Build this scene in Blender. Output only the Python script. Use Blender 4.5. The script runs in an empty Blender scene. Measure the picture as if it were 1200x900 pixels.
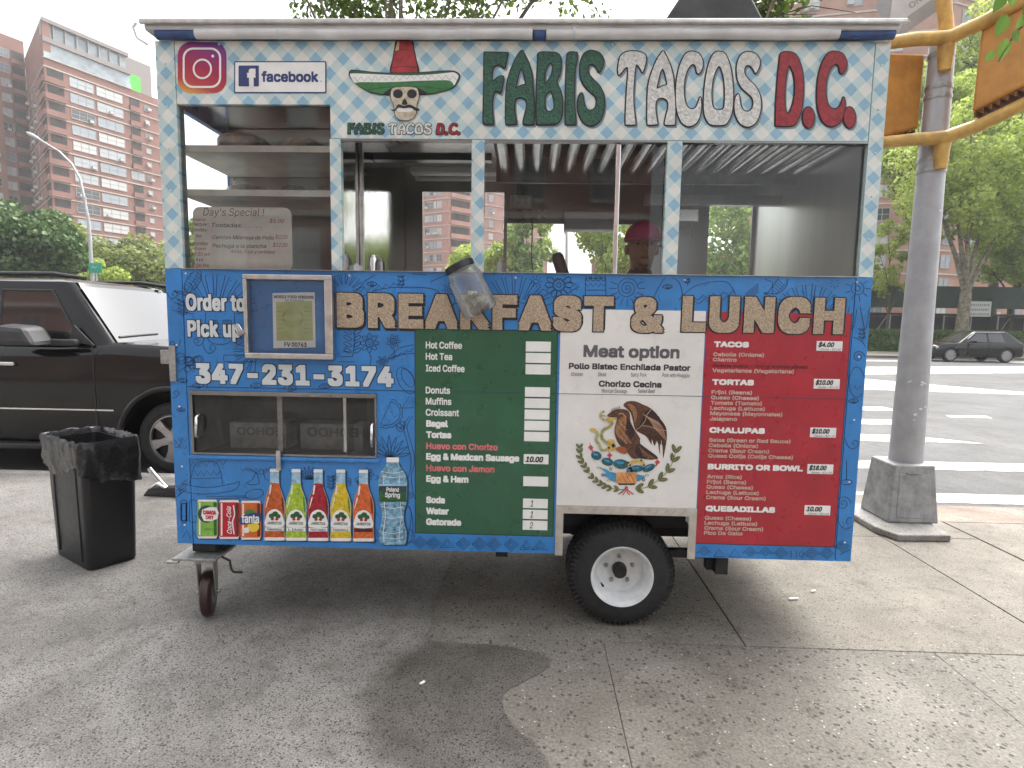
import bpy, bmesh, math, random
from mathutils import Vector, Matrix, noise
from mathutils.geometry import delaunay_2d_cdt

# ------------------------------------------------------------------ camera, sky, sun, exposure
SC = bpy.context.scene
COL = SC.collection
rad = math.radians
F_PX = 680.68
CAM = Vector((1.7548, -2.7707, 1.5281))
YAW, PITCH, ROLL = rad(-1.739), rad(5.902), rad(0.887)
FWD = Vector((math.sin(YAW) * math.cos(PITCH), math.cos(YAW) * math.cos(PITCH), -math.sin(PITCH)))
_r = Vector((math.cos(YAW), -math.sin(YAW), 0)); _u = _r.cross(FWD)
RGT = _r * math.cos(ROLL) + _u * math.sin(ROLL)
UPV = -_r * math.sin(ROLL) + _u * math.cos(ROLL)
cd = bpy.data.cameras.new('camera'); cam = bpy.data.objects.new('camera', cd); COL.objects.link(cam)
M3 = Matrix((RGT, UPV, -FWD)).transposed()
cam.matrix_world = Matrix.Translation(CAM) @ M3.to_4x4()
cd.sensor_fit = 'HORIZONTAL'; cd.sensor_width = 36; cd.lens = F_PX * 36 / 1200
cd.clip_start = 0.05; cd.clip_end = 3000
SC.camera = cam

SUN_EL = rad(62)      # a veiled sun, high, over the street behind the cart
wd = bpy.data.worlds.new('World'); SC.world = wd; wd.use_nodes = True
nt = wd.node_tree; nt.nodes.clear()
sky = nt.nodes.new('ShaderNodeTexSky'); sky.sky_type = 'NISHITA'; sky.sun_disc = False
sky.sun_elevation = SUN_EL; sky.sun_rotation = rad(0); sky.air_density = 1.0; sky.dust_density = 6.0; sky.ozone_density = 1.0
hs = nt.nodes.new('ShaderNodeHueSaturation'); hs.inputs['Saturation'].default_value = 0.16
bg = nt.nodes.new('ShaderNodeBackground'); bg.inputs['Strength'].default_value = 0.15
wo = nt.nodes.new('ShaderNodeOutputWorld')
nt.links.new(sky.outputs[0], hs.inputs['Color']); nt.links.new(hs.outputs[0], bg.inputs['Color']); nt.links.new(bg.outputs[0], wo.inputs['Surface'])
sl = bpy.data.lights.new('sun', 'SUN'); sl.energy = 1.1; sl.angle = rad(48); sl.color = (1, 0.96, 0.9)
so = bpy.data.objects.new('sun', sl); COL.objects.link(so)
SUN_AZ = rad(36)                          # direction towards the sun: +x and +y
sdir = Vector((math.sin(SUN_AZ) * math.cos(SUN_EL), math.cos(SUN_AZ) * math.cos(SUN_EL), math.sin(SUN_EL)))
so.rotation_euler = sdir.to_track_quat('Z', 'Y').to_euler(); so.location = (0, 0, 30)
sky.sun_rotation = SUN_AZ
SC.view_settings.view_transform = 'Standard'; SC.view_settings.look = 'None'
SC.view_settings.exposure = 1.75; SC.view_settings.gamma = 1.0
SC.render.engine = 'CYCLES'
try:
    SC.cycles.use_denoising = True; SC.cycles.max_bounces = 8; SC.cycles.transparent_max_bounces = 16
    SC.cycles.caustics_reflective = False; SC.cycles.caustics_refractive = False
    SC.cycles.sample_clamp_indirect = 6
except Exception:
    pass

# ------------------------------------------------------------------ measuring helpers (photograph survey -> metres)
def _ray(px, py): return FWD * F_PX + RGT * (px - 600) - UPV * (py - 450)
def on_z(px, py, z=0.0): d = _ray(px, py); return CAM + d * ((z - CAM.z) / d.z)
def on_y(px, py, y=0.0): d = _ray(px, py); return CAM + d * ((y - CAM.y) / d.y)
def G(px, py): p = on_y(px, py, 0.0); return (p.x, p.z)      # a point of the cart's front face

# ------------------------------------------------------------------ materials
MATS = {}
def nodes_of(m): m.use_nodes = True; return m.node_tree
def mat(name, col, rough=0.5, metal=0.0, var=0.12, scale=8.0, bump=0.0, bscale=60.0, coat=0.0, spec=0.5, rvar=0.1, detail=6, var2=None, stretch=None, trans=0.0):
    """procedural principled material: base colour broken by noise, roughness noise, optional bump"""
    if name in MATS: return MATS[name]
    m = bpy.data.materials.new(name); nt = nodes_of(m); N = nt.nodes; L = nt.links
    b = N['Principled BSDF']
    ge = N.new('ShaderNodeNewGeometry'); mp = N.new('ShaderNodeMapping'); L.new(ge.outputs['Position'], mp.inputs['Vector'])
    if stretch: mp.inputs['Scale'].default_value = stretch
    nz = N.new('ShaderNodeTexNoise'); nz.inputs['Scale'].default_value = scale; nz.inputs['Detail'].default_value = detail; nz.inputs['Roughness'].default_value = 0.62
    L.new(mp.outputs[0], nz.inputs['Vector'])
    cr = N.new('ShaderNodeValToRGB'); c = Vector(col[:3])
    lo = c * (1 - var * 1.6); hi = c * (1 + var * 1.3)
    if var2: hi = Vector(var2)
    cr.color_ramp.elements[0].position = 0.3; cr.color_ramp.elements[0].color = (*lo, 1)
    cr.color_ramp.elements[1].position = 0.72; cr.color_ramp.elements[1].color = (min(hi[0], 1), min(hi[1], 1), min(hi[2], 1), 1)
    L.new(nz.outputs['Fac'], cr.inputs['Fac']); L.new(cr.outputs[0], b.inputs['Base Color'])
    mr = N.new('ShaderNodeMapRange'); mr.inputs['To Min'].default_value = max(rough - rvar, 0.03); mr.inputs['To Max'].default_value = min(rough + rvar, 1)
    n2 = N.new('ShaderNodeTexNoise'); n2.inputs['Scale'].default_value = scale * 2.7; n2.inputs['Detail'].default_value = 4
    L.new(mp.outputs[0], n2.inputs['Vector']); L.new(n2.outputs['Fac'], mr.inputs['Value']); L.new(mr.outputs[0], b.inputs['Roughness'])
    b.inputs['Metallic'].default_value = metal; b.inputs['Specular IOR Level'].default_value = spec; b.inputs['Coat Weight'].default_value = coat; b.inputs['Coat Roughness'].default_value = 0.12
    if bump:
        n3 = N.new('ShaderNodeTexNoise'); n3.inputs['Scale'].default_value = bscale; n3.inputs['Detail'].default_value = 5
        L.new(mp.outputs[0], n3.inputs['Vector'])
        bp = N.new('ShaderNodeBump'); bp.inputs['Strength'].default_value = min(bump, 1); bp.inputs['Distance'].default_value = 0.01
        L.new(n3.outputs['Fac'], bp.inputs['Height']); L.new(bp.outputs[0], b.inputs['Normal'])
    MATS[name] = m; return m

def glass(name, tint=(0.93, 0.96, 0.97), boost=1.35, dust=0.03, rough=0.01):
    """thin pane: clear, mirror reflection by Fresnel, a trace of dust"""
    m = bpy.data.materials.new(name); nt = nodes_of(m); N = nt.nodes; L = nt.links; N.remove(N['Principled BSDF'])
    tr = N.new('ShaderNodeBsdfTransparent'); tr.inputs['Color'].default_value = (*tint, 1)
    gl = N.new('ShaderNodeBsdfGlossy'); gl.inputs['Roughness'].default_value = rough
    fr = N.new('ShaderNodeFresnel'); fr.inputs['IOR'].default_value = 1.52
    ml = N.new('ShaderNodeMath'); ml.operation = 'MULTIPLY'; ml.inputs[1].default_value = boost; ml.use_clamp = True
    L.new(fr.outputs[0], ml.inputs[0])
    df = N.new('ShaderNodeBsdfDiffuse'); df.inputs['Color'].default_value = (0.7, 0.7, 0.68, 1)
    nz = N.new('ShaderNodeTexNoise'); nz.inputs['Scale'].default_value = 6; nz.inputs['Detail'].default_value = 8
    ge = N.new('ShaderNodeNewGeometry'); L.new(ge.outputs['Position'], nz.inputs['Vector'])
    d2 = N.new('ShaderNodeMath'); d2.operation = 'MULTIPLY'; d2.inputs[1].default_value = dust * 2; L.new(nz.outputs['Fac'], d2.inputs[0])
    m0 = N.new('ShaderNodeMixShader'); L.new(d2.outputs[0], m0.inputs[0]); L.new(tr.outputs[0], m0.inputs[1]); L.new(df.outputs[0], m0.inputs[2])
    mx = N.new('ShaderNodeMixShader'); L.new(ml.outputs[0], mx.inputs[0]); L.new(m0.outputs[0], mx.inputs[1]); L.new(gl.outputs[0], mx.inputs[2])
    L.new(mx.outputs[0], N['Material Output'].inputs['Surface']); MATS[name] = m; return m

def leaf_mat(name, c0, c1, c2, trans=0.35):
    m = bpy.data.materials.new(name); nt = nodes_of(m); N = nt.nodes; L = nt.links; N.remove(N['Principled BSDF'])
    ge = N.new('ShaderNodeNewGeometry')
    nz = N.new('ShaderNodeTexNoise'); nz.inputs['Scale'].default_value = 0.55; nz.inputs['Detail'].default_value = 3; L.new(ge.outputs['Position'], nz.inputs['Vector'])
    ad = N.new('ShaderNodeMath'); ad.operation = 'MULTIPLY_ADD'; ad.inputs[1].default_value = 0.55
    L.new(ge.outputs['Random Per Island'], ad.inputs[0])
    sc = N.new('ShaderNodeMath'); sc.operation = 'MULTIPLY_ADD'; sc.inputs[1].default_value = 0.9; sc.inputs[2].default_value = -0.22; L.new(nz.outputs['Fac'], sc.inputs[0]); L.new(sc.outputs[0], ad.inputs[2])
    cr = N.new('ShaderNodeValToRGB'); e = cr.color_ramp.elements
    e[0].position = 0.08; e[0].color = (*c0, 1); e[1].position = 0.92; e[1].color = (*c2, 1); k = e.new(0.5); k.color = (*c1, 1)
    L.new(ad.outputs[0], cr.inputs['Fac'])
    df = N.new('ShaderNodeBsdfPrincipled'); df.inputs['Roughness'].default_value = 0.5; L.new(cr.outputs[0], df.inputs['Base Color'])
    tl = N.new('ShaderNodeBsdfTranslucent'); L.new(cr.outputs[0], tl.inputs['Color'])
    mx = N.new('ShaderNodeMixShader'); mx.inputs[0].default_value = trans; L.new(df.outputs[0], mx.inputs[1]); L.new(tl.outputs[0], mx.inputs[2])
    L.new(mx.outputs[0], N['Material Output'].inputs['Surface']); MATS[name] = m; return m

# ------------------------------------------------------------------ mesh builder and scene tree
class MB:
    def __init__(s): s.v = []; s.f = []; s.m = []
    def add(s, vs, fs, mi=0):
        o = len(s.v); s.v.extend([tuple(v) for v in vs]); s.f.extend([tuple(i + o for i in f) for f in fs]); s.m.extend([mi] * len(fs)); return s
    def box(s, x0, x1, y0, y1, z0, z1, mi=0):
        return s.add([(x, y, z) for x in (x0, x1) for y in (y0, y1) for z in (z0, z1)], [(0, 1, 3, 2), (4, 6, 7, 5), (0, 4, 5, 1), (2, 3, 7, 6), (0, 2, 6, 4), (1, 5, 7, 3)], mi)
    def obox(s, c, size, R=None, mi=0):
        R = R or Matrix.Identity(3); c = Vector(c); h = Vector(size) / 2
        vs = [c + R @ Vector((sx * h.x, sy * h.y, sz * h.z)) for sx in (-1, 1) for sy in (-1, 1) for sz in (-1, 1)]
        return s.add(vs, [(0, 1, 3, 2), (4, 6, 7, 5), (0, 4, 5, 1), (2, 3, 7, 6), (0, 2, 6, 4), (1, 5, 7, 3)], mi)
    def tube(s, pts, r, n=10, mi=0, caps=True):
        pts = [Vector(p) for p in pts]; rs = r if isinstance(r, (list, tuple)) else [r] * len(pts)
        o = len(s.v); prev = None
        for i, p in enumerate(pts):
            t = (pts[min(i + 1, len(pts) - 1)] - pts[max(i - 1, 0)]).normalized()
            if prev is None: a = t.orthogonal().normalized()
            else:
                a = prev - t * prev.dot(t); a = a.normalized() if a.length > 1e-6 else t.orthogonal().normalized()
            prev = a; b = t.cross(a)
            for k in range(n):
                w = 2 * math.pi * k / n; s.v.append(tuple(p + (a * math.cos(w) + b * math.sin(w)) * rs[i]))
        for i in range(len(pts) - 1):
            for k in range(n):
                k2 = (k + 1) % n; s.f.append((o + i * n + k, o + i * n + k2, o + (i + 1) * n + k2, o + (i + 1) * n + k)); s.m.append(mi)
        if caps:
            s.f.append(tuple(o + k for k in range(n))[::-1]); s.m.append(mi)
            s.f.append(tuple(o + (len(pts) - 1) * n + k for k in range(n))); s.m.append(mi)
        return s
    def lathe(s, prof, org, axis=(0, 0, 1), n=24, mi=0, capped=True):
        A = Vector(axis).normalized(); a = A.orthogonal().normalized(); b = A.cross(a); org = Vector(org); o = len(s.v)
        for (r, h) in prof:
            for k in range(n):
                w = 2 * math.pi * k / n; s.v.append(tuple(org + A * h + (a * math.cos(w) + b * math.sin(w)) * r))
        for i in range(len(prof) - 1):
            for k in range(n):
                k2 = (k + 1) % n; s.f.append((o + i * n + k, o + i * n + k2, o + (i + 1) * n + k2, o + (i + 1) * n + k)); s.m.append(mi)
        if capped:
            s.f.append(tuple(o + k for k in range(n))[::-1]); s.m.append(mi); s.f.append(tuple(o + (len(prof) - 1) * n + k for k in range(n))); s.m.append(mi)
        return s
    def quad(s, a, b, c, d, mi=0): return s.add([a, b, c, d], [(0, 1, 2, 3)], mi)
    def build(s, name, mats, parent=None, smooth=None, bevel=None, **tags):
        mats = mats if isinstance(mats, (list, tuple)) else [mats]
        lo = Vector([min(v[i] for v in s.v) for i in range(3)]); hi = Vector([max(v[i] for v in s.v) for i in range(3)]); c = (lo + hi) / 2
        me = bpy.data.meshes.new(name); me.from_pydata([(v[0] - c.x, v[1] - c.y, v[2] - c.z) for v in s.v], [], s.f)
        for m in mats: me.materials.append(m)
        if len(mats) > 1: me.polygons.foreach_set('material_index', s.m)
        if smooth is not None:
            me.polygons.foreach_set('use_smooth', [True] * len(me.polygons)); me.set_sharp_from_angle(angle=rad(smooth))
        me.update()
        return link(name, me, c, parent, bevel, **tags)

WM = {}
def link(name, data, loc=(0, 0, 0), parent=None, bevel=None, rot=None, **tags):
    o = bpy.data.objects.new(name, data); COL.objects.link(o)
    mw = Matrix.Translation(Vector(loc)) @ (rot.to_4x4() if rot else Matrix.Identity(4))
    o.matrix_basis = mw; WM[o.name] = mw
    if parent is not None:
        o.parent = parent; o.matrix_parent_inverse = WM[parent.name].inverted()
    if bevel:
        b = o.modifiers.new('bevel', 'BEVEL'); b.width = bevel; b.segments = 2; b.limit_method = 'ANGLE'; b.angle_limit = rad(40)
    for k, v in tags.items(): o[k] = v
    return o
def thing(name, label, category, loc=(0, 0, 0), group=None):
    o = link(name, None, loc); o.empty_display_size = 0.2; o['label'] = label; o['category'] = category
    if group: o['group'] = group
    return o
def tag(o, label, category, group=None):
    o['label'] = label; o['category'] = category
    if group: o['group'] = group
    return o
def copy_tree(o, parent=None, mw=None, label=None):
    c = o.copy(); COL.objects.link(c)
    if parent is not None: c.parent = parent
    if mw is not None: c.matrix_basis = mw; WM[c.name] = mw
    else: WM[c.name] = WM[o.name]
    if label: c['label'] = label
    for ch in o.children: copy_tree(ch, c)
    return c

# ------------------------------------------------------------------ flat print: curves and lettering turned into meshes
def _curve_mesh(cu):
    o = bpy.data.objects.new('tmp', cu); me = bpy.data.meshes.new_from_object(o)
    vs = [tuple(v.co) for v in me.vertices]; fs = [tuple(p.vertices) for p in me.polygons]
    bpy.data.objects.remove(o); bpy.data.meshes.remove(me); return vs, fs
def smooth_poly(pts, k=5, closed=True):
    n = len(pts); out = []
    rng = range(n) if closed else range(n - 1)
    for i in rng:
        if closed: p0, p1, p2, p3 = pts[i - 1], pts[i], pts[(i + 1) % n], pts[(i + 2) % n]
        else: p0, p1, p2, p3 = pts[max(i - 1, 0)], pts[i], pts[i + 1], pts[min(i + 2, n - 1)]
        for j in range(k):
            t = j / k; t2 = t * t; t3 = t2 * t
            out.append(tuple(0.5 * (2 * p1[d] + (p2[d] - p0[d]) * t + (2 * p0[d] - 5 * p1[d] + 4 * p2[d] - p3[d]) * t2 + (3 * p1[d] - p0[d] - 3 * p2[d] + p3[d]) * t3) for d in (0, 1)))
    if not closed: out.append(tuple(pts[-1]))
    return out
def shape(splines, offset=0.0, extrude=0.0, bevel=0.0):
    """filled flat outline (holes by even-odd), metres in the (u, v) plane; returns verts (u, v, w), faces"""
    cu = bpy.data.curves.new('shape', 'CURVE'); cu.dimensions = '2D'; cu.fill_mode = 'BOTH'
    for sp in splines:
        s = cu.splines.new('POLY'); s.points.add(len(sp) - 1)
        for i, p in enumerate(sp): s.points[i].co = (p[0], p[1], 0, 1)
        s.use_cyclic_u = True
    cu.offset = offset; cu.extrude = extrude; cu.bevel_depth = bevel; cu.bevel_resolution = 1
    r = _curve_mesh(cu); bpy.data.curves.remove(cu); return r
try:                                                     # the plain sans that ships with Blender itself, else the built-in face
    import os
    FONT = bpy.data.fonts.load(os.path.join(bpy.utils.system_resource('DATAFILES', path='fonts'), 'Inter.woff2'))
except Exception:
    FONT = None
def _contours(txt, shear, space):
    cu = bpy.data.curves.new('text', 'FONT'); cu.body = txt; cu.shear = shear; cu.resolution_u = 3; cu.fill_mode = 'NONE'; cu.space_character = space
    if FONT: cu.font = FONT
    o = bpy.data.objects.new('tmp', cu); me = bpy.data.meshes.new_from_object(o)
    nb = {}
    for e in me.edges:
        a, b = e.vertices; nb.setdefault(a, []).append(b); nb.setdefault(b, []).append(a)
    seen = set(); out = []
    for v in range(len(me.vertices)):
        if v in seen or v not in nb: continue
        ch = [v]; seen.add(v); c = v
        while True:
            nx = [k for k in nb[c] if k not in seen]
            if not nx: break
            c = nx[0] if len(ch) > 1 else max(nx) if (v + 1) not in nx else v + 1
            seen.add(c); ch.append(c)
        out.append([(me.vertices[k].co.x, me.vertices[k].co.y) for k in ch])
    bpy.data.objects.remove(o); bpy.data.meshes.remove(me); bpy.data.curves.remove(cu); return out
_GC = {}
def glyphs(txt, offset=0.0, extrude=0.0, bevel=0.0, shear=0.0, space=1.0):
    """flat letter faces; overlapping strokes of one letter are filled one by one"""
    key = (txt, shear, space)
    if key not in _GC:
        cs = [c for c in _contours(txt, shear, space) if len(c) > 2]; P = []; E = []
        for c in cs:
            o = len(P); P += [Vector(p) for p in c]; E += [(o + i, o + (i + 1) % len(c)) for i in range(len(c))]
        vo, _, fo = delaunay_2d_cdt(P, E, [], 0, 1e-6)[:3]
        bb = [(min(p[0] for p in c), max(p[0] for p in c), min(p[1] for p in c), max(p[1] for p in c), c) for c in cs]; F = []
        for f in fo:
            q = (vo[f[0]] + vo[f[1]] + vo[f[2]]) / 3; w = 0
            for x0, x1, y0, y1, c in bb:
                if x0 < q.x < x1 and y0 < q.y < y1:
                    for i in range(len(c)):
                        (ax, ay), (bx, by) = c[i - 1], c[i]
                        if (ay > q.y) != (by > q.y) and q.x < (bx - ax) * (q.y - ay) / (by - ay) + ax: w += 1 if by > ay else -1
            if w: F.append(tuple(f))
        _GC[key] = ([(v.x, v.y, 0.0) for v in vo], F)
    r = _GC[key]
    return thicken(r, offset) if offset > 0 else r
def thicken(vf, r, rings=1, n=8, square=True):
    """heavier strokes: the same shape laid round a small square or circle, each copy a hair behind the last"""
    vs, fs = vf; V = list(vs); F = list(fs); k = 0
    for ring in range(1, rings + 1):
        for i in range(n):
            a = 2 * math.pi * (i + (0 if square else .5 * ring)) / n; k += 1; o = len(V); c, s = math.cos(a), math.sin(a)
            if square: q = 1 / max(abs(c), abs(s)); c *= q; s *= q
            V += [(v[0] + r * ring / rings * c, v[1] + r * ring / rings * s, v[2] - 0.00003 * k) for v in vs]; F += [tuple(q + o for q in f) for f in fs]
    return V, F
_cap = max(v[1] for v in glyphs('H')[0])
def put(mb, vf, y=0.0, mi=0, flip=False):
    """lay (u, v, w) on the cart's front: u -> x, v -> z, w out of the face (-y)"""
    vs, fs = vf
    mb.add([(v[0], y - v[2], v[1]) for v in vs], [f if not flip else f[::-1] for f in fs], mi)
def flat(mb, pxpts, y, mi=0, smooth=0, holes=()):
    pts = [G(*p) for p in pxpts]; sp = [smooth_poly(pts, smooth) if smooth else pts]
    for h in holes:
        hp = [G(*p) for p in h]; sp.append(smooth_poly(hp, smooth) if smooth else hp)
    put(mb, shape(sp), y, mi)
def words(mb, txt, x0, x1, base, cap, y, mi=0, bold=0.0, shear=0.0, extrude=0.0, bevel=0.0, grow=0.0, mirror=False, space=1.0):
    """lettering fitted between two photo columns on a baseline (photo row at its left end)"""
    a = G(x0, base); b = G(x1, base); c = G(x0, base - cap)
    v0, f0 = glyphs(txt, 0, 0, 0, shear, space)
    u0 = min(v[0] for v in v0); u1 = max(v[0] for v in v0); sz = (c[1] - a[1]) / (_cap + 2 * bold); R = bold * sz
    sx = (b[0] - a[0] - 2 * R) / (u1 - u0)
    vs = [(a[0] + R + (v[0] - u0) * sx, a[1] + R + v[1] * sz, v[2]) for v in v0]; fs = f0
    if mirror: vs = [(a[0] + b[0] - v[0], v[1], v[2]) for v in vs]; fs = [f[::-1] for f in fs]
    rr_ = R + grow
    put(mb, thicken((vs, fs), rr_, 1 if rr_ < 0.006 else 2, 8) if rr_ > 0 else (vs, fs), y, mi)
def ribbon(mb, pts, wdt, y, mi=0, plane=True):
    """thin drawn line (photo points on the cart face), width in metres"""
    P = [Vector(G(*p)) for p in pts] if plane else [Vector(p) for p in pts]
    if len(P) < 2: return
    L = []; R = []
    for i, p in enumerate(P):
        t = P[min(i + 1, len(P) - 1)] - P[max(i - 1, 0)]
        if t.length < 1e-7: t = Vector((1, 0))
        t.normalize(); n = Vector((-t.y, t.x)) * wdt / 2; L.append(p + n); R.append(p - n)
    vs = [(q.x, y, q.y) for q in L] + [(q.x, y, q.y) for q in R]; k = len(P)
    mb.add(vs, [(i, i + k, i + k + 1, i + 1) for i in range(k - 1)], mi)
def ell(cx, cy, rx, ry, n=20, a0=0.0, a1=2 * math.pi, rot=0.0):
    out = []
    for i in range(n + (0 if abs(a1 - a0 - 2 * math.pi) < 1e-6 else 1)):
        w = a0 + (a1 - a0) * i / n; x = rx * math.cos(w); y = ry * math.sin(w)
        out.append((cx + x * math.cos(rot) - y * math.sin(rot), cy + x * math.sin(rot) + y * math.cos(rot)))
    return out
def rrect(x0, y0, x1, y1, r, n=5):
    o = []
    for cx, cy, a in ((x1 - r, y0 + r, -90), (x1 - r, y1 - r, 0), (x0 + r, y1 - r, 90), (x0 + r, y0 + r, 180)):
        for i in range(n + 1):
            w = rad(a + 90 * i / n); o.append((cx + r * math.cos(w), cy + r * math.sin(w)))
    return o

# ------------------------------------------------------------------ ground, road, pavements
def ground_mat(name, c_lo, c_hi, fleck_dark, fleck_light, vs=70.0, rough=0.8, bump=0.35, blotch=1.3, stain=None, fl=0.16, grain=0.62):
    m = bpy.data.materials.new(name); nt = nodes_of(m); N = nt.nodes; L = nt.links; b = N['Principled BSDF']
    ge = N.new('ShaderNodeNewGeometry'); P = ge.outputs['Position']
    def noise_(s, d=6, r=0.6):
        n = N.new('ShaderNodeTexNoise'); n.inputs['Scale'].default_value = s; n.inputs['Detail'].default_value = d; n.inputs['Roughness'].default_value = r; L.new(P, n.inputs['Vector']); return n.outputs['Fac']
    def ramp(x, a, b_, ca, cb):
        r = N.new('ShaderNodeValToRGB'); r.color_ramp.elements[0].position = a; r.color_ramp.elements[1].position = b_; r.color_ramp.elements[0].color = (*ca, 1); r.color_ramp.elements[1].color = (*cb, 1); L.new(x, r.inputs['Fac']); return r.outputs[0]
    def mix(f, a, b_, mode='MIX'):
        x = N.new('ShaderNodeMix'); x.data_type = 'RGBA'; x.blend_type = mode
        if hasattr(f, 'is_output'): L.new(f, x.inputs[0])
        else: x.inputs[0].default_value = f
        for s, q in ((6, a), (7, b_)):
            if hasattr(q, 'is_output'): L.new(q, x.inputs[s])
            else: x.inputs[s].default_value = (*q, 1)
        return x.outputs[2]
    base = ramp(noise_(blotch, 8), 0.3, 0.7, c_lo, c_hi)
    fine = ramp(noise_(vs * 1.3, 3), 0.3, 0.7, (grain,) * 3, (2 - grain * 1.1,) * 3)
    base = mix(1.0, base, fine, 'MULTIPLY')
    base = mix(1.0, base, ramp(noise_(0.9, 12, 0.7), 0.34, 0.60, (0.66, 0.645, 0.62), (1.06, 1.06, 1.06)), 'MULTIPLY')
    base = mix(1.0, base, ramp(noise_(7.0, 6, 0.65), 0.30, 0.48, (0.72, 0.70, 0.68), (1.0, 1.0, 1.0)), 'MULTIPLY')
    dn = N.new('ShaderNodeTexNoise'); dn.inputs['Scale'].default_value = vs * 1.1; dn.inputs['Detail'].default_value = 3; L.new(P, dn.inputs['Vector'])
    dm = N.new('ShaderNodeVectorMath'); dm.operation = 'MULTIPLY_ADD'; dm.inputs[1].default_value = (1.1 / vs,) * 3; L.new(dn.outputs['Color'], dm.inputs[0]); L.new(P, dm.inputs[2])
    v = N.new('ShaderNodeTexVoronoi'); v.inputs['Scale'].default_value = vs; L.new(dm.outputs[0], v.inputs['Vector'])
    sp = N.new('ShaderNodeSeparateColor'); L.new(v.outputs['Color'], sp.inputs[0])
    def cellmask(ch, thr, dmax):
        a = N.new('ShaderNodeMath'); a.operation = 'LESS_THAN'; a.inputs[1].default_value = thr; L.new(sp.outputs[ch], a.inputs[0])
        q = N.new('ShaderNodeMath'); q.operation = 'MULTIPLY_ADD'; q.inputs[1].default_value = dmax * 1.1; q.inputs[2].default_value = dmax * .35; L.new(sp.outputs[(ch + 1) % 3], q.inputs[0])
        d = N.new('ShaderNodeMath'); d.operation = 'LESS_THAN'; L.new(v.outputs['Distance'], d.inputs[0]); L.new(q.outputs[0], d.inputs[1])
        p = N.new('ShaderNodeMath'); p.operation = 'MULTIPLY'; L.new(a.outputs[0], p.inputs[0]); L.new(d.outputs[0], p.inputs[1]); return p.outputs[0]
    base = mix(cellmask(0, fl, 0.42), base, fleck_dark); base = mix(cellmask(2, fl * .5, 0.30), base, fleck_dark)
    base = mix(cellmask(1, fl * 0.32, 0.24), base, fleck_light)
    gv = N.new('ShaderNodeTexVoronoi'); gv.inputs['Scale'].default_value = 3.1; L.new(P, gv.inputs['Vector']); gs_ = N.new('ShaderNodeSeparateColor'); L.new(gv.outputs['Color'], gs_.inputs[0])
    g1 = N.new('ShaderNodeMath'); g1.operation = 'MULTIPLY'; g1.inputs[1].default_value = 0.062; L.new(gs_.outputs[0], g1.inputs[0])
    g2 = N.new('ShaderNodeMath'); g2.operation = 'LESS_THAN'; L.new(gv.outputs['Distance'], g2.inputs[0]); L.new(g1.outputs[0], g2.inputs[1])
    g3 = N.new('ShaderNodeMath'); g3.operation = 'MULTIPLY'; g3.inputs[1].default_value = 0.6; L.new(g2.outputs[0], g3.inputs[0])
    base = mix(g3.outputs[0], base, (0.045, 0.042, 0.04))                       # trodden gum
    kn = N.new('ShaderNodeTexNoise'); kn.inputs['Scale'].default_value = 2.6; kn.inputs['Detail'].default_value = 9; kn.inputs['Roughness'].default_value = 0.65; L.new(P, kn.inputs['Vector'])
    km = N.new('ShaderNodeVectorMath'); km.operation = 'MULTIPLY_ADD'; km.inputs[1].default_value = (0.55,) * 3; L.new(kn.outputs['Color'], km.inputs[0]); L.new(P, km.inputs[2])
    kv = N.new('ShaderNodeTexVoronoi'); kv.feature = 'DISTANCE_TO_EDGE'; kv.inputs['Scale'].default_value = 0.62; L.new(km.outputs[0], kv.inputs['Vector'])
    kr = N.new('ShaderNodeMapRange'); kr.inputs['From Min'].default_value = 0.0022; kr.inputs['From Max'].default_value = 0.0008; kr.inputs['To Max'].default_value = 0.55; L.new(kv.outputs['Distance'], kr.inputs['Value'])
    base = mix(kr.outputs[0], base, (0.05, 0.045, 0.04))                        # hairline cracks
    if stain:
        sx = N.new('ShaderNodeSeparateXYZ'); wv = N.new('ShaderNodeTexNoise'); wv.inputs['Scale'].default_value = 2.2; wv.inputs['Detail'].default_value = 7; L.new(P, wv.inputs['Vector'])
        sb_ = N.new('ShaderNodeVectorMath'); sb_.operation = 'SUBTRACT'; sb_.inputs[1].default_value = (0.5,) * 3; L.new(wv.outputs['Color'], sb_.inputs[0])
        ad = N.new('ShaderNodeVectorMath'); ad.operation = 'MULTIPLY_ADD'; ad.inputs[1].default_value = (0.7,) * 3; L.new(sb_.outputs[0], ad.inputs[0]); L.new(P, ad.inputs[2]); L.new(ad.outputs[0], sx.inputs[0])
        cx, cy, rx, ry, colr = stain
        def term(o, c, r):
            a = N.new('ShaderNodeMath'); a.operation = 'MULTIPLY_ADD'; a.inputs[1].default_value = 1 / r; a.inputs[2].default_value = -c / r; L.new(o, a.inputs[0])
            q = N.new('ShaderNodeMath'); q.operation = 'POWER'; q.inputs[1].default_value = 2; ab = N.new('ShaderNodeMath'); ab.operation = 'ABSOLUTE'; L.new(a.outputs[0], ab.inputs[0]); L.new(ab.outputs[0], q.inputs[0]); return q.outputs[0]
        s_ = N.new('ShaderNodeMath'); L.new(term(sx.outputs[0], cx, rx), s_.inputs[0]); L.new(term(sx.outputs[1], cy, ry), s_.inputs[1])
        mr = N.new('ShaderNodeMapRange'); mr.inputs['From Min'].default_value = 1.1; mr.inputs['From Max'].default_value = 0.55; mr.inputs['To Max'].default_value = 0.75; L.new(s_.outputs[0], mr.inputs['Value'])
        base = mix(mr.outputs[0], base, colr, 'MULTIPLY')
    L.new(base, b.inputs['Base Color']); b.inputs['Roughness'].default_value = rough; b.inputs['Specular IOR Level'].default_value = 0.35
    bp = N.new('ShaderNodeBump'); bp.inputs['Strength'].default_value = bump; bp.inputs['Distance'].default_value = 0.006
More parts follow.
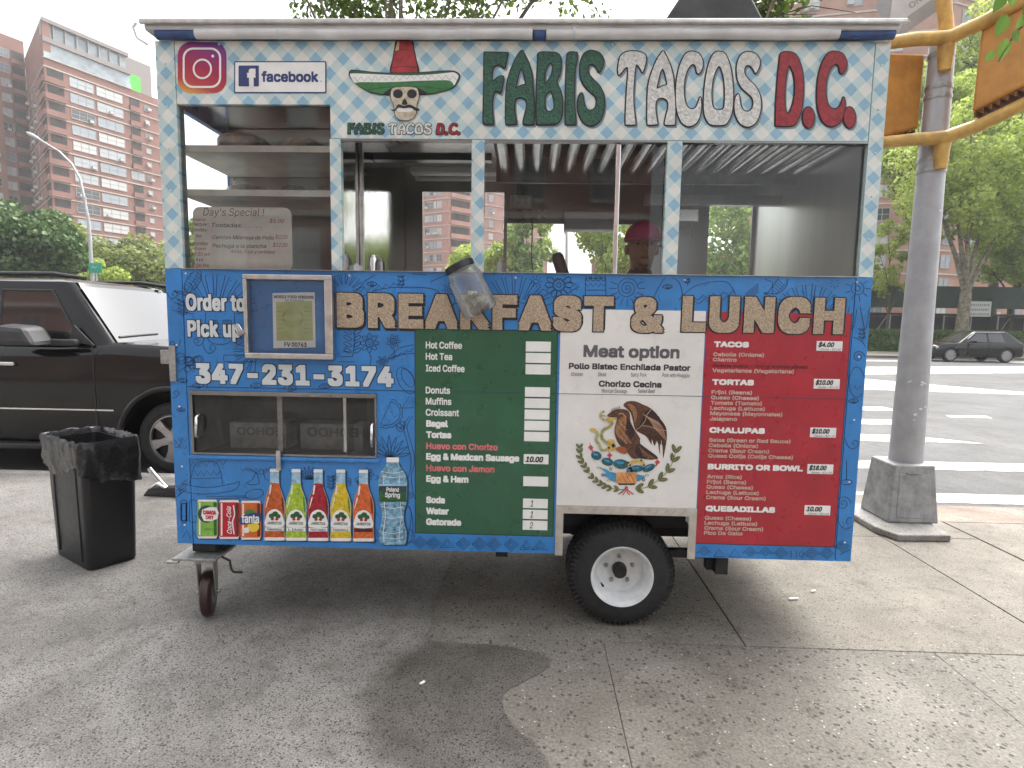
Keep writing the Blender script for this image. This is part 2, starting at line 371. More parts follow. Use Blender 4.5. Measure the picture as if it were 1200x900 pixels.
    h = N.new('ShaderNodeMath'); h.operation = 'MULTIPLY_ADD'; h.inputs[1].default_value = -0.7; L.new(v.outputs['Distance'], h.inputs[0]); L.new(noise_(vs * 2, 4), h.inputs[2])
    L.new(h.outputs[0], bp.inputs['Height']); L.new(bp.outputs[0], b.inputs['Normal']); MATS[name] = m; return m

CONC = ground_mat('sidewalk_concrete', (0.148, 0.135, 0.117), (0.222, 0.206, 0.18), (0.06, 0.054, 0.048), (0.42, 0.40, 0.37), 62, 0.72, 0.45, 1.3, fl=0.22)
CONC2 = ground_mat('sidewalk_concrete_pale', (0.17, 0.153, 0.130), (0.255, 0.234, 0.20), (0.085, 0.073, 0.062), (0.42, 0.40, 0.36), 95, 0.75, 0.4, 1.6, fl=0.22)
ASPH = ground_mat('patch_asphalt', (0.165, 0.156, 0.145), (0.275, 0.262, 0.245), (0.05, 0.046, 0.043), (0.46, 0.45, 0.43), 120, 0.60, 0.7, 1.5, stain=(1.62, -0.50, 0.50, 0.48, (0.34, 0.315, 0.285)), fl=0.30, grain=0.45)
ROAD = ground_mat('road_asphalt', (0.075, 0.075, 0.077), (0.12, 0.119, 0.118), (0.07, 0.07, 0.07), (0.2, 0.2, 0.2), 60, 0.75, 0.2, 0.25)
GRAN = ground_mat('curb_granite', (0.26, 0.25, 0.24), (0.40, 0.39, 0.37), (0.09, 0.09, 0.09), (0.55, 0.55, 0.54), 120, 0.7, 0.3, 2.0)
BROWN = ground_mat('ramp_concrete', (0.16, 0.12, 0.095), (0.26, 0.215, 0.18), (0.13, 0.10, 0.08), (0.5, 0.46, 0.4), 60, 0.8, 0.3, 1.6)
PAINT = mat('road_paint_white', (0.42, 0.42, 0.405), 0.65, var=0.5, scale=4.5, bump=0.2, bscale=120)
JOINT = mat('joint_dirt', (0.085, 0.072, 0.06), 0.9, var=0.4, scale=30)
DARKMETAL = mat('black_steel', (0.018, 0.018, 0.019), 0.5, 0.3, var=0.25, scale=14)

road = MB().quad((-400, -400, -0.13), (500, -400, -0.13), (500, 900, -0.13), (-400, 900, -0.13)).build('road', ROAD, kind='structure')
sw = MB(); sw.box(-60, 5.1, -40, 2.62, -0.3, -0.007); sw.box(5.1, 60, -40, 1.88, -0.3, -0.007)
sidewalk = sw.build('sidewalk', JOINT, kind='structure')
random.seed(5)
XJ = on_z(707, 752).x
def slab(x0, x1, y0, y1, m=CONC, dz=0.0):
    g = 0.0035; t = random.uniform(-0.003, 0.003)
    h = g if y0 > -0.5 else 0.0012
    MB().add([(x0 + h, y0 + g, -0.06), (x1 - h, y0 + g, -0.06), (x1 - h, y1 - g, -0.06), (x0 + h, y1 - g, -0.06), (x0 + h, y0 + g, t * .3 + dz), (x1 - h, y0 + g, -t * .3 + dz), (x1 - h, y1 - g, dz), (x0 + h, y1 - g, dz)],
             [(3, 2, 1, 0), (4, 5, 6, 7), (0, 1, 5, 4), (1, 2, 6, 5), (2, 3, 7, 6), (3, 0, 4, 7)]).build('slab', m, sidewalk, bevel=0.004 if y0 > -0.5 else 0.002)
for y0, y1 in ((-8.0, -6.36), (-6.36, -4.79), (-4.79, -3.22), (-3.22, -1.65), (-1.65, -0.08)):
    for k in range(-1, 4): slab(XJ + 1.57 * k, XJ + 1.57 * (k + 1), y0, y1)
for y0, y1 in ((-0.08, 1.49), (1.49, 2.61)):
    for x0, x1 in ((-0.32, 1.25), (1.25, 2.82), (2.82, 4.39)): slab(x0, x1, y0, y1, CONC2 if x0 > 2.5 else CONC)
slab(4.39, 5.09, -0.08, 1.49, CONC2); slab(4.39, 5.09, 1.49, 2.61, CONC2)
for x0 in (5.1, 6.67, 8.24): slab(x0, x0 + 1.57, -0.08, 1.87, CONC2)
for k in range(-12, 3):                                            # granite curb along the street
    MB().box(-0.6 + k * 1.8 + 0.004, -0.6 + (k + 1) * 1.8 - 0.004, 2.622, 2.775, -0.28, random.uniform(-0.004, 0.004)).build('curb_stone', GRAN, sidewalk, bevel=0.012)
rp = MB(); rp.add([(5.1, 1.875, -0.001), (9.9, 1.875, -0.001), (9.9, 2.72, -0.122), (5.1, 2.72, -0.122), (5.1, 1.875, -0.3), (9.9, 1.875, -0.3), (9.9, 2.72, -0.3), (5.1, 2.72, -0.3)], [(0, 1, 2, 3), (0, 4, 5, 1), (3, 2, 6, 7), (0, 3, 7, 4), (1, 5, 6, 2)])
rp.build('curb_ramp', BROWN, kind='structure')
# asphalt patch with a ragged edge over the slabs on the left
edge = [(1.29, 2.615), (1.27, 1.5), (1.26, 0.6), (1.27, 0.0), (1.32, -0.13), (1.5, -0.14), (1.72, -0.165), (1.855, -0.235), (1.86, -0.31), (1.76, -0.42), (1.685, -0.50), (1.665, -0.60), (1.71, -0.70), (1.80, -0.79), (1.835, -0.90), (1.78, -1.05), (1.70, -1.3), (1.72, -1.9), (1.6, -3.0), (1.7, -8.0)]
ed = smooth_poly(edge, 10, closed=False)
ed = [(x + 0.016 * noise.noise((x * 9, y * 9, 0.3)) + 0.010 * noise.noise((x * 31, y * 31, 2.3)), y + 0.01 * noise.noise((x * 25, y * 25, 7.7))) for x, y in ed]
outl = [(-30, 2.615)] + [(x, min(y, 2.615)) for x, y in ed] + [(-30, -8.0)]
vs, fs = shape([outl], extrude=0.012, bevel=0.0)
MB().add([(v[0], v[1], v[2] - 0.0065 + 0.0) for v in vs], fs).build('asphalt_patch', ASPH, kind='structure')
# painted markings on the road, one object each
def stripe(pts): MB().add([(p[0], p[1], -0.126) for p in pts], [tuple(range(len(pts)))]).build('crosswalk_stripe', PAINT, road)
for y0, y1, x0, x1, sk in ((2.83, 3.16, 4.2, 12.0, 0), (4.18, 4.62, 4.6, 12.4, 0), (5.92, 6.5, 5.0, 8.5, -0.75), (7.5, 8.1, 5.5, 8.45, 0), (9.3, 9.9, 6.0, 9.4, 0)):
    stripe([(x0, y0), (x1, y0), (x1 + sk, y1), (x0, y1)])
stripe([(9.85, 8.55), (10.62, 8.5), (10.75, 8.82), (9.95, 8.82)])
for pp in ([(1000, 443), (1200, 459.5), (1215, 463), (1000, 456)], [(1000, 430), (1215, 429), (1215, 437), (1000, 439)], [(1000, 421.5), (1215, 424), (1215, 425.4), (1000, 423)]):
    stripe([(on_z(*p, -0.126).x, on_z(*p, -0.126).y) for p in pp[::-1]])
# far pavement behind the avenue
MB().box(-200, 260, 32.0, 34.0, -0.3, 0.02).build('far_sidewalk', CONC2, kind='structure')
MB().box(-200, 260, 34.0, 120, -0.3, 0.0).build('far_plaza', CONC, kind='structure')

# ------------------------------------------------------------------ the food cart
def gingham():
    m = bpy.data.materials.new('gingham_vinyl'); nt = nodes_of(m); N = nt.nodes; L = nt.links; b = N['Principled BSDF']
    ge = N.new('ShaderNodeNewGeometry'); sx = N.new('ShaderNodeSeparateXYZ'); L.new(ge.outputs['Position'], sx.inputs[0])
    c0 = G(402.7, 69); P = 0.1275
    def stripe_(sign):
        z = N.new('ShaderNodeMath'); z.operation = 'MULTIPLY_ADD'; z.inputs[1].default_value = sign; L.new(sx.outputs[2], z.inputs[0]); L.new(sx.outputs[0], z.inputs[2])
        q = N.new('ShaderNodeMath'); q.operation = 'MULTIPLY_ADD'; q.inputs[1].default_value = 1 / P; q.inputs[2].default_value = -(c0[0] + sign * c0[1]) / P + 0.25 + 50; L.new(z.outputs[0], q.inputs[0])
        fr = N.new('ShaderNodeMath'); fr.operation = 'FRACT'; L.new(q.outputs[0], fr.inputs[0])
        lt = N.new('ShaderNodeMath'); lt.operation = 'LESS_THAN'; lt.inputs[1].default_value = 0.47; L.new(fr.outputs[0], lt.inputs[0]); return lt.outputs[0]
    ad = N.new('ShaderNodeMath'); L.new(stripe_(1), ad.inputs[0]); L.new(stripe_(-1), ad.inputs[1])
    dv = N.new('ShaderNodeMath'); dv.operation = 'MULTIPLY'; dv.inputs[1].default_value = 0.5; L.new(ad.outputs[0], dv.inputs[0])
    cr = N.new('ShaderNodeValToRGB'); cr.color_ramp.interpolation = 'CONSTANT'; e = cr.color_ramp.elements
    e[0].position = 0; e[0].color = (0.70, 0.71, 0.68, 1); e[1].position = 0.8; e[1].color = (0.25, 0.44, 0.585, 1); k = e.new(0.4); k.color = (0.50, 0.625, 0.635, 1)
    L.new(dv.outputs[0], cr.inputs['Fac'])
    nz = N.new('ShaderNodeTexNoise'); nz.inputs['Scale'].default_value = 5; nz.inputs['Detail'].default_value = 9; nz.inputs['Roughness'].default_value = 0.7; L.new(ge.outputs['Position'], nz.inputs['Vector'])
    mr = N.new('ShaderNodeValToRGB'); mr.color_ramp.elements[0].position = 0.28; mr.color_ramp.elements[0].color = (0.78, 0.77, 0.74, 1); mr.color_ramp.elements[1].position = 0.62; mr.color_ramp.elements[1].color = (1, 1, 1, 1); L.new(nz.outputs['Fac'], mr.inputs['Fac'])
    mx = N.new('ShaderNodeMix'); mx.data_type = 'RGBA'; mx.blend_type = 'MULTIPLY'; mx.inputs[0].default_value = 1; L.new(cr.outputs[0], mx.inputs[6]); L.new(mr.outputs[0], mx.inputs[7])
    L.new(mx.outputs[2], b.inputs['Base Color']); b.inputs['Roughness'].default_value = 0.32; b.inputs['Coat Weight'].default_value = 0.15
    n3 = N.new('ShaderNodeTexNoise'); n3.inputs['Scale'].default_value = 3.0; L.new(ge.outputs['Position'], n3.inputs['Vector']); bp = N.new('ShaderNodeBump'); bp.inputs['Strength'].default_value = 0.12; bp.inputs['Distance'].default_value = 0.02; L.new(n3.outputs['Fac'], bp.inputs['Height']); L.new(bp.outputs[0], b.inputs['Normal'])
    return m
GING = gingham()
def vinyl(name, col, rough=0.3, var=0.13): return mat(name, col, rough, var=var, scale=5.0, bump=0.16, bscale=4.5, coat=0.2, rvar=0.12, detail=10)
BLUE = vinyl('blue_vinyl', (0.026, 0.19, 0.50)); GREEN = vinyl('green_vinyl', (0.016, 0.095, 0.045)); RED = vinyl('red_vinyl', (0.36, 0.014, 0.028)); WHITEV = vinyl('white_vinyl', (0.70, 0.69, 0.665), var=0.05)
INK = mat('black_ink', (0.012, 0.013, 0.018), 0.4); INKB = mat('doodle_ink', (0.006, 0.03, 0.085), 0.4, var=0.3)
PWHITE = mat('white_print', (0.76, 0.76, 0.74), 0.4, var=0.06); PGREY = mat('pale_grey_print', (0.56, 0.60, 0.62), 0.4, var=0.06); PPINK = mat('pink_print', (0.62, 0.16, 0.17), 0.4); PTAN = mat('greyed_print', (0.50, 0.36, 0.30), 0.4); PDRED = mat('dark_red_print', (0.12, 0.006, 0.01), 0.4)
STEEL = mat('brushed_steel', (0.78, 0.78, 0.76), 0.24, 1.0, var=0.10, scale=3, bump=0.08, bscale=40, stretch=(1, 1, 0.06), rvar=0.08)
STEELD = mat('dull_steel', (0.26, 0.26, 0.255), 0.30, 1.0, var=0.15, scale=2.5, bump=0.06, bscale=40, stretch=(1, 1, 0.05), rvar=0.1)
ALU = mat('aluminium', (0.55, 0.54, 0.52), 0.35, 1.0, var=0.15, scale=20, rvar=0.12)
GALV = mat('galvanised', (0.36, 0.36, 0.35), 0.5, 0.8, var=0.2, scale=30)
CHROME = mat('chrome', (0.75, 0.75, 0.75), 0.12, 1.0, var=0.05, rvar=0.05)
PANE = glass('window_pane', boost=1.1, dust=0.012); CLEAR = glass('clear_plastic', (0.90, 0.93, 0.95), 1.6, 0.05, 0.06)
TARP = mat('grey_white_tarp', (0.60, 0.60, 0.61), 0.5, var=0.12, scale=6, bump=0.5, bscale=10); BTARP = mat('blue_tarp', (0.03, 0.07, 0.20), 0.5, var=0.3, scale=20, bump=0.4)
DARK = mat('dark_interior', (0.03, 0.03, 0.032), 0.5, var=0.3)

cart = thing('food_cart', 'blue and gingham taco food cart with bold menu lettering', 'food cart', (1.665, 0.7, 0))
def panel(name, splines, y0, depth, m, parent=cart, bevel=None, **t):
    mb = MB(); put(mb, shape(splines, extrude=depth / 2), y0 + depth / 2); return mb.build(name, m, parent, bevel=bevel, **t)
R4 = lambda x0, x1, z0, z1: [(x0, z0), (x1, z0), (x1, z1), (x0, z1)]
# lower front skin with the wheel notch and the low display window cut out
front = panel('front_panel', [[(0.082, 0.405), (1.905, 0.405), (1.905, 0.645), (2.565, 0.645), (2.565, 0.405), (3.253, 0.405), (3.253, 1.766), (0.082, 1.766)], R4(0.094, 1.016, 0.862, 1.182)], 0.0, 0.03, BLUE)
panel('corner_post', [R4(0.0, 0.078, 0.405, 1.766)], 0.0, 0.06, BLUE, bevel=0.004)
panel('corner_post', [R4(3.257, 3.33, 0.405, 1.766)], 0.0, 0.06, BLUE, bevel=0.004)
panel('corner_post', [R4(0.0, 0.088, 1.769, 2.80)], 0.0, 0.06, GING, bevel=0.004)
panel('corner_post', [R4(3.2645, 3.33, 1.769, 2.80)], 0.0, 0.06, GING, bevel=0.004)
fascia = panel('fascia_board', [[(0.0915, 2.522), (0.811, 2.522), (0.811, 2.372), (3.261, 2.372), (3.261, 2.80), (0.0915, 2.80)]], 0.0, 0.03, GING)
for x0, x1 in ((0.806, 0.857), (1.468, 1.527), (2.364, 2.432)): panel('window_post', [R4(x0, x1, 1.769, 2.3695)], 0.0, 0.035, GING, bevel=0.003)
MB().box(0.858, 1.467, -0.003, 0.03, 2.362, 2.3695).box(1.528, 2.363, -0.003, 0.03, 2.362, 2.3695).box(2.433, 3.262, -0.003, 0.03, 2.362, 2.3695).build('window_head_trim', STEELD, cart)
MB().box(0.083, 3.262, -0.012, 0.04, 1.7665, 1.7685).build('counter_edge', ALU, cart)
MB().box(2.134, 2.156, 0.012, 0.036, 1.769, 2.361).build('window_mullion', CHROME, cart, bevel=0.004)
# shell
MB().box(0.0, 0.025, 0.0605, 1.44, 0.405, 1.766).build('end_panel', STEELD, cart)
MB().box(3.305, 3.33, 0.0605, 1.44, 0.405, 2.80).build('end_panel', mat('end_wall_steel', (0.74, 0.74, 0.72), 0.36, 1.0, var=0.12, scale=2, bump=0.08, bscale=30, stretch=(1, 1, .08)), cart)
MB().box(0.0, 0.03, 1.38, 1.44, 1.7665, 2.80).box(0.0, 0.03, 0.61, 0.65, 1.7665, 2.80).box(0.0, 0.03, 0.651, 1.379, 1.7665, 2.80).box(0.0, 0.03, 0.0605, 0.609, 2.55, 2.80).build('end_panel', BLUE, cart)
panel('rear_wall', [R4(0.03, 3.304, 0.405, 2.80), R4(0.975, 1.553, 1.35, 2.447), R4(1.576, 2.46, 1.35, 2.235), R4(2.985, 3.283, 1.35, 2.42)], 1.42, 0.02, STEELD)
MB().box(-0.025, 3.350, -0.045, 1.48, 2.826, 2.866).build('roof', mat('roof_sheet', (0.55, 0.55, 0.55), 0.45, 0.3, var=0.15, scale=5, bump=0.3, bscale=8), cart, bevel=0.015)
MB().box(0.03, 1.855, 0.034, 1.415, 0.43, 0.47).box(2.625, 3.30, 0.034, 1.415, 0.43, 0.47).box(1.856, 2.624, 0.362, 1.08, 0.43, 0.47).build('floor_deck', GALV, cart)
MB().box(0.03, 3.30, 0.034, 1.415, 2.60, 2.62).build('ceiling', STEEL, cart)
MB().box(0.86, 3.30, 0.04, 0.34, 1.62, 1.655).build('work_counter', STEEL, cart)
MB().box(0.86, 2.2, 1.10, 1.41, 1.28, 1.31).build('work_counter', STEEL, cart)
MB().box(0.838, 0.853, 0.04, 1.41, 0.48, 2.595).build('partition', mat('polished_steel', (0.40, 0.40, 0.39), 0.12, 1.0, var=0.1, scale=3, bump=0.10, bscale=7, rvar=0.05), cart)
MB().box(0.857, 0.872, 0.30, 0.325, 1.66, 2.55).build('partition_rail', ALU, cart)
MB().box(0.857, 1.52, 0.56, 0.62, 2.43, 2.47).build('ceiling_beam', STEELD, cart)
# fluorescent fixture, hood with baffle slats, boxes on the rear wall
fx = MB().box(1.00, 2.35, 0.86, 0.96, 2.44, 2.475).build('light_fixture', PWHITE, cart, bevel=0.006)
MB().tube([(1.03, 0.91, 2.415), (2.32, 0.91, 2.415)], 0.016, 10).build('fluorescent_tube', PWHITE, fx, smooth=40)
HOODM = mat('hood_steel', (0.72, 0.72, 0.70), 0.22, 1.0, var=0.2, scale=9, bump=0.1, bscale=60)
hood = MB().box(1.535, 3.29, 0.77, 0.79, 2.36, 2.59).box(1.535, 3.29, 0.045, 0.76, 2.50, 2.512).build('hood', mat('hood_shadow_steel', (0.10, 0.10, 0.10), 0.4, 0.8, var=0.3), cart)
sm = MB()
for k in range(7):
    w = math.pi * k / 6; sm.v.append((-0.030 * math.cos(w), 0.05, -0.032 * math.sin(w))); sm.v.append((-0.030 * math.cos(w), 0.765, -0.032 * math.sin(w)))
for k in range(6): sm.f.append((2 * k, 2 * k + 1, 2 * k + 3, 2 * k + 2)); sm.m.append(0)
bs = None; nb = 19
for k in range(nb):
    x = 1.59 + k * (3.25 - 1.59) / (nb - 1)
    if bs is None: bs = sm.build('baffle_slat', HOODM, hood, smooth=60); zb = 2.40; me = bs.data; bs.matrix_basis = Matrix.Translation((x, 0.4075, zb + 0.016)); WM[bs.name] = bs.matrix_basis.copy()
    else: link('baffle_slat', me, (x, 0.4075, zb + 0.016), hood)
MB().box(1.60, 1.75, 1.372, 1.418, 2.33, 2.42).build('electrical_box', GALV, cart, bevel=0.006)
MB().box(1.58, 1.70, 1.385, 1.418, 2.255, 2.315).build('outlet_box', DARK, cart, bevel=0.004)
for i in range(2):
    for j in range(2): MB().lathe([(0.016, 0), (0.014, 0.012)], (1.80 + 0.045 * i, 1.418, 2.275 + 0.04 * j), (0, -1, 0), 10).build('outlet', PGREY, cart, smooth=40)
MB().tube([(1.74, 1.40, 2.33), (1.755, 1.39, 2.2), (1.75, 1.38, 2.0), (1.79, 1.38, 1.75)], 0.004, 6).build('hanging_cord', INK, cart, smooth=60)
MB().box(1.97, 2.31, 1.25, 1.37, 2.17, 2.29).build('paper_box', PGREY, cart, bevel=0.006)
MB().box(2.62, 2.82, 1.08, 1.415, 2.20, 2.28).build('exhaust_box', STEEL, cart, bevel=0.006)
MB().tube([(2.72, 1.3, 2.20), (2.70, 1.32, 2.10), (2.60, 1.36, 2.07), (2.55, 1.38, 2.0), (2.55, 1.38, 1.6)], 0.010, 8).build('gas_pipe', STEELD, cart, smooth=60)
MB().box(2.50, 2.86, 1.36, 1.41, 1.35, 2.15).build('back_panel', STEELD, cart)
MB().box(2.46, 3.305, 1.0, 1.05, 2.29, 2.35).build('rear_rail', STEELD, cart)
# window glass
PCASE = 0; PANE2 = glass('permit_glass', boost=0.7, dust=0.02)
pn = lambda x0, x1, z0, z1, y, par=cart: MB().quad((x0, y, z0), (x1, y, z0), (x1, y, z1), (x0, y, z1)).build('glass_pane', PANE if par is not PCASE else PANE2, par)
pn(1.527, 2.140, 1.769, 2.361, 0.022); pn(2.150, 2.364, 1.769, 2.361, 0.030); pn(2.432, 3.263, 1.769, 2.361, 0.024)
# display case above the counter
pn(0.088, 0.806, 1.769, 2.522, 0.020); MB().quad((0.012, 0.0605, 1.767), (0.012, 0.609, 1.767), (0.012, 0.609, 2.55), (0.012, 0.0605, 2.55)).build('glass_pane', PANE, cart)
MB().box(0.03, 0.837, 0.585, 0.60, 1.77, 2.595).build('case_back', STEELD, cart); MB().box(0.031, 0.836, 0.04, 0.583, 1.752, 1.766).build('case_floor', ALU, cart)
SHELF = mat('cream_shelf', (0.80, 0.77, 0.70), 0.5, var=0.1, scale=9)
for z in (2.335, 2.130): MB().box(0.03, 0.836, 0.07, 0.58, z, z + 0.016).box(0.03, 0.836, 0.058, 0.072, z - 0.010, z + 0.020).build('shelf', SHELF, cart)
# low display window
low = MB(); x0, x1, z0, z1 = 0.094, 1.016, 0.862, 1.182
low.box(x0, x1, 0.40, 0.41, z0, z1).box(x0, x1, 0.031, 0.40, z0 - 0.012, z0).box(x0, x1, 0.031, 0.40, z1, z1 + 0.012).box(x0 - 0.012, x0, 0.031, 0.40, z0, z1).box(x1, x1 + 0.012, 0.031, 0.40, z0, z1)
lowc = low.build('display_cavity', mat('cavity_grey', (0.05, 0.05, 0.05), 0.5, 0.2, var=0.4, scale=6), cart)
lf = MB(); lf.box(x0, x1, -0.010, 0.02, z1 - 0.022, z1 - 0.001).box(x0, x1, -0.004, 0.02, z0 + 0.001, z0 + 0.012).box(x0, x0 + 0.014, -0.006, 0.02, z0 + 0.013, z1 - 0.023).box(x1 - 0.010, x1, -0.006, 0.02, z0 + 0.013, z1 - 0.023)
lfo = lf.build('display_frame', STEELD, cart, bevel=0.002); pn(x0 + 0.014, x1 - 0.01, z0 + 0.012, z1 - 0.022, 0.006, lfo)
MB().box(0.52, 0.545, 0.012, 0.02, z0 + 0.012, z1 - 0.022).build('pane_overlap', GALV, lfo)
MB().box(0.082, 1.03, -0.014, 0.0, 0.842, 0.861).build('ledge', BLUE, cart, bevel=0.004)
for px0, py0, py1 in ((234, 486, 512), (437.5, 496, 523)):
    a = G(px0, py0); b = G(px0, py1)
    MB().tube([(a[0], -0.006, a[1]), (a[0], -0.03, a[1] - 0.008), (a[0], -0.034, (a[1] + b[1]) / 2), (b[0], -0.03, b[1] + 0.008), (b[0], -0.006, b[1])], 0.007, 8).build('pull_handle', CHROME, lfo, smooth=60)
lt = G(328, 527); lb = G(327, 550)
hasp = MB().box(lt[0] - 0.010, lt[0] + 0.012, -0.026, -0.015, lb[1], lt[1]).build('hasp', ALU, cart, bevel=0.003)
MB().lathe([(0.006, 0), (0.006, 0.004)], (lt[0] + 0.001, -0.026, lb[1] + 0.02), (0, -1, 0), 8).build('rivet', GALV, hasp)
# hinge bracket on the left post
ha = G(197, 405); hb = G(206, 447)
MB().box(0.004, 0.036, -0.012, -0.001, hb[1], ha[1]).build('hinge_plate', GALV, cart, bevel=0.003)
MB().box(-0.11, -0.001, 0.10, 0.115, 1.30, 1.37).build('latch_plate', GALV, cart, bevel=0.003)
# permit case: frame, glass, permit
fx0, fz1 = G(289, 322); fx1, fz0 = G(394, 421)
fr = MB(); t = 0.038
fr.box(fx0, fx1, -0.045, -0.001, fz1 - t * .62, fz1).box(fx0, fx1, -0.045, -0.001, fz0, fz0 + t * .7).box(fx0, fx0 + t * .5, -0.045, -0.001, fz0 + t * .7, fz1 - t * .62).box(fx1 - t, fx1, -0.045, -0.001, fz0 + t * .7, fz1 - t * .62)
pc = fr.build('permit_case', ALU, cart, bevel=0.004); PCASE = pc
pn(fx0 + t * .5, fx1 - t, fz0 + t * .7, fz1 - t * .62, -0.030, pc)
pm = MB(); flat(pm, [(320, 343.5), (369.5, 342.5), (370.5, 407), (321, 408)], -0.006, 0); flat(pm, [(324, 354), (366.5, 353), (367.5, 399), (325, 399)], -0.007, 1)
words(pm, 'MOBILE FOOD VENDORS', 322, 368, 349.5, 3.4, -0.0075, 2, 0.02); words(pm, 'NOT TRANSFERABLE', 335, 357, 353, 2, -0.0075, 2); words(pm, 'FV 00763', 334, 360, 406, 5, -0.0075, 2, 0.02)
for k in range(5): ribbon(pm, [(344 + 12 * math.cos(w * .3), 372 + (5 + 2 * k) * math.sin(w * .3) * .9) for w in range(22)], 0.0012, -0.0076, 3)
for k in range(7):
    for a, b in ((326, 333), (357, 364)): ribbon(pm, [(a, 360 + k * 5), (b, 360 + k * 5)], 0.0015, -0.0076, 3)
pm.build('permit', [PWHITE, mat('permit_yellow', (0.44, 0.46, 0.20), 0.5), INK, mat('permit_ink', (0.2, 0.24, 0.12), 0.5)], pc)

# wheel-arch trim of tread plate
TREAD = mat('tread_plate', (0.58, 0.56, 0.53), 0.38, 0.9, var=0.12, scale=16)
def trim(x0, x1, z0, z1):
    mb = MB().box(x0, x1, -0.006, -0.0005, z0, z1); o = mb.build('arch_trim', TREAD, cart); n = 0
    lug = MB(); horiz = (x1 - x0) > (z1 - z0); Lh = (x1 - x0) if horiz else (z1 - z0); q = 0.0
    k = int(Lh / 0.042)
    for i in range(k):
        c = ((x0 + (i + .5) * Lh / k, -0.0075, (z0 + z1) / 2) if horiz else ((x0 + x1) / 2, -0.0075, z0 + (i + .5) * Lh / k))
        lug.obox(c, (0.032, 0.005, 0.006), Matrix.Rotation(rad(-50 if horiz else 40), 3, 'Y'))
    lug.build('tread_lugs', TREAD, o, kind='stuff')
trim(1.895, 2.578, 0.612, 0.650); trim(1.895, 1.932, 0.398, 0.6115); trim(2.541, 2.578, 0.398, 0.6115)
# rivets along the panel edges
rvm = MB().lathe([(0.0055, 0.0), (0.0050, 0.0025), (0.0025, 0.004)], (0, 0, 0), (0, -1, 0), 8); rme = bpy.data.meshes.new('rivet'); rme.from_pydata(rvm.v, [], rvm.f); rme.materials.append(PGREY)
for x_, z_, par_ in [(0.045, 2.70 - .19 * k, cart) for k in range(5)] + [(3.297, 2.70 - .19 * k, cart) for k in range(5)] + [(0.10 + .79 * k, 1.745, front) for k in range(5)] + [(0.30 + .6 * k, 2.785, fascia) for k in range(5)] + [(0.04, 0.5 + .3 * k, cart) for k in range(4)] + [(3.294, 0.5 + .3 * k, cart) for k in range(4)]: link('rivet', rme, (x_, -0.0002, z_), par_)
# chassis under the deck
MB().box(1.60, 1.66, 0.05, 1.38, 0.36, 0.43).box(2.70, 2.76, 0.05, 1.38, 0.30, 0.43).box(0.05, 3.28, 0.40, 0.46, 0.36, 0.429).box(0.05, 3.28, 1.02, 1.08, 0.36, 0.429).build('chassis_frame', DARKMETAL, cart)
MB().box(1.86, 2.62, 0.34, 0.36, 0.43, 0.95).box(1.86, 2.62, 0.032, 0.339, 0.93, 0.95).build('wheel_well', DARK, cart)
MB().tube([(2.235, 0.1, 0.275), (2.235, 1.30, 0.275)], 0.035, 10).build('axle', DARKMETAL, cart, smooth=60)
MB().box(2.67, 2.72, 0.10, 0.15, 0.30, 0.43).box(2.2, 2.75, 0.2, 0.24, 0.32, 0.36).build('spring_hanger', DARKMETAL, cart)
TYRE = mat('tyre_rubber', (0.016, 0.016, 0.016), 0.75, var=0.35, scale=25, bump=0.2, bscale=150); RIMW = mat('white_rim', (0.66, 0.68, 0.68), 0.35, var=0.12, scale=14)
def road_wheel(y, side):
    c = Vector((2.238, y, 0.272)); ax = (0, side, 0)
    t = MB(); t.lathe([(0.150, 0.0), (0.158, 0.012), (0.205, 0.010), (0.240, -0.004), (0.259, -0.022), (0.268, -0.04), (0.270, -0.11), (0.268, -0.18), (0.255, -0.205), (0.2, -0.215), (0.150, -0.2)], c, ax, 56, capped=False)
    ty = t.build('tyre', TYRE, cart, smooth=35)
    tr = MB()
    for k in range(64):
        a = 2 * math.pi * k / 64; R = Matrix.Rotation(-a, 3, 'Y')
        for row in range(4):
            tr.obox(c + Vector((0, -side * (0.045 + 0.04 * row), 0)) + R @ Vector((0.2695, 0, 0)), (0.008, 0.033, 0.012), R @ Matrix.Rotation(0.5 * (-1) ** row, 3, 'X'))
        tr.obox(c + Vector((0, -side * 0.012, 0)) + R @ Vector((0.250, 0, 0)), (0.026, 0.02, 0.005), R @ Matrix.Rotation(0.35, 3, 'X'))
    tr.build('tread_blocks', TYRE, ty, kind='stuff')
    r = MB(); r.lathe([(0.148, 0.012), (0.156, 0.016), (0.158, 0.012), (0.152, 0.004), (0.140, -0.002), (0.134, -0.03), (0.122, -0.045), (0.118, -0.085), (0.100, -0.092), (0.050, -0.094), (0.036, -0.094)], c, ax, 48, capped=False); r.lathe([(0.158, 0.012), (0.150, -0.19)], c, ax, 48, capped=False)
    ri = r.build('rim', RIMW, cart, smooth=35)
    MB().lathe([(0.037, -0.10), (0.037, -0.07), (0.033, -0.066), (0.026, -0.064), (0.026, -0.045), (0.020, -0.042), (0.0, -0.042)], c, ax, 20, capped=False).build('hub', DARKMETAL, ri, smooth=35)
    for k in range(5):
        a = 2 * math.pi * k / 5 + 0.35; p = c + Vector((0.070 * math.cos(a), 0, 0.070 * math.sin(a)))
        MB().lathe([(0.011, -0.096), (0.011, -0.08), (0.007, -0.076)], p, ax, 6).build('lug_nut', GALV, ri)
    MB().tube([c + Vector((-0.096, -side * 0.075, -0.075)), c + Vector((-0.085, -side * 0.05, -0.078))], 0.006, 8).build('valve_stem', INK, ri, smooth=60)
road_wheel(0.06, -1); road_wheel(1.39, 1)
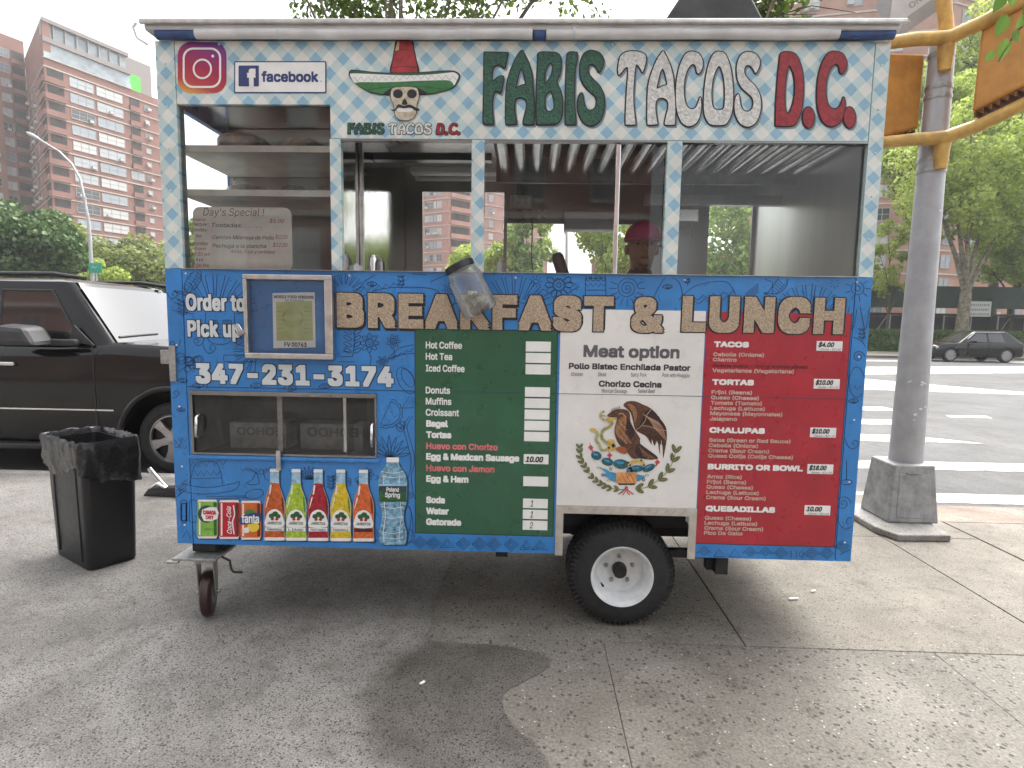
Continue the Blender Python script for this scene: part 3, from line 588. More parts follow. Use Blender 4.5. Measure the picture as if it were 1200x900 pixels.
# left caster
cx, cy = 0.118, 0.045
cm = mat('maroon_urethane', (0.032, 0.011, 0.012), 0.35, var=0.3, scale=20)
MB().box(0.055, 0.175, 0.03, 0.15, 0.352, 0.43).build('caster_post', DARKMETAL, cart, bevel=0.004)
MB().box(-0.005, 0.215, -0.045, 0.165, 0.330, 0.345).box(-0.03, 0.03, -0.055, -0.035, 0.318, 0.332).build('caster_plate', GALV, cart, bevel=0.004)
ca = Matrix.Rotation(rad(18), 3, 'Z')
def CP(x, y, z): return Vector((cx, cy, 0)) + ca @ Vector((x, y, z))
MB().lathe([(0.055, 0.0), (0.060, -0.012), (0.050, -0.024)], (cx, cy, 0.333), (0, 0, 1), 20).build('caster_swivel', GALV, cart, smooth=40)
wax = ca @ Vector((1, 0, 0))
wh = MB(); wh.lathe([(0.06, -0.024), (0.105, -0.024), (0.118, -0.016), (0.122, 0), (0.118, 0.016), (0.105, 0.024), (0.06, 0.024)], CP(0, 0.02, 0.123), wax, 36)
cw = wh.build('caster_wheel', cm, cart, smooth=40)
MB().lathe([(0.062, -0.026), (0.058, -0.027), (0.02, -0.030)], CP(0, 0.02, 0.123), wax, 20).lathe([(0.062, 0.026), (0.058, 0.027), (0.02, 0.030)], CP(0, 0.02, 0.123), wax, 20).build('caster_hub', GALV, cw, smooth=40)
fk = MB()
for sx in (-1, 1):
    fk.add([CP(sx * 0.036, 0.055, 0.315), CP(sx * 0.036, -0.05, 0.315), CP(sx * 0.036, -0.005, 0.10), CP(sx * 0.036, 0.045, 0.10), CP(sx * 0.041, 0.055, 0.315), CP(sx * 0.041, -0.05, 0.315), CP(sx * 0.041, -0.005, 0.10), CP(sx * 0.041, 0.045, 0.10)], [(0, 1, 2, 3), (7, 6, 5, 4), (0, 4, 5, 1), (1, 5, 6, 2), (2, 6, 7, 3), (3, 7, 4, 0)])
fk.obox(CP(0, 0, 0.313), (0.084, 0.11, 0.012), ca); fk.tube([CP(-0.055, 0.02, 0.123), CP(0.06, 0.02, 0.123)], 0.010, 8)
fk.build('caster_fork', GALV, cart)
MB().tube([(0.20, 0.02, 0.338), (0.255, 0.015, 0.315), (0.262, 0.012, 0.275), (0.275, 0.010, 0.258), (0.325, 0.0, 0.262)], 0.006, 8).build('brake_lever', DARKMETAL, cart, smooth=60)
for yy in (1.32,):
    MB().box(0.08, 0.16, yy - 0.04, yy + 0.04, 0.20, 0.43).build('caster_post', DARKMETAL, cart); MB().lathe([(0.105, -0.022), (0.122, 0), (0.105, 0.022)], (0.12, yy, 0.123), (1, 0, 0), 24).build('caster_wheel', cm, cart, smooth=40)
MB().box(2.96, 3.03, 1.25, 1.32, 0.01, 0.43).build('support_leg', GALV, cart)
# rolled awning along the roof edge
def roll(px0, px1, m, r=0.023, y=-0.028):
    a = G(px0, 40); b = G(px1, 40); n = 14; pts = []; rs = []
    for i in range(n + 1):
        x = a[0] + (b[0] - a[0]) * i / n; pts.append((x, y + 0.004 * noise.noise((x * 4, 0, 1)), 2.818 + 0.004 * noise.noise((x * 3, 2, 0)))); rs.append(r * (1 + 0.07 * noise.noise((x * 5, 7, 0))))
    return MB().tube(pts, rs, 14).build('rolled_awning', m, cart, smooth=60)
roll(234, 624, TARP); roll(640, 979, TARP)
roll(187, 233, BTARP, 0.022, -0.02); roll(626, 639, BTARP, 0.024, -0.02); roll(981, 1044, BTARP, 0.020, -0.02)
MB().box(-0.035, 3.36, -0.062, -0.046, 2.848, 2.870).build('roof_edge', ALU, cart, bevel=0.006)
for x in (G(331, 40)[0], G(549, 40)[0], G(672, 40)[0]): MB().lathe([(0.0255, -0.006), (0.0255, 0.006)], (x, -0.028, 2.818), (1, 0, 0), 14).build('awning_strap', PGREY, cart, smooth=30)
MB().tube([(-0.045, -0.06, 2.85), (-0.06, -0.06, 2.83), (-0.05, -0.05, 2.79), (-0.015, -0.03, 2.77)], 0.006, 6).build('tie_cord', PWHITE, cart, smooth=60)
# black roof vent
vm = mat('black_vent_sheet', (0.02, 0.018, 0.018), 0.35, 0.4, var=0.4, scale=5, bump=0.3, bscale=9)
vv = [(2.44, 0.62, 2.869), (3.02, 0.62, 2.869), (3.02, 1.15, 2.869), (2.44, 1.15, 2.869), (2.46, 0.62, 3.20), (2.99, 0.62, 3.20), (3.06, 0.95, 3.20), (2.46, 1.15, 3.20), (2.56, 0.66, 3.36), (2.92, 0.66, 3.36), (2.98, 0.95, 3.36), (2.56, 1.05, 3.36)]
MB().add(vv, [(0, 1, 5, 4), (1, 2, 6, 5), (2, 3, 7, 6), (3, 0, 4, 7), (4, 5, 9, 8), (5, 6, 10, 9), (6, 7, 11, 10), (7, 4, 8, 11), (8, 9, 10, 11)]).build('roof_vent', vm, cart, bevel=0.01)
MB().box(0.95, 1.2, 0.4, 0.6, 2.869, 2.93).build('roof_hatch', PGREY, cart, bevel=0.01)

# ------------------------------------------------------------------ print on the cart front
BL1 = -0.0012
# coloured menu boards: sheets on the skin
def board(name, x0, x1, z0, z1, m):
    b = MB(); b.box(x0 - 0.004, x1 + 0.004, -0.0006, 0.0, z0 - 0.004, z1 + 0.004, 1); b.box(x0, x1, BL1 - 0.0006, -0.0006, z0, z1, 0)
    return b.build(name, [m, INK], cart)
gx0, gx1 = G(487, 500)[0], G(651.5, 500)[0] - 0.004
zt = 1.497; zbm = 0.494
gb = board('menu_board_green', gx0, gx1, zbm, zt, GREEN)
wb_ = MB().box(1.8965, 2.5745, BL1 - 0.0006, 0.0, 0.6505, 1.602).build('menu_board_white', WHITEV, cart)
rb = MB().box(2.579, 3.245, BL1 - 0.0006, 0.0, 0.478, 1.60, 0).box(3.2455, 3.249, BL1, 0.0, 0.474, 1.604, 1).box(2.579, 3.245, BL1, 0.0, 0.474, 0.4775, 1).build('menu_board_red', [RED, INK], cart)
# horizontal sheet seam
MB().box(0.082, 3.253, BL1 - 0.0016, 0.0, 1.1985, 1.2008).build('sheet_seam', INKB, cart)
Y1 = BL1 - 0.0018; Y2 = Y1 - 0.0012; Y3 = Y2 - 0.0012
# green board
def line(par, m, *a, **k):
    q = MB(); words(q, *a, **k); return q.build('lettering', m, par)
for s, x1, b in (('Hot Coffee', 541.5, 408.2), ('Hot Tea', 530, 421.5), ('Iced Coffee', 544.5, 435.3), ('Donuts', 527.5, 461), ('Muffins', 529, 474), ('Croissant', 538, 487)): line(gb, PWHITE, s, 499, x1, b, 8, Y1, 0, 0.02)
for s, x1, b in (('Bagel', 525, 500), ('Tortas', 529, 513), ('Egg & Mexican Sausage', 608.5, 538.5), ('Egg & Ham', 549, 564.5), ('Soda', 521.5, 589.3), ('Water', 526, 602.3), ('Gatorade', 540.5, 615)): line(gb, PWHITE, s, 499.5, x1, b, 7.8, Y1, 0, 0.045)
line(gb, PPINK, 'Huevo con Chorizo', 499.5, 583.5, 526, 7.4, Y1, 0, 0.035); line(gb, PPINK, 'Huevo con Jamon', 499.5, 579.5, 551.8, 7.4, Y1, 0, 0.035);
for (t_, b_, x0, x1, s) in ((400, 412.3, 616.3, 645.3, ''), (413.4, 425.5, 616.2, 645.2, ''), (426.8, 439, 616, 645, ''), (453.4, 465.3, 615.3, 644.3, ''), (466.6, 478.6, 615, 644, ''), (479.8, 491.8, 614.8, 643.8, ''), (492.8, 504.6, 614.6, 643.4, ''), (505.8, 517.4, 614.3, 643.2, ''), (532, 544, 613.8, 642.6, '10.00'), (558, 570, 613.3, 642.2, ''), (584, 595.7, 613, 641.8, '1'), (596.9, 608.4, 612.8, 641.6, '1'), (609.6, 621.2, 612.6, 641.3, '2')):
    p = MB(); a = G(x0, t_); b = G(x1, b_); p.box(a[0], b[0], Y1, BL1, b[1], a[1], 0)
    if s == '10.00': words(p, s, x0 + 2, x1 - 6, b_ - 2.8, 6.6, Y2, 1, 0.03, 0.25)
    elif s: words(p, s, x0 + 8, x0 + 12, b_ - 2.5, 7, Y2, 1, -0.005, 0.2)
    p.build('price_tag', [PWHITE, INK], gb)
# white board
GP1 = mat('grey_print', (0.10, 0.10, 0.11), 0.4); GP2 = mat('dark_grey_print', (0.035, 0.035, 0.04), 0.4)
line(wb_, GP1, 'Meat option', 683.5, 796, 418.3, 14.2, Y1, 0, 0.035); line(wb_, GP2, 'Pollo Bistec Enchilada Pastor', 666.5, 809, 432.2, 7, Y1, 0, 0.035); line(wb_, GP2, 'Chorizo Cecina', 701.5, 775, 453, 7.2, Y1, 0, 0.035)
for s, x0, x1, b in (('Chicken', 669, 683, 440.5), ('Steak', 700.5, 710.5, 440.7), ('Spicy Pork', 739, 757.5, 441.2), ('Pork with Pinapple', 776, 808, 441.8), ('Mexican Sausage', 705, 734.5, 460), ('Salted Beef', 747.5, 767.5, 460.2)): line(wb_, GP2, s, x0, x1, b, 4.6, Y1, 0)
# red board
for s, x0, x1, b in (('TACOS', 836.5, 877.3, 406.6), ('TORTAS', 834.3, 883, 450.8), ('CHALUPAS', 831, 896, 507), ('BURRITO OR BOWL', 829, 940.5, 549.8), ('QUESADILLAS', 826.6, 908, 598.8)): line(rb, PWHITE, s, x0, x1, b, 6.6, Y1, 0, 0.06)
for s, x0, x1, b in (('Cebolla (Onions)', 835.5, 895, 417.3), ('Cilantro', 835, 863, 423.4), ('Vegetarianos (Vegetarians)', 834.5, 930, 436), ('Frijol (Beans)', 833.5, 881, 461.5), ('Queso (Cheese)', 832.8, 889, 467.8), ('Tomate (Tomato)', 832.5, 892.5, 474), ('Lechuga (Lettuce)', 832, 896, 480.2), ('Mayonesa (Mayonnaise)', 831.7, 916.5, 486.3), ('Jalapeno', 831.2, 863.5, 492.6), ('Salsa (Green or Red Sauce)', 830.5, 926, 517.5), ('Cebolla (Onions)', 830.2, 888, 523.7), ('Crema (Sour Cream)', 829.8, 901, 529.8), ('Queso Cotija (Cotija Cheese)', 829.5, 929, 536), ('Arroz (Rice)', 828.3, 869, 560.3), ('Frijol (Beans)', 828, 874, 566.4), ('Queso (Cheese)', 827.6, 882, 572.4), ('Lechuga (Lettuce)', 827.4, 889, 578.6), ('Crema (Sour Cream)', 827, 897, 584.6), ('Queso (Cheese)', 825.6, 880, 608.6), ('Lechuga (Lettuce)', 825.3, 887, 614.5), ('Crema (Sour Cream)', 825, 894, 620.5), ('Pico De Gallo', 824.6, 870, 626.2)):
    line(rb, PTAN, s, x0, x1, b, 4.4, Y1, 0, 0.035)
line(rb, PDRED, 'Huevos suelto - (for or a while slices)', 835, 946, 430.2, 4.0, Y1, 0, 0.035)
for s, x0, t_, in (('$4.00', 957, 399.5), ('$10.00', 953.8, 443.8), ('$10.00', 949.5, 500.8), ('$18.00', 946.2, 543.6), ('10.00', 942.8, 591.8)):
    p = MB(); a = G(x0, t_); b = G(x0 + 29.4, t_ + 12); p.box(a[0], b[0], Y1, BL1, b[1], a[1], 0)
    words(p, s, x0 + 1.5, x0 + (22 if len(s) > 5 else 20), t_ + 7, 5.5, Y2, 1, 0.03, 0.3); words(p, 'Cecina = $11.00', x0 + 4, x0 + 28, t_ + 10.8, 2.2, Y2, 1, 0, 0.3); p.build('price_tag', [PWHITE, INK], rb)
# outlined white lettering on the blue skin
for s, x0, x1, b, c, bo in (('Order to', 218.5, 288, 363.8, 19.5, 0.03), ('Pick up', 220.5, 283, 394.5, 19.3, 0.03), ('347-231-3174', 230, 461.5, 449.3, 24, 0.045)):
    bt = MB(); words(bt, s, x0, x1, b, c, BL1, 1, bo, grow=0.0042, space=1.06); words(bt, s, x0, x1, b, c, Y2, 0, bo, space=1.06); bt.build('lettering', [PGREY, INK], front)
# BREAKFAST & LUNCH: raised, tan, rope-textured
TANL = mat('tan_letter', (0.42, 0.31, 0.20), 0.5, var=0.32, scale=120, bump=0.5, bscale=150, var2=(0.58, 0.46, 0.33))
for s, x0, x1, b, c in (('BREAKFAST', 395.5, 718, 383.6, 40.5), ('&', 739, 777, 389.3, 41), ('LUNCH', 798, 987, 388.7, 42)):
    bw = 0.054 if len(s) > 1 else 0.030
    hl = MB(); words(hl, s, x0 + 1.3, x1 + 1.3, b + 2.0, c, Y1 + 0.0008, 1, bw, grow=0.0045, space=1.14); words(hl, s, x0, x1, b, c, Y1 - 0.001, 1, bw, grow=0.0050, space=1.14)
    words(hl, s, x0, x1, b, c, Y2 - 0.003, 0, bw, space=1.14); hl.build('lettering', [TANL, INK], front)

# FABIS TACOS D.C.
_A = lambda p: (545 + p[0] / 5.106, 45 + p[1] / 5.106); _B = lambda p: (770 + p[0] / 4.2105, 45 + p[1] / 4.2105)
gF = [[(118, 95), (128, 88), (248, 90), (252, 98), (245, 140), (236, 178), (226, 172), (205, 160), (180, 165), (162, 195), (158, 258), (172, 258), (200, 235), (222, 230), (228, 240), (222, 285), (212, 328), (205, 322), (185, 318), (170, 335), (162, 380), (162, 440), (168, 508), (160, 515), (120, 513), (112, 505), (112, 440), (115, 300), (116, 180)]]
gA = [[(338, 78), (352, 95), (378, 150), (398, 220), (405, 300), (412, 400), (410, 505), (402, 515), (358, 515), (350, 505), (362, 450), (372, 405), (365, 370), (340, 355), (312, 358), (295, 385), (295, 440), (305, 505), (298, 513), (255, 515), (247, 505), (246, 400), (252, 280), (275, 195), (305, 125)], [(338, 180), (355, 220), (364, 275), (340, 284), (302, 300), (308, 260), (322, 205)]]
gB = [[(445, 90), (520, 88), (552, 95), (570, 120), (572, 170), (562, 225), (545, 262), (562, 300), (578, 360), (580, 430), (572, 480), (550, 508), (510, 516), (435, 515), (430, 505), (428, 400), (432, 250), (438, 130)], [(500, 155), (518, 150), (527, 170), (522, 210), (505, 245), (480, 278), (474, 260), (478, 200)], [(510, 315), (528, 345), (537, 400), (530, 430), (500, 443), (480, 425), (474, 390), (480, 345)]]
gI = [[(620, 90), (660, 88), (668, 95), (665, 140), (655, 200), (652, 300), (652, 400), (660, 505), (652, 515), (608, 515), (602, 505), (602, 400), (605, 250), (610, 130)]]
gS = [[(760, 78), (800, 90), (825, 125), (822, 165), (802, 203), (790, 185), (770, 160), (745, 158), (732, 185), (738, 215), (765, 250), (800, 285), (825, 335), (832, 400), (822, 455), (800, 500), (765, 522), (735, 520), (705, 500), (682, 455), (675, 405), (680, 355), (695, 330), (703, 345), (708, 385), (725, 425), (752, 435), (778, 420), (788, 385), (780, 350), (755, 325), (718, 290), (695, 245), (688, 190), (692, 145), (710, 100), (735, 82)]]
gT = [[(930, 110), (955, 88), (1000, 80), (1050, 86), (1078, 105), (1080, 140), (1062, 203), (1050, 185), (1030, 160), (1020, 165), (1012, 220), (1005, 330), (1008, 420), (1018, 508), (1010, 517), (968, 517), (960, 508), (962, 420), (968, 300), (975, 210), (972, 175), (955, 180), (935, 205), (918, 220), (915, 180), (922, 135)]]
gC = [[(175, 68), (205, 78), (222, 110), (222, 145), (208, 172), (196, 170), (190, 140), (175, 128), (155, 145), (138, 185), (130, 240), (133, 300), (148, 340), (172, 352), (192, 340), (205, 310), (212, 292), (216, 330), (210, 380), (190, 420), (155, 435), (120, 415), (98, 360), (92, 290), (96, 210), (110, 140), (135, 85), (155, 70)]]
gO = [[(305, 68), (335, 80), (358, 140), (370, 220), (373, 300), (366, 370), (345, 415), (325, 428), (275, 428), (250, 415), (232, 370), (230, 290), (240, 190), (260, 110), (282, 75)], [(305, 138), (322, 170), (332, 230), (333, 300), (328, 345), (310, 355), (285, 352), (270, 330), (266, 270), (272, 210), (288, 160)]]
gD = [[(612, 75), (660, 72), (690, 95), (710, 150), (718, 220), (715, 310), (705, 370), (685, 415), (660, 432), (590, 432), (583, 422), (585, 330), (592, 220), (602, 120)], [(650, 135), (668, 165), (678, 220), (676, 290), (662, 345), (645, 372), (630, 355), (626, 290), (630, 215), (640, 155)]]
PA = lambda g, dx=0, dy=0: [[(_A(p)[0] + dx, _A(p)[1] + dy) for p in s] for s in g]
PB = lambda g, fx=lambda x: x: [[_B((fx(p[0]), p[1])) for p in s] for s in g]
dot = lambda cx: PB([ell(cx, 392, 28, 50, 14)])
LET = [(0, PA(gF)), (0, PA(gA)), (0, PA(gB)), (0, PA(gI)), (0, PA(gS)), (1, PA(gT)), (1, PA(gA, 165.2, 0.6)), (1, PB(gC)), (1, PB(gO)), (1, PA(gS, 183.2, 1.2)), (2, PB(gD)), (2, dot(745)), (2, PB(gC, lambda x: 787 + (x - 92) * 1.1)), (2, dot(947))]
LG = mat('dark_green_letter', (0.015, 0.085, 0.05), 0.35, var=0.4, scale=90, bump=0.6, bscale=120); LW = mat('white_letter', (0.62, 0.62, 0.60), 0.4, var=0.2, scale=70, bump=0.9, bscale=90); LR = mat('red_letter', (0.28, 0.012, 0.02), 0.35, var=0.25, scale=40, bump=0.3, bscale=90)
SHAD = mat('grey_shadow_print', (0.20, 0.24, 0.27), 0.5)
fl = MB()
for k, sp in LET:
    w = [smooth_poly([G(*p) for p in s], 3) for s in sp]
    put(fl, thicken(shape([[(a + 0.008, b - 0.009) for a, b in s] for s in w]), 0.004, 1, 8, False), -0.0008, 4)
    put(fl, thicken(shape(w), 0.0062, 1, 12, False), -0.0024, 3); put(fl, shape(w), -0.0052, k)
fl.build('lettering', [LG, LW, LR, INK, SHAD], fascia, smooth=25)
fs2 = MB()
for k, sp in LET:                                               # the small repeat under the logo
    q = [[(407.5 + (p[0] - 566.5) * (539.5 - 407.5) / (1001.5 - 566.5), 144.3 + (p[1] - 61) * 13.2 / 87 + (p[0] - 566) * 0.001) for p in s] for s in sp]
    w = [smooth_poly([G(*p) for p in s], 2) for s in q]
    put(fs2, thicken(shape(w), 0.0030, 1, 8, False), -0.0016, 3); put(fs2, shape(w), -0.0030, k)
fs2.build('lettering', [LG, LW, LR, INK], fascia)
# sombrero logo
_L = lambda pts: [(395 + x / 6.921, 35 + y / 6.921) for x, y in pts]
lg = MB(); LM = [INK, mat('logo_green', (0.035, 0.17, 0.05), 0.4, var=0.2, scale=25), PWHITE, mat('logo_red', (0.36, 0.03, 0.035), 0.4, var=0.25, scale=20), mat('logo_bone', (0.52, 0.46, 0.35), 0.4, var=0.25, scale=40), mat('logo_tan', (0.55, 0.40, 0.24), 0.4), mat('logo_deep_green', (0.02, 0.10, 0.045), 0.4)]
brim = [(97, 350), (110, 330), (150, 326), (300, 343), (440, 350), (660, 345), (850, 333), (940, 333), (985, 350), (1002, 380), (988, 420), (950, 470), (880, 500), (760, 527), (650, 532), (430, 535), (330, 527), (250, 502), (180, 462), (130, 415), (101, 380)]
y = -0.0015
flat(lg, _L([(484, 88), (610, 88), (627, 150), (648, 250), (664, 350), (540, 358), (430, 350), (448, 240), (464, 150)]), y, 0, 4)
flat(lg, _L([(492, 92), (603, 92), (619, 152), (640, 252), (656, 345), (540, 351), (438, 345), (457, 242), (472, 152)]), y - .0008, 3)
flat(lg, _L([(490, 98), (506, 98), (502, 165), (472, 174)]), y - .0016, 5)
for p in ([(470, 178), (540, 162), (622, 170)], [(446, 312), (540, 298), (648, 310)], [(495, 238), (512, 262), (542, 195), (568, 262), (592, 205)]): ribbon(lg, smooth_poly(_L(p), 4, False) if len(p) == 3 else _L(p), 0.0016, y - .0020, 0)
flat(lg, _L(brim), y - .0024, 0, 4)
bc = (550, 430); flat(lg, _L([(bc[0] + (x - bc[0]) * .982, bc[1] + (q - bc[1]) * .93) for x, q in brim]), y - .0032, 6, 4)
flat(lg, _L([(108, 370), (130, 357), (300, 363), (540, 373), (760, 366), (900, 352), (950, 350), (985, 375), (975, 410), (950, 455), (935, 430), (880, 412), (700, 420), (450, 428), (280, 430), (180, 430), (150, 438), (125, 405)]), y - .0040, 2, 3)
flat(lg, _L([(150, 440), (190, 428), (400, 428), (650, 418), (880, 412), (930, 425), (940, 455), (900, 485), (760, 516), (560, 526), (400, 526), (300, 510), (220, 478)]), y - .0040, 1, 3)
ribbon(lg, _L([(140 + 830 * i / 29, (415 if i % 2 else 378) - 10 * math.sin(i / 29 * 3.0) + (8 if i < 15 else 0)) for i in range(30)]), 0.0015, y - .0048, 0)
ribbon(lg, smooth_poly(_L([(255, 490), (400, 470), (560, 466), (720, 468), (865, 485)]), 4, False), 0.0018, y - .0048, 0)
flat(lg, _L([(395, 530), (420, 490), (480, 470), (620, 468), (690, 490), (715, 525)]), y - .0046, 0, 3)
skl = [(445, 490), (480, 472), (560, 468), (640, 475), (662, 510), (665, 560), (650, 600), (640, 690), (600, 730), (550, 738), (500, 728), (475, 690), (462, 610), (440, 560)]
flat(lg, _L([(552 + (x - 552) * 1.05, 605 + (q - 605) * 1.035) for x, q in skl]), y - .0052, 0, 4); flat(lg, _L(skl), y - .0060, 4, 4)
for c in (497, 610): flat(lg, _L(ell(c, 524, 40, 37, 16)), y - .0068, 0)
flat(lg, _L([(550, 560), (576, 606), (552, 614), (528, 606)]), y - .0068, 0, 2)
flat(lg, _L([(490, 640), (550, 634), (614, 640), (606, 668), (550, 674), (498, 668)]), y - .0068, 2, 2)
for x in range(505, 605, 14): ribbon(lg, _L([(x, 636), (x + 1, 700)]), 0.0009, y - .0074, 5)
flat(lg, _L([(433, 650), (470, 652), (500, 610), (545, 622), (592, 612), (636, 632), (677, 655), (640, 662), (600, 637), (545, 642), (500, 637), (468, 666)]), y - .0080, 0, 3)
lg.build('logo', LM, fascia)
# instagram-style camera square and the facebook plate
def grad_mat():
    m = bpy.data.materials.new('sunset_gradient_print'); nt = nodes_of(m); N = nt.nodes; L = nt.links; b = N['Principled BSDF']
    tc = N.new('ShaderNodeTexCoord'); sx = N.new('ShaderNodeSeparateXYZ'); L.new(tc.outputs['Generated'], sx.inputs[0])
    a = N.new('ShaderNodeMath'); a.operation = 'MULTIPLY_ADD'; a.inputs[1].default_value = 0.28; L.new(sx.outputs[0], a.inputs[0])
    c = N.new('ShaderNodeMath'); c.operation = 'MULTIPLY'; c.inputs[1].default_value = 0.72; L.new(sx.outputs[2], c.inputs[0]); L.new(c.outputs[0], a.inputs[2])
    cr = N.new('ShaderNodeValToRGB'); e = cr.color_ramp.elements
    for i, (p, col) in enumerate(((0.04, (0.66, 0.36, 0.05)), (0.22, (0.45, 0.05, 0.05)), (0.5, (0.34, 0.012, 0.06)), (0.72, (0.24, 0.015, 0.14)), (0.95, (0.10, 0.03, 0.24)))):
        k = e[i] if i < 2 else e.new(p); k.position = p; k.color = (*col, 1)
    L.new(a.outputs[0], cr.inputs['Fac']); L.new(cr.outputs[0], b.inputs['Base Color']); b.inputs['Roughness'].default_value = 0.35; return m
ig = MB(); rr = lambda a, b, c, d, r: [G(*p) for p in rrect(a, b, c, d, r)]
put(ig, shape([rr(208.5, 49.5, 265.5, 109.3, 15)]), -0.0015, 0)
put(ig, shape([rr(214.5, 56, 259.5, 103.5, 12), rr(216.8, 58.4, 257.2, 101, 10)]), -0.0027, 1)
put(ig, shape([[G(*p) for p in ell(237.5, 81, 11.3, 12, 28)], [G(*p) for p in ell(237.5, 81, 9.2, 9.8, 28)]]), -0.0027, 1); put(ig, shape([[G(*p) for p in ell(249.7, 66, 1.7, 1.8, 10)]]), -0.0027, 1)
ig.build('social_icon', [grad_mat(), PWHITE], fascia)
NAVY = mat('navy_print', (0.025, 0.05, 0.17), 0.35, var=0.15); fb = MB()
put(fb, shape([rr(274.5, 71.8, 382.8, 109.6, 2)]), -0.0015, 1); put(fb, shape([rr(276, 73.3, 381.3, 108, 1)]), -0.0027, 0); put(fb, shape([rr(280, 77.2, 303.8, 101.6, 1)]), -0.0039, 1)
words(fb, 'f', 290.5, 300.8, 102.2, 20.6, -0.0051, 0, 0.06); words(fb, 'facebook', 307, 373.5, 96.3, 12.3, -0.0039, 1, 0.03); words(fb, '.', 376, 377.2, 96.3, 8, -0.0039, 1)
fb.build('social_plate', [PWHITE, NAVY], fascia)

# ------------------------------------------------------------------ drinks printed on the blue skin
_D = lambda pts: [(210 + x / 4.2857, 530 + y / 4.2857) for x, y in pts]
DRM = [INKB, PWHITE, mat('soda_orange', (0.50, 0.10, 0.02), 0.3, var=0.35, scale=60), mat('soda_lime', (0.35, 0.48, 0.04), 0.3, var=0.3, scale=60), mat('soda_red', (0.34, 0.012, 0.025), 0.3, var=0.35, scale=60), mat('soda_yellow', (0.62, 0.45, 0.02), 0.3, var=0.25, scale=60), mat('soda_mandarin', (0.60, 0.12, 0.025), 0.3, var=0.3, scale=60), mat('bottle_clear', (0.30, 0.48, 0.62), 0.2, var=0.25, scale=40), mat('label_green', (0.02, 0.10, 0.03), 0.4, var=0.3, scale=80), mat('can_green', (0.20, 0.42, 0.06), 0.3, var=0.2), mat('can_red', (0.45, 0.012, 0.03), 0.3, var=0.15), mat('can_orange', (0.62, 0.13, 0.02), 0.3, var=0.2), mat('water_blue', (0.17, 0.35, 0.48), 0.2, var=0.5, scale=45), mat('label_dark', (0.02, 0.055, 0.06), 0.4, var=0.4, scale=60), NAVY, mat('leaf_print', (0.05, 0.2, 0.05), 0.4), mat('bright_yellow_print', (0.75, 0.55, 0.05), 0.4), mat('gloss_print', (0.75, 0.70, 0.66), 0.3), mat('soda_shade', (0.10, 0.02, 0.012), 0.4, var=0.4, scale=40)]
yb = -0.0014
def prof(cx, pr, dx=0, dy=0): return [(cx + w + dx, q + dy) for q, w in pr] + [(cx - w + dx, q + dy) for q, w in pr[::-1]]
SB = [(84, 20), (97, 22), (150, 23), (175, 27), (205, 38), (240, 49), (270, 53), (300, 53), (330, 51), (400, 51), (425, 54), (436, 53), (443, 46)]
for i, (c, liq, nm) in enumerate(((480, 2, 'TAMARINDO'), (588, 3, 'LIME'), (699, 4, 'FRUIT PUNCH'), (812, 5, 'PINEAPPLE'), (926, 6, 'MANDARIN'))):
    b = MB(); dy = i * 1.2
    flat(b, _D(prof(c, SB, 9, dy + 6)), yb, 0, 2); flat(b, _D(prof(c, SB, 0, dy)), yb - .0008, 7, 2)
    flat(b, _D(prof(c, [(155, 21), (175, 25), (205, 36), (240, 47), (270, 51), (300, 51), (330, 49), (400, 49), (425, 52), (433, 50)], 0, dy)), yb - .0016, liq, 2)
    flat(b, _D(prof(c, [(82, 21), (98, 23)], 0, dy)), yb - .0024, 1)
    flat(b, _D([(c + 36, 215 + dy), (c + 44, 245 + dy), (c + 47, 300 + dy), (c + 40, 290 + dy), (c + 36, 250 + dy)]), yb - .0021, 18 if liq in (2, 4, 6) else 15, 2)
    flat(b, _D([(c - 34, 225 + dy), (c - 28, 225 + dy), (c - 40, 268 + dy), (c - 46, 280 + dy)]), yb - .0021, 17, 2)
    flat(b, _D([(c - 22, 162 + dy), (c - 14, 162 + dy), (c - 20, 205 + dy), (c - 28, 212 + dy)]), yb - .0021, 17)
    flat(b, _D([(c - 45, 372 + dy), (c - 44, 330 + dy), (c - 30, 298 + dy), (c, 284 + dy), (c + 30, 298 + dy), (c + 44, 330 + dy), (c + 45, 372 + dy)]), yb - .0024, 1, 2)
    for ax, ay, r in ((-14, 318, 15), (4, 308, 16), (18, 320, 14)): flat(b, _D(ell(c + ax, ay + dy, r, r * 0.85, 8)), yb - .0030 - r * 1e-5, 8)
    for ax in (-10, 12): flat(b, _D(ell(c + ax, 334 + dy, 9, 7, 8)), yb - .0034, 10)
    x0, y0_ = _D([(c - 36, 360 + dy)])[0]; x1 = _D([(c + 36, 0)])[0][0]; words(b, 'JARRITOS', x0, x1, y0_, 3.2, yb - .0034, 8, 0.015)
    flat(b, _D([(c - 47, 376 + dy), (c + 47, 376 + dy), (c + 46, 394 + dy), (c - 46, 394 + dy)]), yb - .0024, 1 if liq != 6 else 18)
    x0, y0_ = _D([(c - 38, 391 + dy)])[0]; x1 = _D([(c + 38, 0)])[0][0]; words(b, nm, x0, x1, y0_, 2.6, yb - .0034, 0, 0.01)
    flat(b, _D(prof(c, [(426, 50), (433, 51), (441, 45)], 0, dy)), yb - .0024, 17)
    b.build('bottle_print', DRM, front)
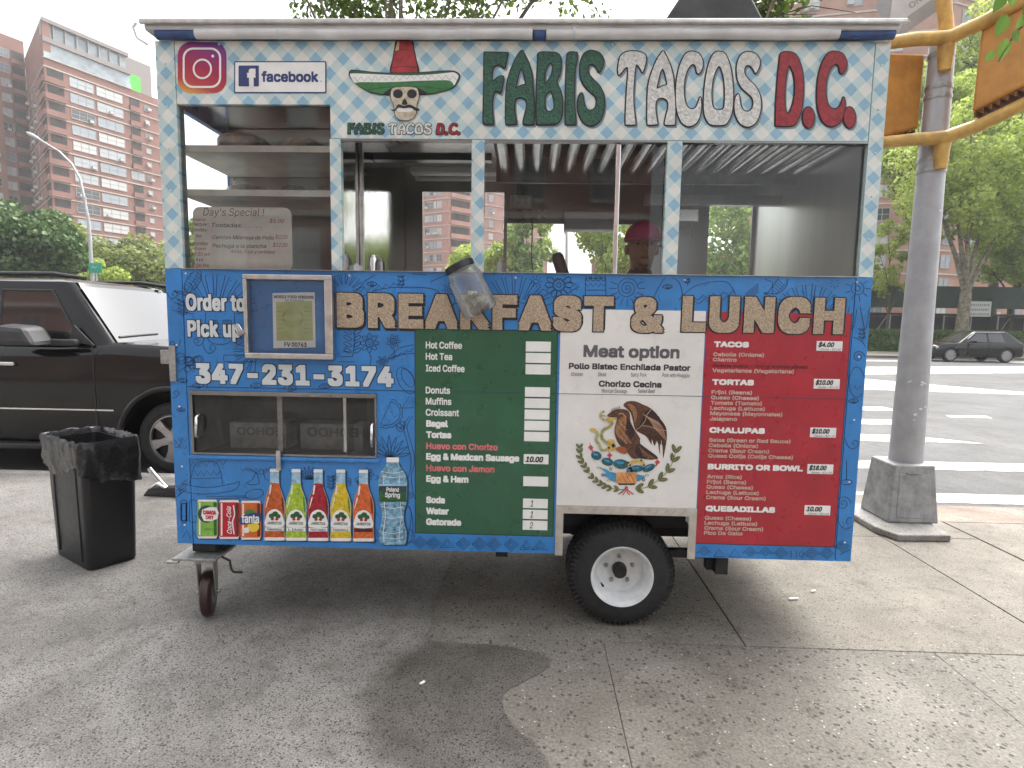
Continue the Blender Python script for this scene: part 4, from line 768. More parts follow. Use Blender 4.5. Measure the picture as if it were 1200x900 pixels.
for i, (a, z, col) in enumerate(((90, 237, 9), (200, 240, 10), (308, 243, 11))):
    b = MB(); w = 105; pr = [(a + 8, z), (a + w - 8, z), (a + w - 1, z + 14), (a + w, z + 176), (a + w - 8, z + 195), (a + 8, z + 195), (a, z + 176), (a + 1, z + 14)]
    flat(b, _D([(x + 8, q + 6) for x, q in pr]), yb, 0); flat(b, _D(pr), yb - .0008, 17); flat(b, _D([(x, min(max(q, z + 10), z + 184)) for x, q in pr]), yb - .0016, col)
    flat(b, _D([(a + w * .80, z + 14), (a + w * .95, z + 14), (a + w * .95, z + 178), (a + w * .82, z + 178)]), yb - .0020, {9: 8, 10: 18, 11: 18}[col])
    flat(b, _D([(a + w * .10, z + 14), (a + w * .18, z + 14), (a + w * .18, z + 178), (a + w * .10, z + 178)]), yb - .0020, 17)
    t0 = _D([(a + 12, z + 92)])[0]; t1 = _D([(a + w - 14, 0)])[0][0]
    if i == 0:
        flat(b, _D(ell(a + 50, z + 72, 44, 44, 20)), yb - .0024, 13); flat(b, _D([(a + 28, z + 50), (a + 100, z + 38), (a + 104, z + 96), (a + 36, z + 106)]), yb - .0030, 1, 2)
        p = _D([(a + 32, z + 74)])[0]; words(b, 'CANADA', p[0], p[0] + 15.5, p[1], 5, yb - .0036, 10, 0.04); p = _D([(a + 46, z + 98)])[0]; words(b, 'DRY', p[0], p[0] + 9.5, p[1], 4.6, yb - .0036, 10, 0.04)
        p = _D([(a + 40, z + 152)])[0]; words(b, 'GINGER ALE', p[0], p[0] + 12, p[1], 2.2, yb - .0036, 8)
    elif i == 1:
        vs, fs = glyphs('Coca-Cola', 0.012, 0, 0, 0.35); u1 = max(v[0] for v in vs); p = Vector(G(*_D([(a + 66, z + 172)])[0])); q = Vector(G(*_D([(a + 66, z + 30)])[0])); s = (q.y - p.y) / u1
        put(b, ([(p.x - v[1] * s * 1.15, p.y + v[0] * s, v[2]) for v in vs], fs), yb - .0030, 1)
        ribbon(b, smooth_poly(_D([(a + 74, z + 25), (a + 80, z + 70), (a + 70, z + 110), (a + 78, z + 170)]), 5, False), 0.006, yb - .0026, 1)
    else:
        flat(b, _D(ell(a + 50, z + 62, 28, 20, 12)), yb - .0026, 15); flat(b, _D(ell(a + 66, z + 130, 30, 26, 16)), yb - .0024, 16); flat(b, _D([(a + 4, z + 75), (a + 100, z + 58), (a + 103, z + 100), (a + 6, z + 120)]), yb - .0030, 14, 2)
        p = _D([(a + 8, z + 110)])[0]; words(b, 'fanta', p[0], p[0] + 20.5, p[1], 10.5, yb - .0038, 1, 0.018); flat(b, _D([(a + 20, z + 135), (a + 44, z + 132), (a + 46, z + 158), (a + 22, z + 162)]), yb - .0030, 17)
    b.build('can_print', DRM, front)
b = MB(); WBP = [(50, 25), (72, 36), (100, 60), (130, 70), (165, 72), (245, 70), (290, 58), (330, 54), (365, 60), (395, 69), (440, 69), (456, 62), (464, 50)]
flat(b, _D(prof(1073, WBP, 9, 5)), yb, 0, 2); flat(b, _D(prof(1073, WBP)), yb - .0008, 12, 2); flat(b, _D(prof(1073, [(25, 31), (50, 31)])), yb - .0016, 1)
for q in (95, 118, 272, 300, 322, 345, 372, 398, 425, 447): ribbon(b, smooth_poly(_D([(1020 + abs(q - 330) * -.02, q), (1073, q + 9), (1126, q)]), 4, False), 0.0022, yb - .0016, 17 if q % 3 else 7)
for x, w in ((1030, 0.003), (1110, 0.002)): ribbon(b, smooth_poly(_D([(x, 110), (x - 4, 150), (x, 240), (x + 6, 320), (x - 4, 400), (x, 450)]), 4, False), w, yb - .0018, 17)
flat(b, _D(prof(1073, [(162, 70), (247, 69)])), yb - .0024, 13); flat(b, _D(prof(1073, [(158, 70), (168, 70)])), yb - .0028, 7)
flat(b, _D([(1004, 247), (1004, 205), (1018, 190), (1030, 212), (1044, 196), (1060, 225), (1100, 222), (1112, 195), (1124, 210), (1136, 188), (1142, 205), (1142, 247)]), yb - .0030, 8)
for s, q, x0, x1 in (('Poland', 196, 1042, 1104), ('Spring', 224, 1035, 1110)): p = _D([(x0, q)])[0]; words(b, s, p[0], _D([(x1, q)])[0][0], p[1], 5 if s[1] == 'o' else 5.6, yb - .0038, 1, 0.02)
b.build('water_bottle_print', DRM, front)

# ------------------------------------------------------------------ emblem on the white board
_E = lambda pts: [(660 + x / 6.667, 455 + q / 6.667) for x, q in pts]
em = MB(); EM = [mat('eagle_brown', (0.10, 0.04, 0.022), 0.4, var=0.4, scale=70), mat('eagle_dark', (0.028, 0.012, 0.012), 0.4, var=0.4, scale=70), mat('eagle_tan', (0.30, 0.14, 0.06), 0.4, var=0.35, scale=90), mat('eagle_light', (0.48, 0.28, 0.18), 0.4), mat('beak_yellow', (0.56, 0.38, 0.10), 0.4, var=0.25, scale=60), mat('snake_tan', (0.45, 0.42, 0.22), 0.4, var=0.3, scale=90), mat('cactus_teal', (0.02, 0.13, 0.16), 0.4, var=0.4, scale=60), mat('flower_red', (0.55, 0.07, 0.09), 0.4), mat('ribbon_blue', (0.05, 0.27, 0.48), 0.4, var=0.2, scale=40), mat('stone_orange', (0.62, 0.28, 0.10), 0.4, var=0.2, scale=40), mat('wreath_green', (0.11, 0.13, 0.045), 0.4, var=0.4, scale=70), mat('wreath_light', (0.30, 0.30, 0.14), 0.4), INK, PWHITE, mat('talon_rust', (0.32, 0.09, 0.03), 0.4)]
y = Y1
def eb(pts, mi, sm=2, k=0): flat(em, _E(pts), y - 0.0007 * k, mi, sm)
def er(pts, wpx, mi, k=0, sm=True): ribbon(em, smooth_poly(_E(pts), 5, False) if sm else _E(pts), wpx / 6.667 / 245, y - 0.0007 * k, mi)
eb([(468, 130), (500, 102), (560, 100), (620, 125), (690, 160), (750, 230), (790, 280), (808, 330), (808, 400), (795, 480), (780, 545), (775, 470), (765, 400), (755, 460), (758, 520), (745, 470), (735, 400), (715, 450), (700, 420), (690, 390), (690, 440), (665, 400), (640, 370), (600, 350), (560, 320), (545, 260), (525, 190), (490, 155)], 0)
eb([(640, 180), (700, 170), (750, 230), (790, 290), (806, 340), (770, 330), (700, 290), (620, 290), (600, 330), (570, 320), (610, 250)], 1, 2, 1)
eb([(480, 130), (520, 110), (570, 125), (600, 170), (605, 240), (590, 290), (560, 310), (560, 240), (535, 180), (500, 150)], 0, 2, 2); eb([(500, 125), (545, 130), (575, 175), (570, 250), (553, 262), (545, 195)], 2, 2, 3)
for i in range(9): er([(600 + i * 18, 330 - i * 14), (660 + i * 15, 370 - i * 6), (690 + i * 12, 400 + i * 6)], 6, 1, 2)
for i in range(8): er([(620 + i * 16, 200 + i * 8), (670 + i * 15, 240 + i * 10), (720 + i * 11, 320 + i * 12)], 4, 3, 3)
er([(560, 330), (600, 300), (640, 250), (650, 210), (690, 160)], 5, 3, 4); er([(620, 290), (680, 300), (740, 320), (808, 330)], 5, 3, 4)
eb([(340, 215), (365, 190), (400, 170), (450, 160), (500, 170), (520, 200), (525, 260), (560, 330), (600, 390), (600, 430), (680, 490), (740, 540), (700, 555), (600, 545), (560, 550), (530, 540), (500, 500), (470, 470), (430, 430), (405, 370), (400, 310), (415, 260), (420, 225), (380, 225)], 0, 2, 4)
eb([(590, 425), (680, 490), (740, 542), (690, 556), (600, 546), (560, 500), (570, 450)], 1, 0, 5); eb([(490, 220), (525, 265), (555, 340), (530, 400), (500, 350), (485, 280)], 1, 2, 5)
for i in range(4): er([(590 + i * 8, 450 + i * 22), (640 + i * 8, 500 + i * 14), (720 - i * 22, 548)], 4, 2, 6)
eb([(420, 260), (450, 220), (490, 215), (490, 290), (480, 350), (510, 400), (540, 425), (500, 430), (460, 410), (420, 370), (405, 320)], 2, 2, 6)
for i in range(5):
    for j in range(3): er([(425 + j * 22 + i * 8, 255 + i * 36), (430 + j * 22 + i * 8, 282 + i * 36), (444 + j * 22 + i * 8, 290 + i * 34)], 4, (3 if (i + j) % 2 else 1), 8)
eb([(355, 205), (385, 175), (440, 160), (480, 175), (470, 215), (420, 225), (370, 220)], 0, 2, 7); er([(430, 200), (460, 195), (490, 230)], 8, 3, 8)
for i in range(5): er([(375 + i * 16, 182 - i * 4), (384 + i * 14, 155 - i * 4)], 5, 0, 7, False)
eb(ell(378, 202, 6, 6, 8), 12, 0, 9); eb([(322, 246), (345, 228), (415, 226), (402, 245), (370, 266), (345, 260)], 4, 2, 9)
er([(385, 262), (360, 300), (315, 325), (298, 360), (310, 400), (345, 425), (388, 408)], 30, 5, 3); er([(385, 262), (360, 300), (315, 325), (298, 360), (310, 400), (345, 425)], 6, 10, 4)
er([(340, 478), (300, 482), (282, 440), (256, 400), (266, 350), (232, 325)], 24, 5, 3); er([(340, 478), (300, 482), (282, 440), (256, 400), (266, 350)], 5, 11, 4); eb(ell(232, 325, 26, 14, 12), 4, 0, 4)
er([(322, 250), (290, 222), (300, 190), (322, 178)], 18, 5, 3); er([(295, 212), (330, 215)], 10, 11, 4, False)
eb([(345, 400), (390, 398), (405, 430), (415, 470), (375, 490), (335, 480), (350, 440)], 4, 2, 5); eb([(405, 470), (450, 452), (492, 470), (488, 512), (440, 500)], 14, 2, 6); eb(ell(390, 445, 14, 16, 10), 1, 0, 7); eb(ell(355, 462, 10, 8, 8), 12, 0, 7)
for x, q in ((215, 462), (362, 522), (735, 576)):
    for a in range(4): eb(ell(x + 11 * math.cos(a * 1.57), q + 11 * math.sin(a * 1.57), 9, 9, 8), 7, 0, 1 + a % 2)
    er([(x, q), (x + (18 if x < 300 else -14 if x > 700 else 0), q + 34)], 12, 7, 1, False); er([(x, q - 10), (x - 10, q - 38)], 4, 7, 1, False)
for cx_, cy_, rx, ry, ro in ((258, 524, 42, 34, .3), (345, 572, 47, 31, .25), (450, 590, 62, 38, .1), (515, 650, 24, 38, .2), (570, 626, 62, 26, -.1), (668, 620, 52, 27, -.45)):
    eb(ell(cx_, cy_, rx, ry, 16, rot=ro), 6, 0, 5); eb(ell(cx_ - rx * .15, cy_ - ry * .3, rx * .55, ry * .25, 12, rot=ro), 8, 0, 6)
    for a in range(7): eb(ell(cx_ + rx * .65 * math.cos(a * .9), cy_ + ry * .6 * math.sin(a * .9), 4, 4, 6), 12, 0, 7)
eb([(500, 600), (520, 570), (570, 558), (620, 565), (640, 590), (630, 602), (600, 585), (550, 588), (520, 605)], 4, 2, 8)
for c in ((506, 576), (520, 598), (628, 598), (606, 560)): eb(ell(*c, 8, 8, 8), 12, 0, 9)
eb([(288, 622), (340, 632), (365, 652), (412, 660), (420, 700), (412, 728), (380, 720), (340, 690), (300, 680), (335, 662)], 8, 2, 3); eb([(566, 672), (610, 678), (640, 688), (612, 712), (570, 726)], 8, 2, 3)
eb(rrect(412, 653, 572, 740, 14), 9, 0, 6); eb(rrect(430, 738, 560, 752, 4), 12, 0, 5)
for i in range(3): er([(450 + i * 34, 660), (490 + i * 34, 734)], 5, 14, 7, False)
for c in ((278, 620, 18, 9), (370, 628, 11, 12), (308, 674, 13, 12), (355, 718, 16, 9), (652, 678, 17, 8), (626, 712, 13, 13)):
    put(em, shape([[G(*p) for p in _E(ell(*c, 12))], [G(*p) for p in _E(ell(c[0], c[1], c[2] * .6, c[3] * .6, 12))]]), y - 0.003, 11 if c[0] in (278, 355, 652) else 12)
def wreath(path, big, n):
    pp = smooth_poly(path, 6, False); er(path, 7, 11, 1)
    for i in range(n):
        t = i / (n - 1) * (len(pp) - 2); k = int(t); p = pp[k]; d = (pp[k + 1][0] - p[0], pp[k + 1][1] - p[1]); a = math.atan2(d[1], d[0])
        for s in (-1, 1):
            w = a + math.pi + s * 0.55; L_ = big; c = (p[0] + L_ * .5 * math.cos(w), p[1] + L_ * .5 * math.sin(w))
            eb(ell(c[0], c[1], L_ * .55, L_ * .24, 12, rot=w), 10, 0, 2 + (s > 0)); er([(p[0], p[1]), (p[0] + L_ * .9 * math.cos(w), p[1] + L_ * .9 * math.sin(w))], 3, 11, 4, False)
wreath([(128, 470), (135, 550), (175, 620), (225, 690), (295, 745), (365, 778), (440, 785)], 44, 12); wreath([(875, 500), (860, 560), (825, 630), (775, 690), (715, 735), (640, 775), (560, 780)], 66, 6)
er([(490, 762), (478, 790), (432, 826)], 9, 10, 3); er([(492, 762), (490, 795), (462, 832)], 8, 7, 4); er([(500, 765), (506, 795), (548, 826)], 9, 7, 3); er([(498, 790), (500, 812), (520, 832)], 8, 7, 4); er([(470, 790), (440, 790), (415, 805)], 6, 10, 3)
em.build('emblem', EM, wb_)

# ------------------------------------------------------------------ line drawings all over the blue skin
dd = MB(); YD = -0.0009
def ln(pts, w=0.0032, sm=0, closed=False):
    p = list(pts)
    if closed: p = p + [p[0]]
    run = []
    for q in (smooth_poly(p, sm, False) if sm else p):           # stay on the blue skin
        x_, z_ = G(*q)
        if 0.004 < x_ < 3.326 and 0.41 < z_ < 1.758: run.append(q)
        else:
            ribbon(dd, run, w, YD); run = []
    ribbon(dd, run, w, YD)
def d_sun(x, y, r, n=10, ring=True):
    if ring: ln(ell(x, y, r * .5, r * .5, 14), closed=True); ln(ell(x, y, r * .22, r * .22, 10), closed=True)
    for i in range(n):
        a = 6.283 * i / n; ln([(x + r * .6 * math.cos(a), y + r * .6 * math.sin(a)), (x + r * math.cos(a), y + r * math.sin(a))])
def d_spiral(x, y, r, turns=2.5):
    ln([(x + r * t / 40 * math.cos(turns * 6.283 * t / 40), y + r * t / 40 * math.sin(turns * 6.283 * t / 40)) for t in range(41)])
def d_flower(x, y, r, n=8, stem=0):
    ln(ell(x, y, r * .4, r * .4, 12), closed=True); ln(ell(x, y, r * .18, r * .18, 8), closed=True)
    for i in range(n): a = 6.283 * i / n; ln(ell(x + r * .72 * math.cos(a), y + r * .72 * math.sin(a), r * .3, r * .2, 8, rot=a), closed=True)
    if stem: ln([(x, y + r), (x + 2, y + r + stem * .5), (x, y + r + stem)], sm=3)
def d_branch(x, y, h, n=5, s=1):
    ln([(x, y), (x + 3 * s, y - h * .5), (x, y - h)], sm=4)
    for i in range(n):
        q = y - h * (i + 1) / (n + .5)
        for k in (-1, 1): ln(ell(x + k * h * .14, q, h * .13, h * .055, 8, rot=-k * .5), closed=True)
def d_diamond(x, y, r, k=3):
    for i in range(k): s = r * (1 - i / k); ln([(x - s, y), (x, y - s * .9), (x + s, y), (x, y + s * .9)], closed=True)
def d_fan(x, y, r, n=9, a0=200, a1=340):
    for i in range(n):
        a = rad(a0 + (a1 - a0) * i / (n - 1)); d = rad((a1 - a0) / (n - 1) * .33)
        ln([(x + r * .5 * math.cos(a - d), y + r * .5 * math.sin(a - d)), (x + r * math.cos(a - d), y + r * math.sin(a - d)), (x + r * 1.02 * math.cos(a + d), y + r * 1.02 * math.sin(a + d)), (x + r * .5 * math.cos(a + d), y + r * .5 * math.sin(a + d))])
def d_corn(x, y, r, rot=0.6):
    ln(ell(x, y, r, r * .5, 16, rot=-rot), closed=True)
    for i in range(-3, 4):
        c, s = math.cos(-rot), math.sin(-rot); t = i / 4; h = .5 * math.sqrt(1 - t * t)
        ln([(x + r * (t * c + h * s), y + r * (t * s - h * c)), (x + r * (t * c - h * s), y + r * (t * s + h * c))], 0.0018)
    for i in (-.25, 0, .25): c, s = math.cos(-rot), math.sin(-rot); ln([(x + r * (-.9 * c - i * s), y + r * (-.9 * s + i * c)), (x + r * (.9 * c - i * s), y + r * (.9 * s + i * c))], 0.0018)
    ln([(x - r * math.cos(rot), y + r * math.sin(rot)), (x - r * 1.5, y + r * .7), (x - r * .6, y + r * 1.1)], sm=4)
def d_zig(x0, y0, x1, y1, n, h): ln([(x0 + (x1 - x0) * i / n, y0 + (y1 - y0) * i / n + (h if i % 2 else 0)) for i in range(n + 1)])
def d_hat(x, y, w):
    ln([(x - w, y + w * .2), (x - w * .7, y + w * .42), (x, y + w * .5), (x + w * .8, y + w * .38), (x + w, y + w * .12), (x + w * .75, y + w * .18), (x, y + w * .3), (x - w * .8, y + w * .18)], sm=4, closed=False)
    ln([(x - w * .55, y + w * .2), (x - w * .42, y - w * .3), (x - w * .25, y - w * .48), (x + w * .2, y - w * .5), (x + w * .38, y - w * .3), (x + w * .48, y + w * .2)], sm=4); d_zig(x - w * .4, y - w * .22, x + w * .4, y - w * .22, 8, w * .15); ln([(x - w * .48, y + .02 * w), (x + w * .44, y)], 0.0022)
def d_taco(x, y, r, rot=1.1):
    ln([(x + r * math.cos(a + rot), y + r * .85 * math.sin(a + rot)) for a in [rad(k * 12) for k in range(16)]], closed=True)
    ln([(x + r * (1.12 + .08 * (k % 2)) * math.cos(rad(k * 12) + rot), y + r * (1.0 + .08 * (k % 2)) * math.sin(rad(k * 12) + rot)) for k in range(16)], sm=2)
    for k in range(14): a = random.uniform(.2, 2.9) + rot; q = r * random.uniform(.3, .85); ln([(x + q * math.cos(a), y + q * math.sin(a)), (x + q * math.cos(a) + 1.2, y + q * math.sin(a) + .6)], 0.003)
def d_agave(x, y, r):
    for i in range(9):
        a = rad(190 + 160 * i / 8); ln([(x - 2 + i * .5, y), (x + r * .6 * math.cos(a - .1), y + r * .6 * math.sin(a - .1)), (x + r * math.cos(a), y + r * math.sin(a)), (x + r * .55 * math.cos(a + .14), y + r * .55 * math.sin(a + .14)), (x + 2 + i * .3, y)], sm=3)
def d_blossom(x, y, r):
    for i in range(6): ln(ell(x + random.uniform(-r, r), y + random.uniform(-r * .7, r * .7), r * .42, r * .38, 9), closed=True)
def d_eye(x, y, r):
    ln([(x - r, y), (x, y - r * .5), (x + r, y), (x, y + r * .4)], sm=4, closed=False); ln([(x - r, y), (x, y + r * .45), (x + r, y)], sm=4); ln(ell(x, y, r * .28, r * .28, 8), closed=True)
def d_tri(x, y, r): ln([(x - r, y + r * .7), (x, y - r * .8), (x + r, y + r * .6)], closed=True); [ln([(x + a * r, y + b * r), (x + a * r + 1, y + b * r + .5)], 0.003) for a, b in ((-.2, .1), (.2, .2), (0, -.3), (.4, .4), (-.4, .4))]
def d_swirl(x, y, r, s=1): ln([(x - s * r * 1.6, y - r), (x - s * r, y + r * .5), (x, y + r), (x + s * r, y), (x + s * r * .3, y - r * .7), (x - s * r * .2, y), (x + s * r * .2, y + r * .3)], sm=5)
def d_face(x, y, r):
    ln([(x - r, y - r * .9), (x - r * .95, y + r * .6), (x - r * .5, y + r * 1.2), (x + r * .5, y + r * 1.2), (x + r * .95, y + r * .6), (x + r, y - r * .9)], sm=3)
    for k in (-1, 1): ln(rrect(x + k * r * .48 - r * .3, y - r * .4, x + k * r * .48 + r * .3, y - r * .1, r * .1, 2), closed=True); ln(rrect(x + k * r * .48 - r * .16, y - r * .32, x + k * r * .48 + r * .16, y - r * .18, r * .05, 2), closed=True)
    ln([(x - r * .1, y - r * .2), (x - r * .2, y + r * .3), (x + r * .2, y + r * .3)]); ln(rrect(x - r * .45, y + r * .55, x + r * .45, y + r * .8, r * .1, 2), closed=True)
def d_hatch(x, y, w, h, n, s=1):
    for i in range(n): ln([(x, y + h * i / n), (x + w, y + h * i / n - s * w * .8)])
random.seed(11)
d_corn(226, 330, 15, 1.0); d_fan(252, 372, 50, 10, 195, 345); d_face(258, 382, 17); d_swirl(247, 408, 6); d_blossom(222, 422, 13); d_blossom(228, 428, 10); d_branch(214, 372, 22, 4); d_swirl(232, 400, 5, -1)
ln([(285, 318), (300, 322)]); d_fan(300, 410, 26, 5, 100, 190); d_hatch(276, 395, 10, 16, 4); ln(rrect(262, 416, 300, 424, 2), closed=True)
ln([(209, 436), (222, 428), (240, 434), (243, 455)], sm=4); d_eye(214, 446, 6); d_eye(232, 452, 7); d_eye(340, 455, 8); d_eye(300, 452, 7); d_eye(380, 453, 7)
d_branch(413, 418, 40, 5); d_flower(433, 402, 11, 8, 16); d_flower(461, 400, 8, 7, 14); d_flower(448, 424, 7, 6, 12); ln([(455, 420), (468, 408), (485, 404)], sm=3); ln([(452, 422), (470, 416), (486, 414)], sm=3); d_zig(455, 419, 484, 408, 8, 3)
for i in range(4): ln([(396 + i * 3, 424 - i * 6), (416 - i * 3, 424 - i * 6)], 0.003)
ln(ell(476, 446, 9, 17, 14, rot=-.5), closed=True); ln(ell(478, 443, 6, 12, 14, rot=-.5), closed=True)
d_taco(452, 484, 17, -1.2); d_tri(480, 472, 9); d_spiral(471, 497, 6, 1.5); d_swirl(470, 502, 4); d_agave(456, 536, 26); ln([(484, 488), (477, 500), (482, 520), (486, 540), (482, 560), (486, 585)], sm=5); ln([(480, 488), (473, 500), (478, 522), (482, 542), (478, 562)], sm=5)
d_hat(243, 560, 38); ln([(242, 582), (288, 581)], 0.003); ln(ell(298, 579, 11, 5.5, 14, rot=-.2), closed=True); ln([(242, 585), (290, 583)]); d_zig(222, 548, 266, 545, 9, -7)
ln([(290, 548), (306, 556), (318, 546)], sm=3); ln([(300, 552), (304, 566), (296, 568), (288, 566), (296, 562), (300, 552)], sm=2); ln([(309, 550), (311, 562), (318, 562)], sm=2); d_zig(282, 548, 318, 549, 12, 4)
d_agave(362, 562, 16); d_spiral(398, 556, 8); d_flower(430, 556, 8); d_eye(452, 560, 10); d_branch(388, 575, 18, 4); d_blossom(415, 565, 8); ln([(340, 555), (352, 552), (350, 566)], sm=3)
d_fan(452, 640, 22, 7, 200, 340); ln(ell(478, 616, 6, 22, 16), closed=True); ln(ell(478, 628, 8, 8, 12), closed=True); ln([(470, 585), (482, 600), (476, 640)], sm=4); d_spiral(480, 580, 5)
for i in range(5): ln(rrect(213 + (i % 2) * 5, 590 + i * 0, 219, 610, 2), closed=True)
ln(rrect(212, 586, 219, 612, 3), closed=True); ln(rrect(222, 586, 231, 612, 3), closed=True); d_zig(214, 630, 232, 632, 4, -9)
x = 492
while x < 640:                                                # patterned strip along the lower edge
    k = random.choice('ddztx'); r = random.uniform(7, 9); yy = 637 + (x - 207) * 0.0254 - 8.6
    if k == 'd': d_diamond(x, yy, 8.2)
    elif k == 'z': d_zig(x - r, yy + 4, x + r, yy + 4, 4, -9)
    elif k == 't': ln([(x - r, yy + 5), (x, yy - 6), (x + r, yy + 5)], closed=True); ln([(x - r * .5, yy + 3), (x, yy - 3), (x + r * .5, yy + 3)], closed=True)
    elif k == 'x': ln([(x - r, yy - 5), (x + r, yy + 5)]); ln([(x - r, yy + 5), (x + r, yy - 5)]); ln(ell(x, yy, 3, 3, 8), closed=True)
    else: ln([(x - r, yy), (x - r * .5, yy - 6), (x, yy), (x + r * .5, yy + 6), (x + r, yy)], sm=4)
    x += 2.1 * r + 1
x = 825
while x < 972:
    k = random.choice('ddtx'); r = 8; yy = 648 + (x - 820) * .012
    if k == 'd': d_diamond(x, yy, 9)
    elif k == 't': ln([(x - 7, yy + 4), (x, yy - 5), (x + 7, yy + 4)], closed=True)
    else: ln([(x - 6, yy - 4), (x - 6, yy + 5)]); ln([(x, yy - 4), (x, yy + 5)]); ln(ell(x + 6, yy, 3, 3, 8), closed=True)
    x += 18
# top band above the headline
d_fan(404, 345, 24, 8, 180, 330); d_zig(418, 338, 470, 330, 12, 5); ln([(414, 346), (440, 322), (500, 322)], sm=3); ln([(420, 350), (450, 338), (505, 338), (520, 350)], sm=4); d_branch(470, 338, 16, 3); d_eye(436, 333, 6); d_sun(526, 340, 9, 8)
ln([(505, 330), (528, 322), (530, 340)], sm=3); ln(ell(528, 352, 5, 8, 10), closed=True); ln([(505, 360), (540, 355)], 0.003); d_fan(602, 372, 48, 10, 205, 335); d_sun(628, 330, 7, 9, False); ln(ell(628, 330, 3, 3, 8), closed=True)
d_flower(655, 334, 16, 12); ln([(668, 330), (678, 336), (670, 340)], sm=2); ln([(640, 350), (620, 356), (600, 352)], sm=3)
ln(rrect(686, 326, 710, 350, 1, 1), closed=True); d_zig(686, 332, 710, 332, 8, 4); ln([(686, 340), (710, 340)])
for i in range(4): ln(ell(689 + i * 6, 326, 2.5, 3.5, 8), closed=True)
d_spiral(735, 338, 13, 3); d_sun(735, 338, 21, 16, False); ln([(765, 350), (780, 325), (795, 330), (800, 345)], sm=4); d_eye(782, 336, 6); d_branch(805, 334, 12, 3)
ln([(795, 352), (815, 335), (850, 330), (862, 345)], sm=4); d_zig(800, 350, 860, 340, 10, 5); d_zig(806, 358, 858, 352, 8, -6); d_corn(914, 334, 13, 0.9); ln([(872, 324), (905, 330), (898, 345)], sm=3); d_hatch(873, 345, 16, 12, 4)
d_fan(948, 380, 46, 9, 210, 330); d_sun(978, 332, 6, 8, False); d_sun(1005, 338, 15, 9); ln([(995, 360), (992, 380), (1000, 384), (1004, 362)], sm=4); ln([(1008, 360), (1014, 386), (1019, 360)], sm=4)
ln([(1000, 395), (1010, 400), (1016, 410)], sm=3); d_spiral(1006, 418, 7, 2); ln(ell(1004, 448, 9, 18, 16), closed=True); d_zig(1001, 452, 1016, 452, 4, 5); d_branch(1010, 400, 16, 3); d_hatch(993, 490, 18, 40, 8); d_swirl(1000, 520, 6); d_hatch(990, 545, 18, 20, 5, -1); d_spiral(988, 590, 9, 2); d_swirl(993, 612, 8); d_diamond(987, 640, 8); ln([(984, 650), (996, 644)]); d_eye(1000, 470, 6); ln(ell(992, 565, 7, 3, 10), closed=True); ln([(992, 540), (992, 563)])
for i in range(5): d_swirl(203 + i, 345 + i * 58, 5, (-1) ** i)
d_zig(209, 512, 219, 514, 4, 5); d_zig(209, 520, 219, 522, 4, 5); d_eye(212, 480, 5); d_hatch(209, 570, 10, 14, 4)
dd.build('mural_drawing', INKB, front, kind='stuff')

# ------------------------------------------------------------------ loose things on and in the cart
jar = thing('tip_jar', 'clear plastic tip jar with black lid hung tilted on the blue counter front', 'jar', (1.53, -0.075, 1.6))
A_ = Vector((1.43, -0.088, 1.775)); B_ = Vector((1.53, -0.088, 1.575)); ax = (B_ - A_).normalized(); Lj = (B_ - A_).length
jp = [(0.066, 0.0), (0.068, 0.012), (0.072, 0.03), (0.080, 0.045), (0.082, 0.12), (0.082, Lj - 0.02), (0.076, Lj - 0.006), (0.05, Lj)]
JAR = glass('jar_plastic', (0.93, 0.95, 0.96), 0.8, 0.12, 0.05)
jb = MB().lathe(jp, A_, ax, 28, capped=False).lathe([(0.05, Lj), (0.0, Lj - 0.004)], A_, ax, 28, capped=False).build('jar_body', JAR, jar, smooth=40)
MB().lathe([(0.0, -0.024), (0.066, -0.024), (0.070, -0.020), (0.070, 0.004), (0.066, 0.006)], A_, ax, 28, capped=False).build('lid', INK, jar, smooth=30)
bm_ = mat('dollar_bill', (0.50, 0.49, 0.40), 0.7, var=0.35, scale=60); random.seed(3); bl = []
a1 = ax.orthogonal().normalized(); a2 = ax.cross(a1)
for i in range(9):
    c = A_ + ax * (Lj - 0.05 - 0.012 * (i % 4)) + a1 * random.uniform(-0.03, 0.03) + a2 * random.uniform(-0.03, 0.03)
    R = Matrix.Rotation(random.uniform(0, 6), 3, ax) @ Matrix.Rotation(random.uniform(-.7, .7), 3, a1)
    q = MB()
    for k in range(5): w = (k - 2) * 0.016; q.v += [tuple(c + R @ Vector((w, -0.028, 0.010 * math.sin(k * 1.7 + i)))), tuple(c + R @ Vector((w, 0.028, 0.010 * math.sin(k * 1.7 + i + .5))))]
    q.f = [(2 * k, 2 * k + 1, 2 * k + 3, 2 * k + 2) for k in range(4)]; q.m = [0] * 4
    q.build('bill', bm_, jar, smooth=60)
MB().tube([A_ + ax * 0.01 + Vector((-0.060, 0.03, 0.02)), A_ + Vector((-0.05, 0.07, 0.02)), A_ + Vector((0.0, 0.090, 0.01)), A_ + Vector((0.05, 0.07, 0.0)), A_ + ax * 0.01 + Vector((0.060, 0.03, -0.02))], 0.003, 6).build('hanging_wire', GALV, jar, smooth=60)
pl = thing('padlock', 'small steel padlock hanging from the permit case frame', 'padlock', (fx0, -0.04, 1.47))
pz = G(290, 390)[1]; pxx = G(288, 390)[0]
Rp = Matrix.Rotation(rad(-28), 3, 'Y')
MB().obox((pxx, -0.048, pz), (0.036, 0.016, 0.024), Rp).build('lock_body', GALV, pl, bevel=0.004)
sh = [Vector((pxx, -0.048, pz)) + Rp @ Vector((0.012 * math.cos(w), 0, 0.010 + (0.024 if 0 < i < 6 else 0) + 0.012 * math.sin(w))) for i, w in enumerate([0, 0, .6, 1.2, 1.9, 2.5, 3.14, 3.14])]
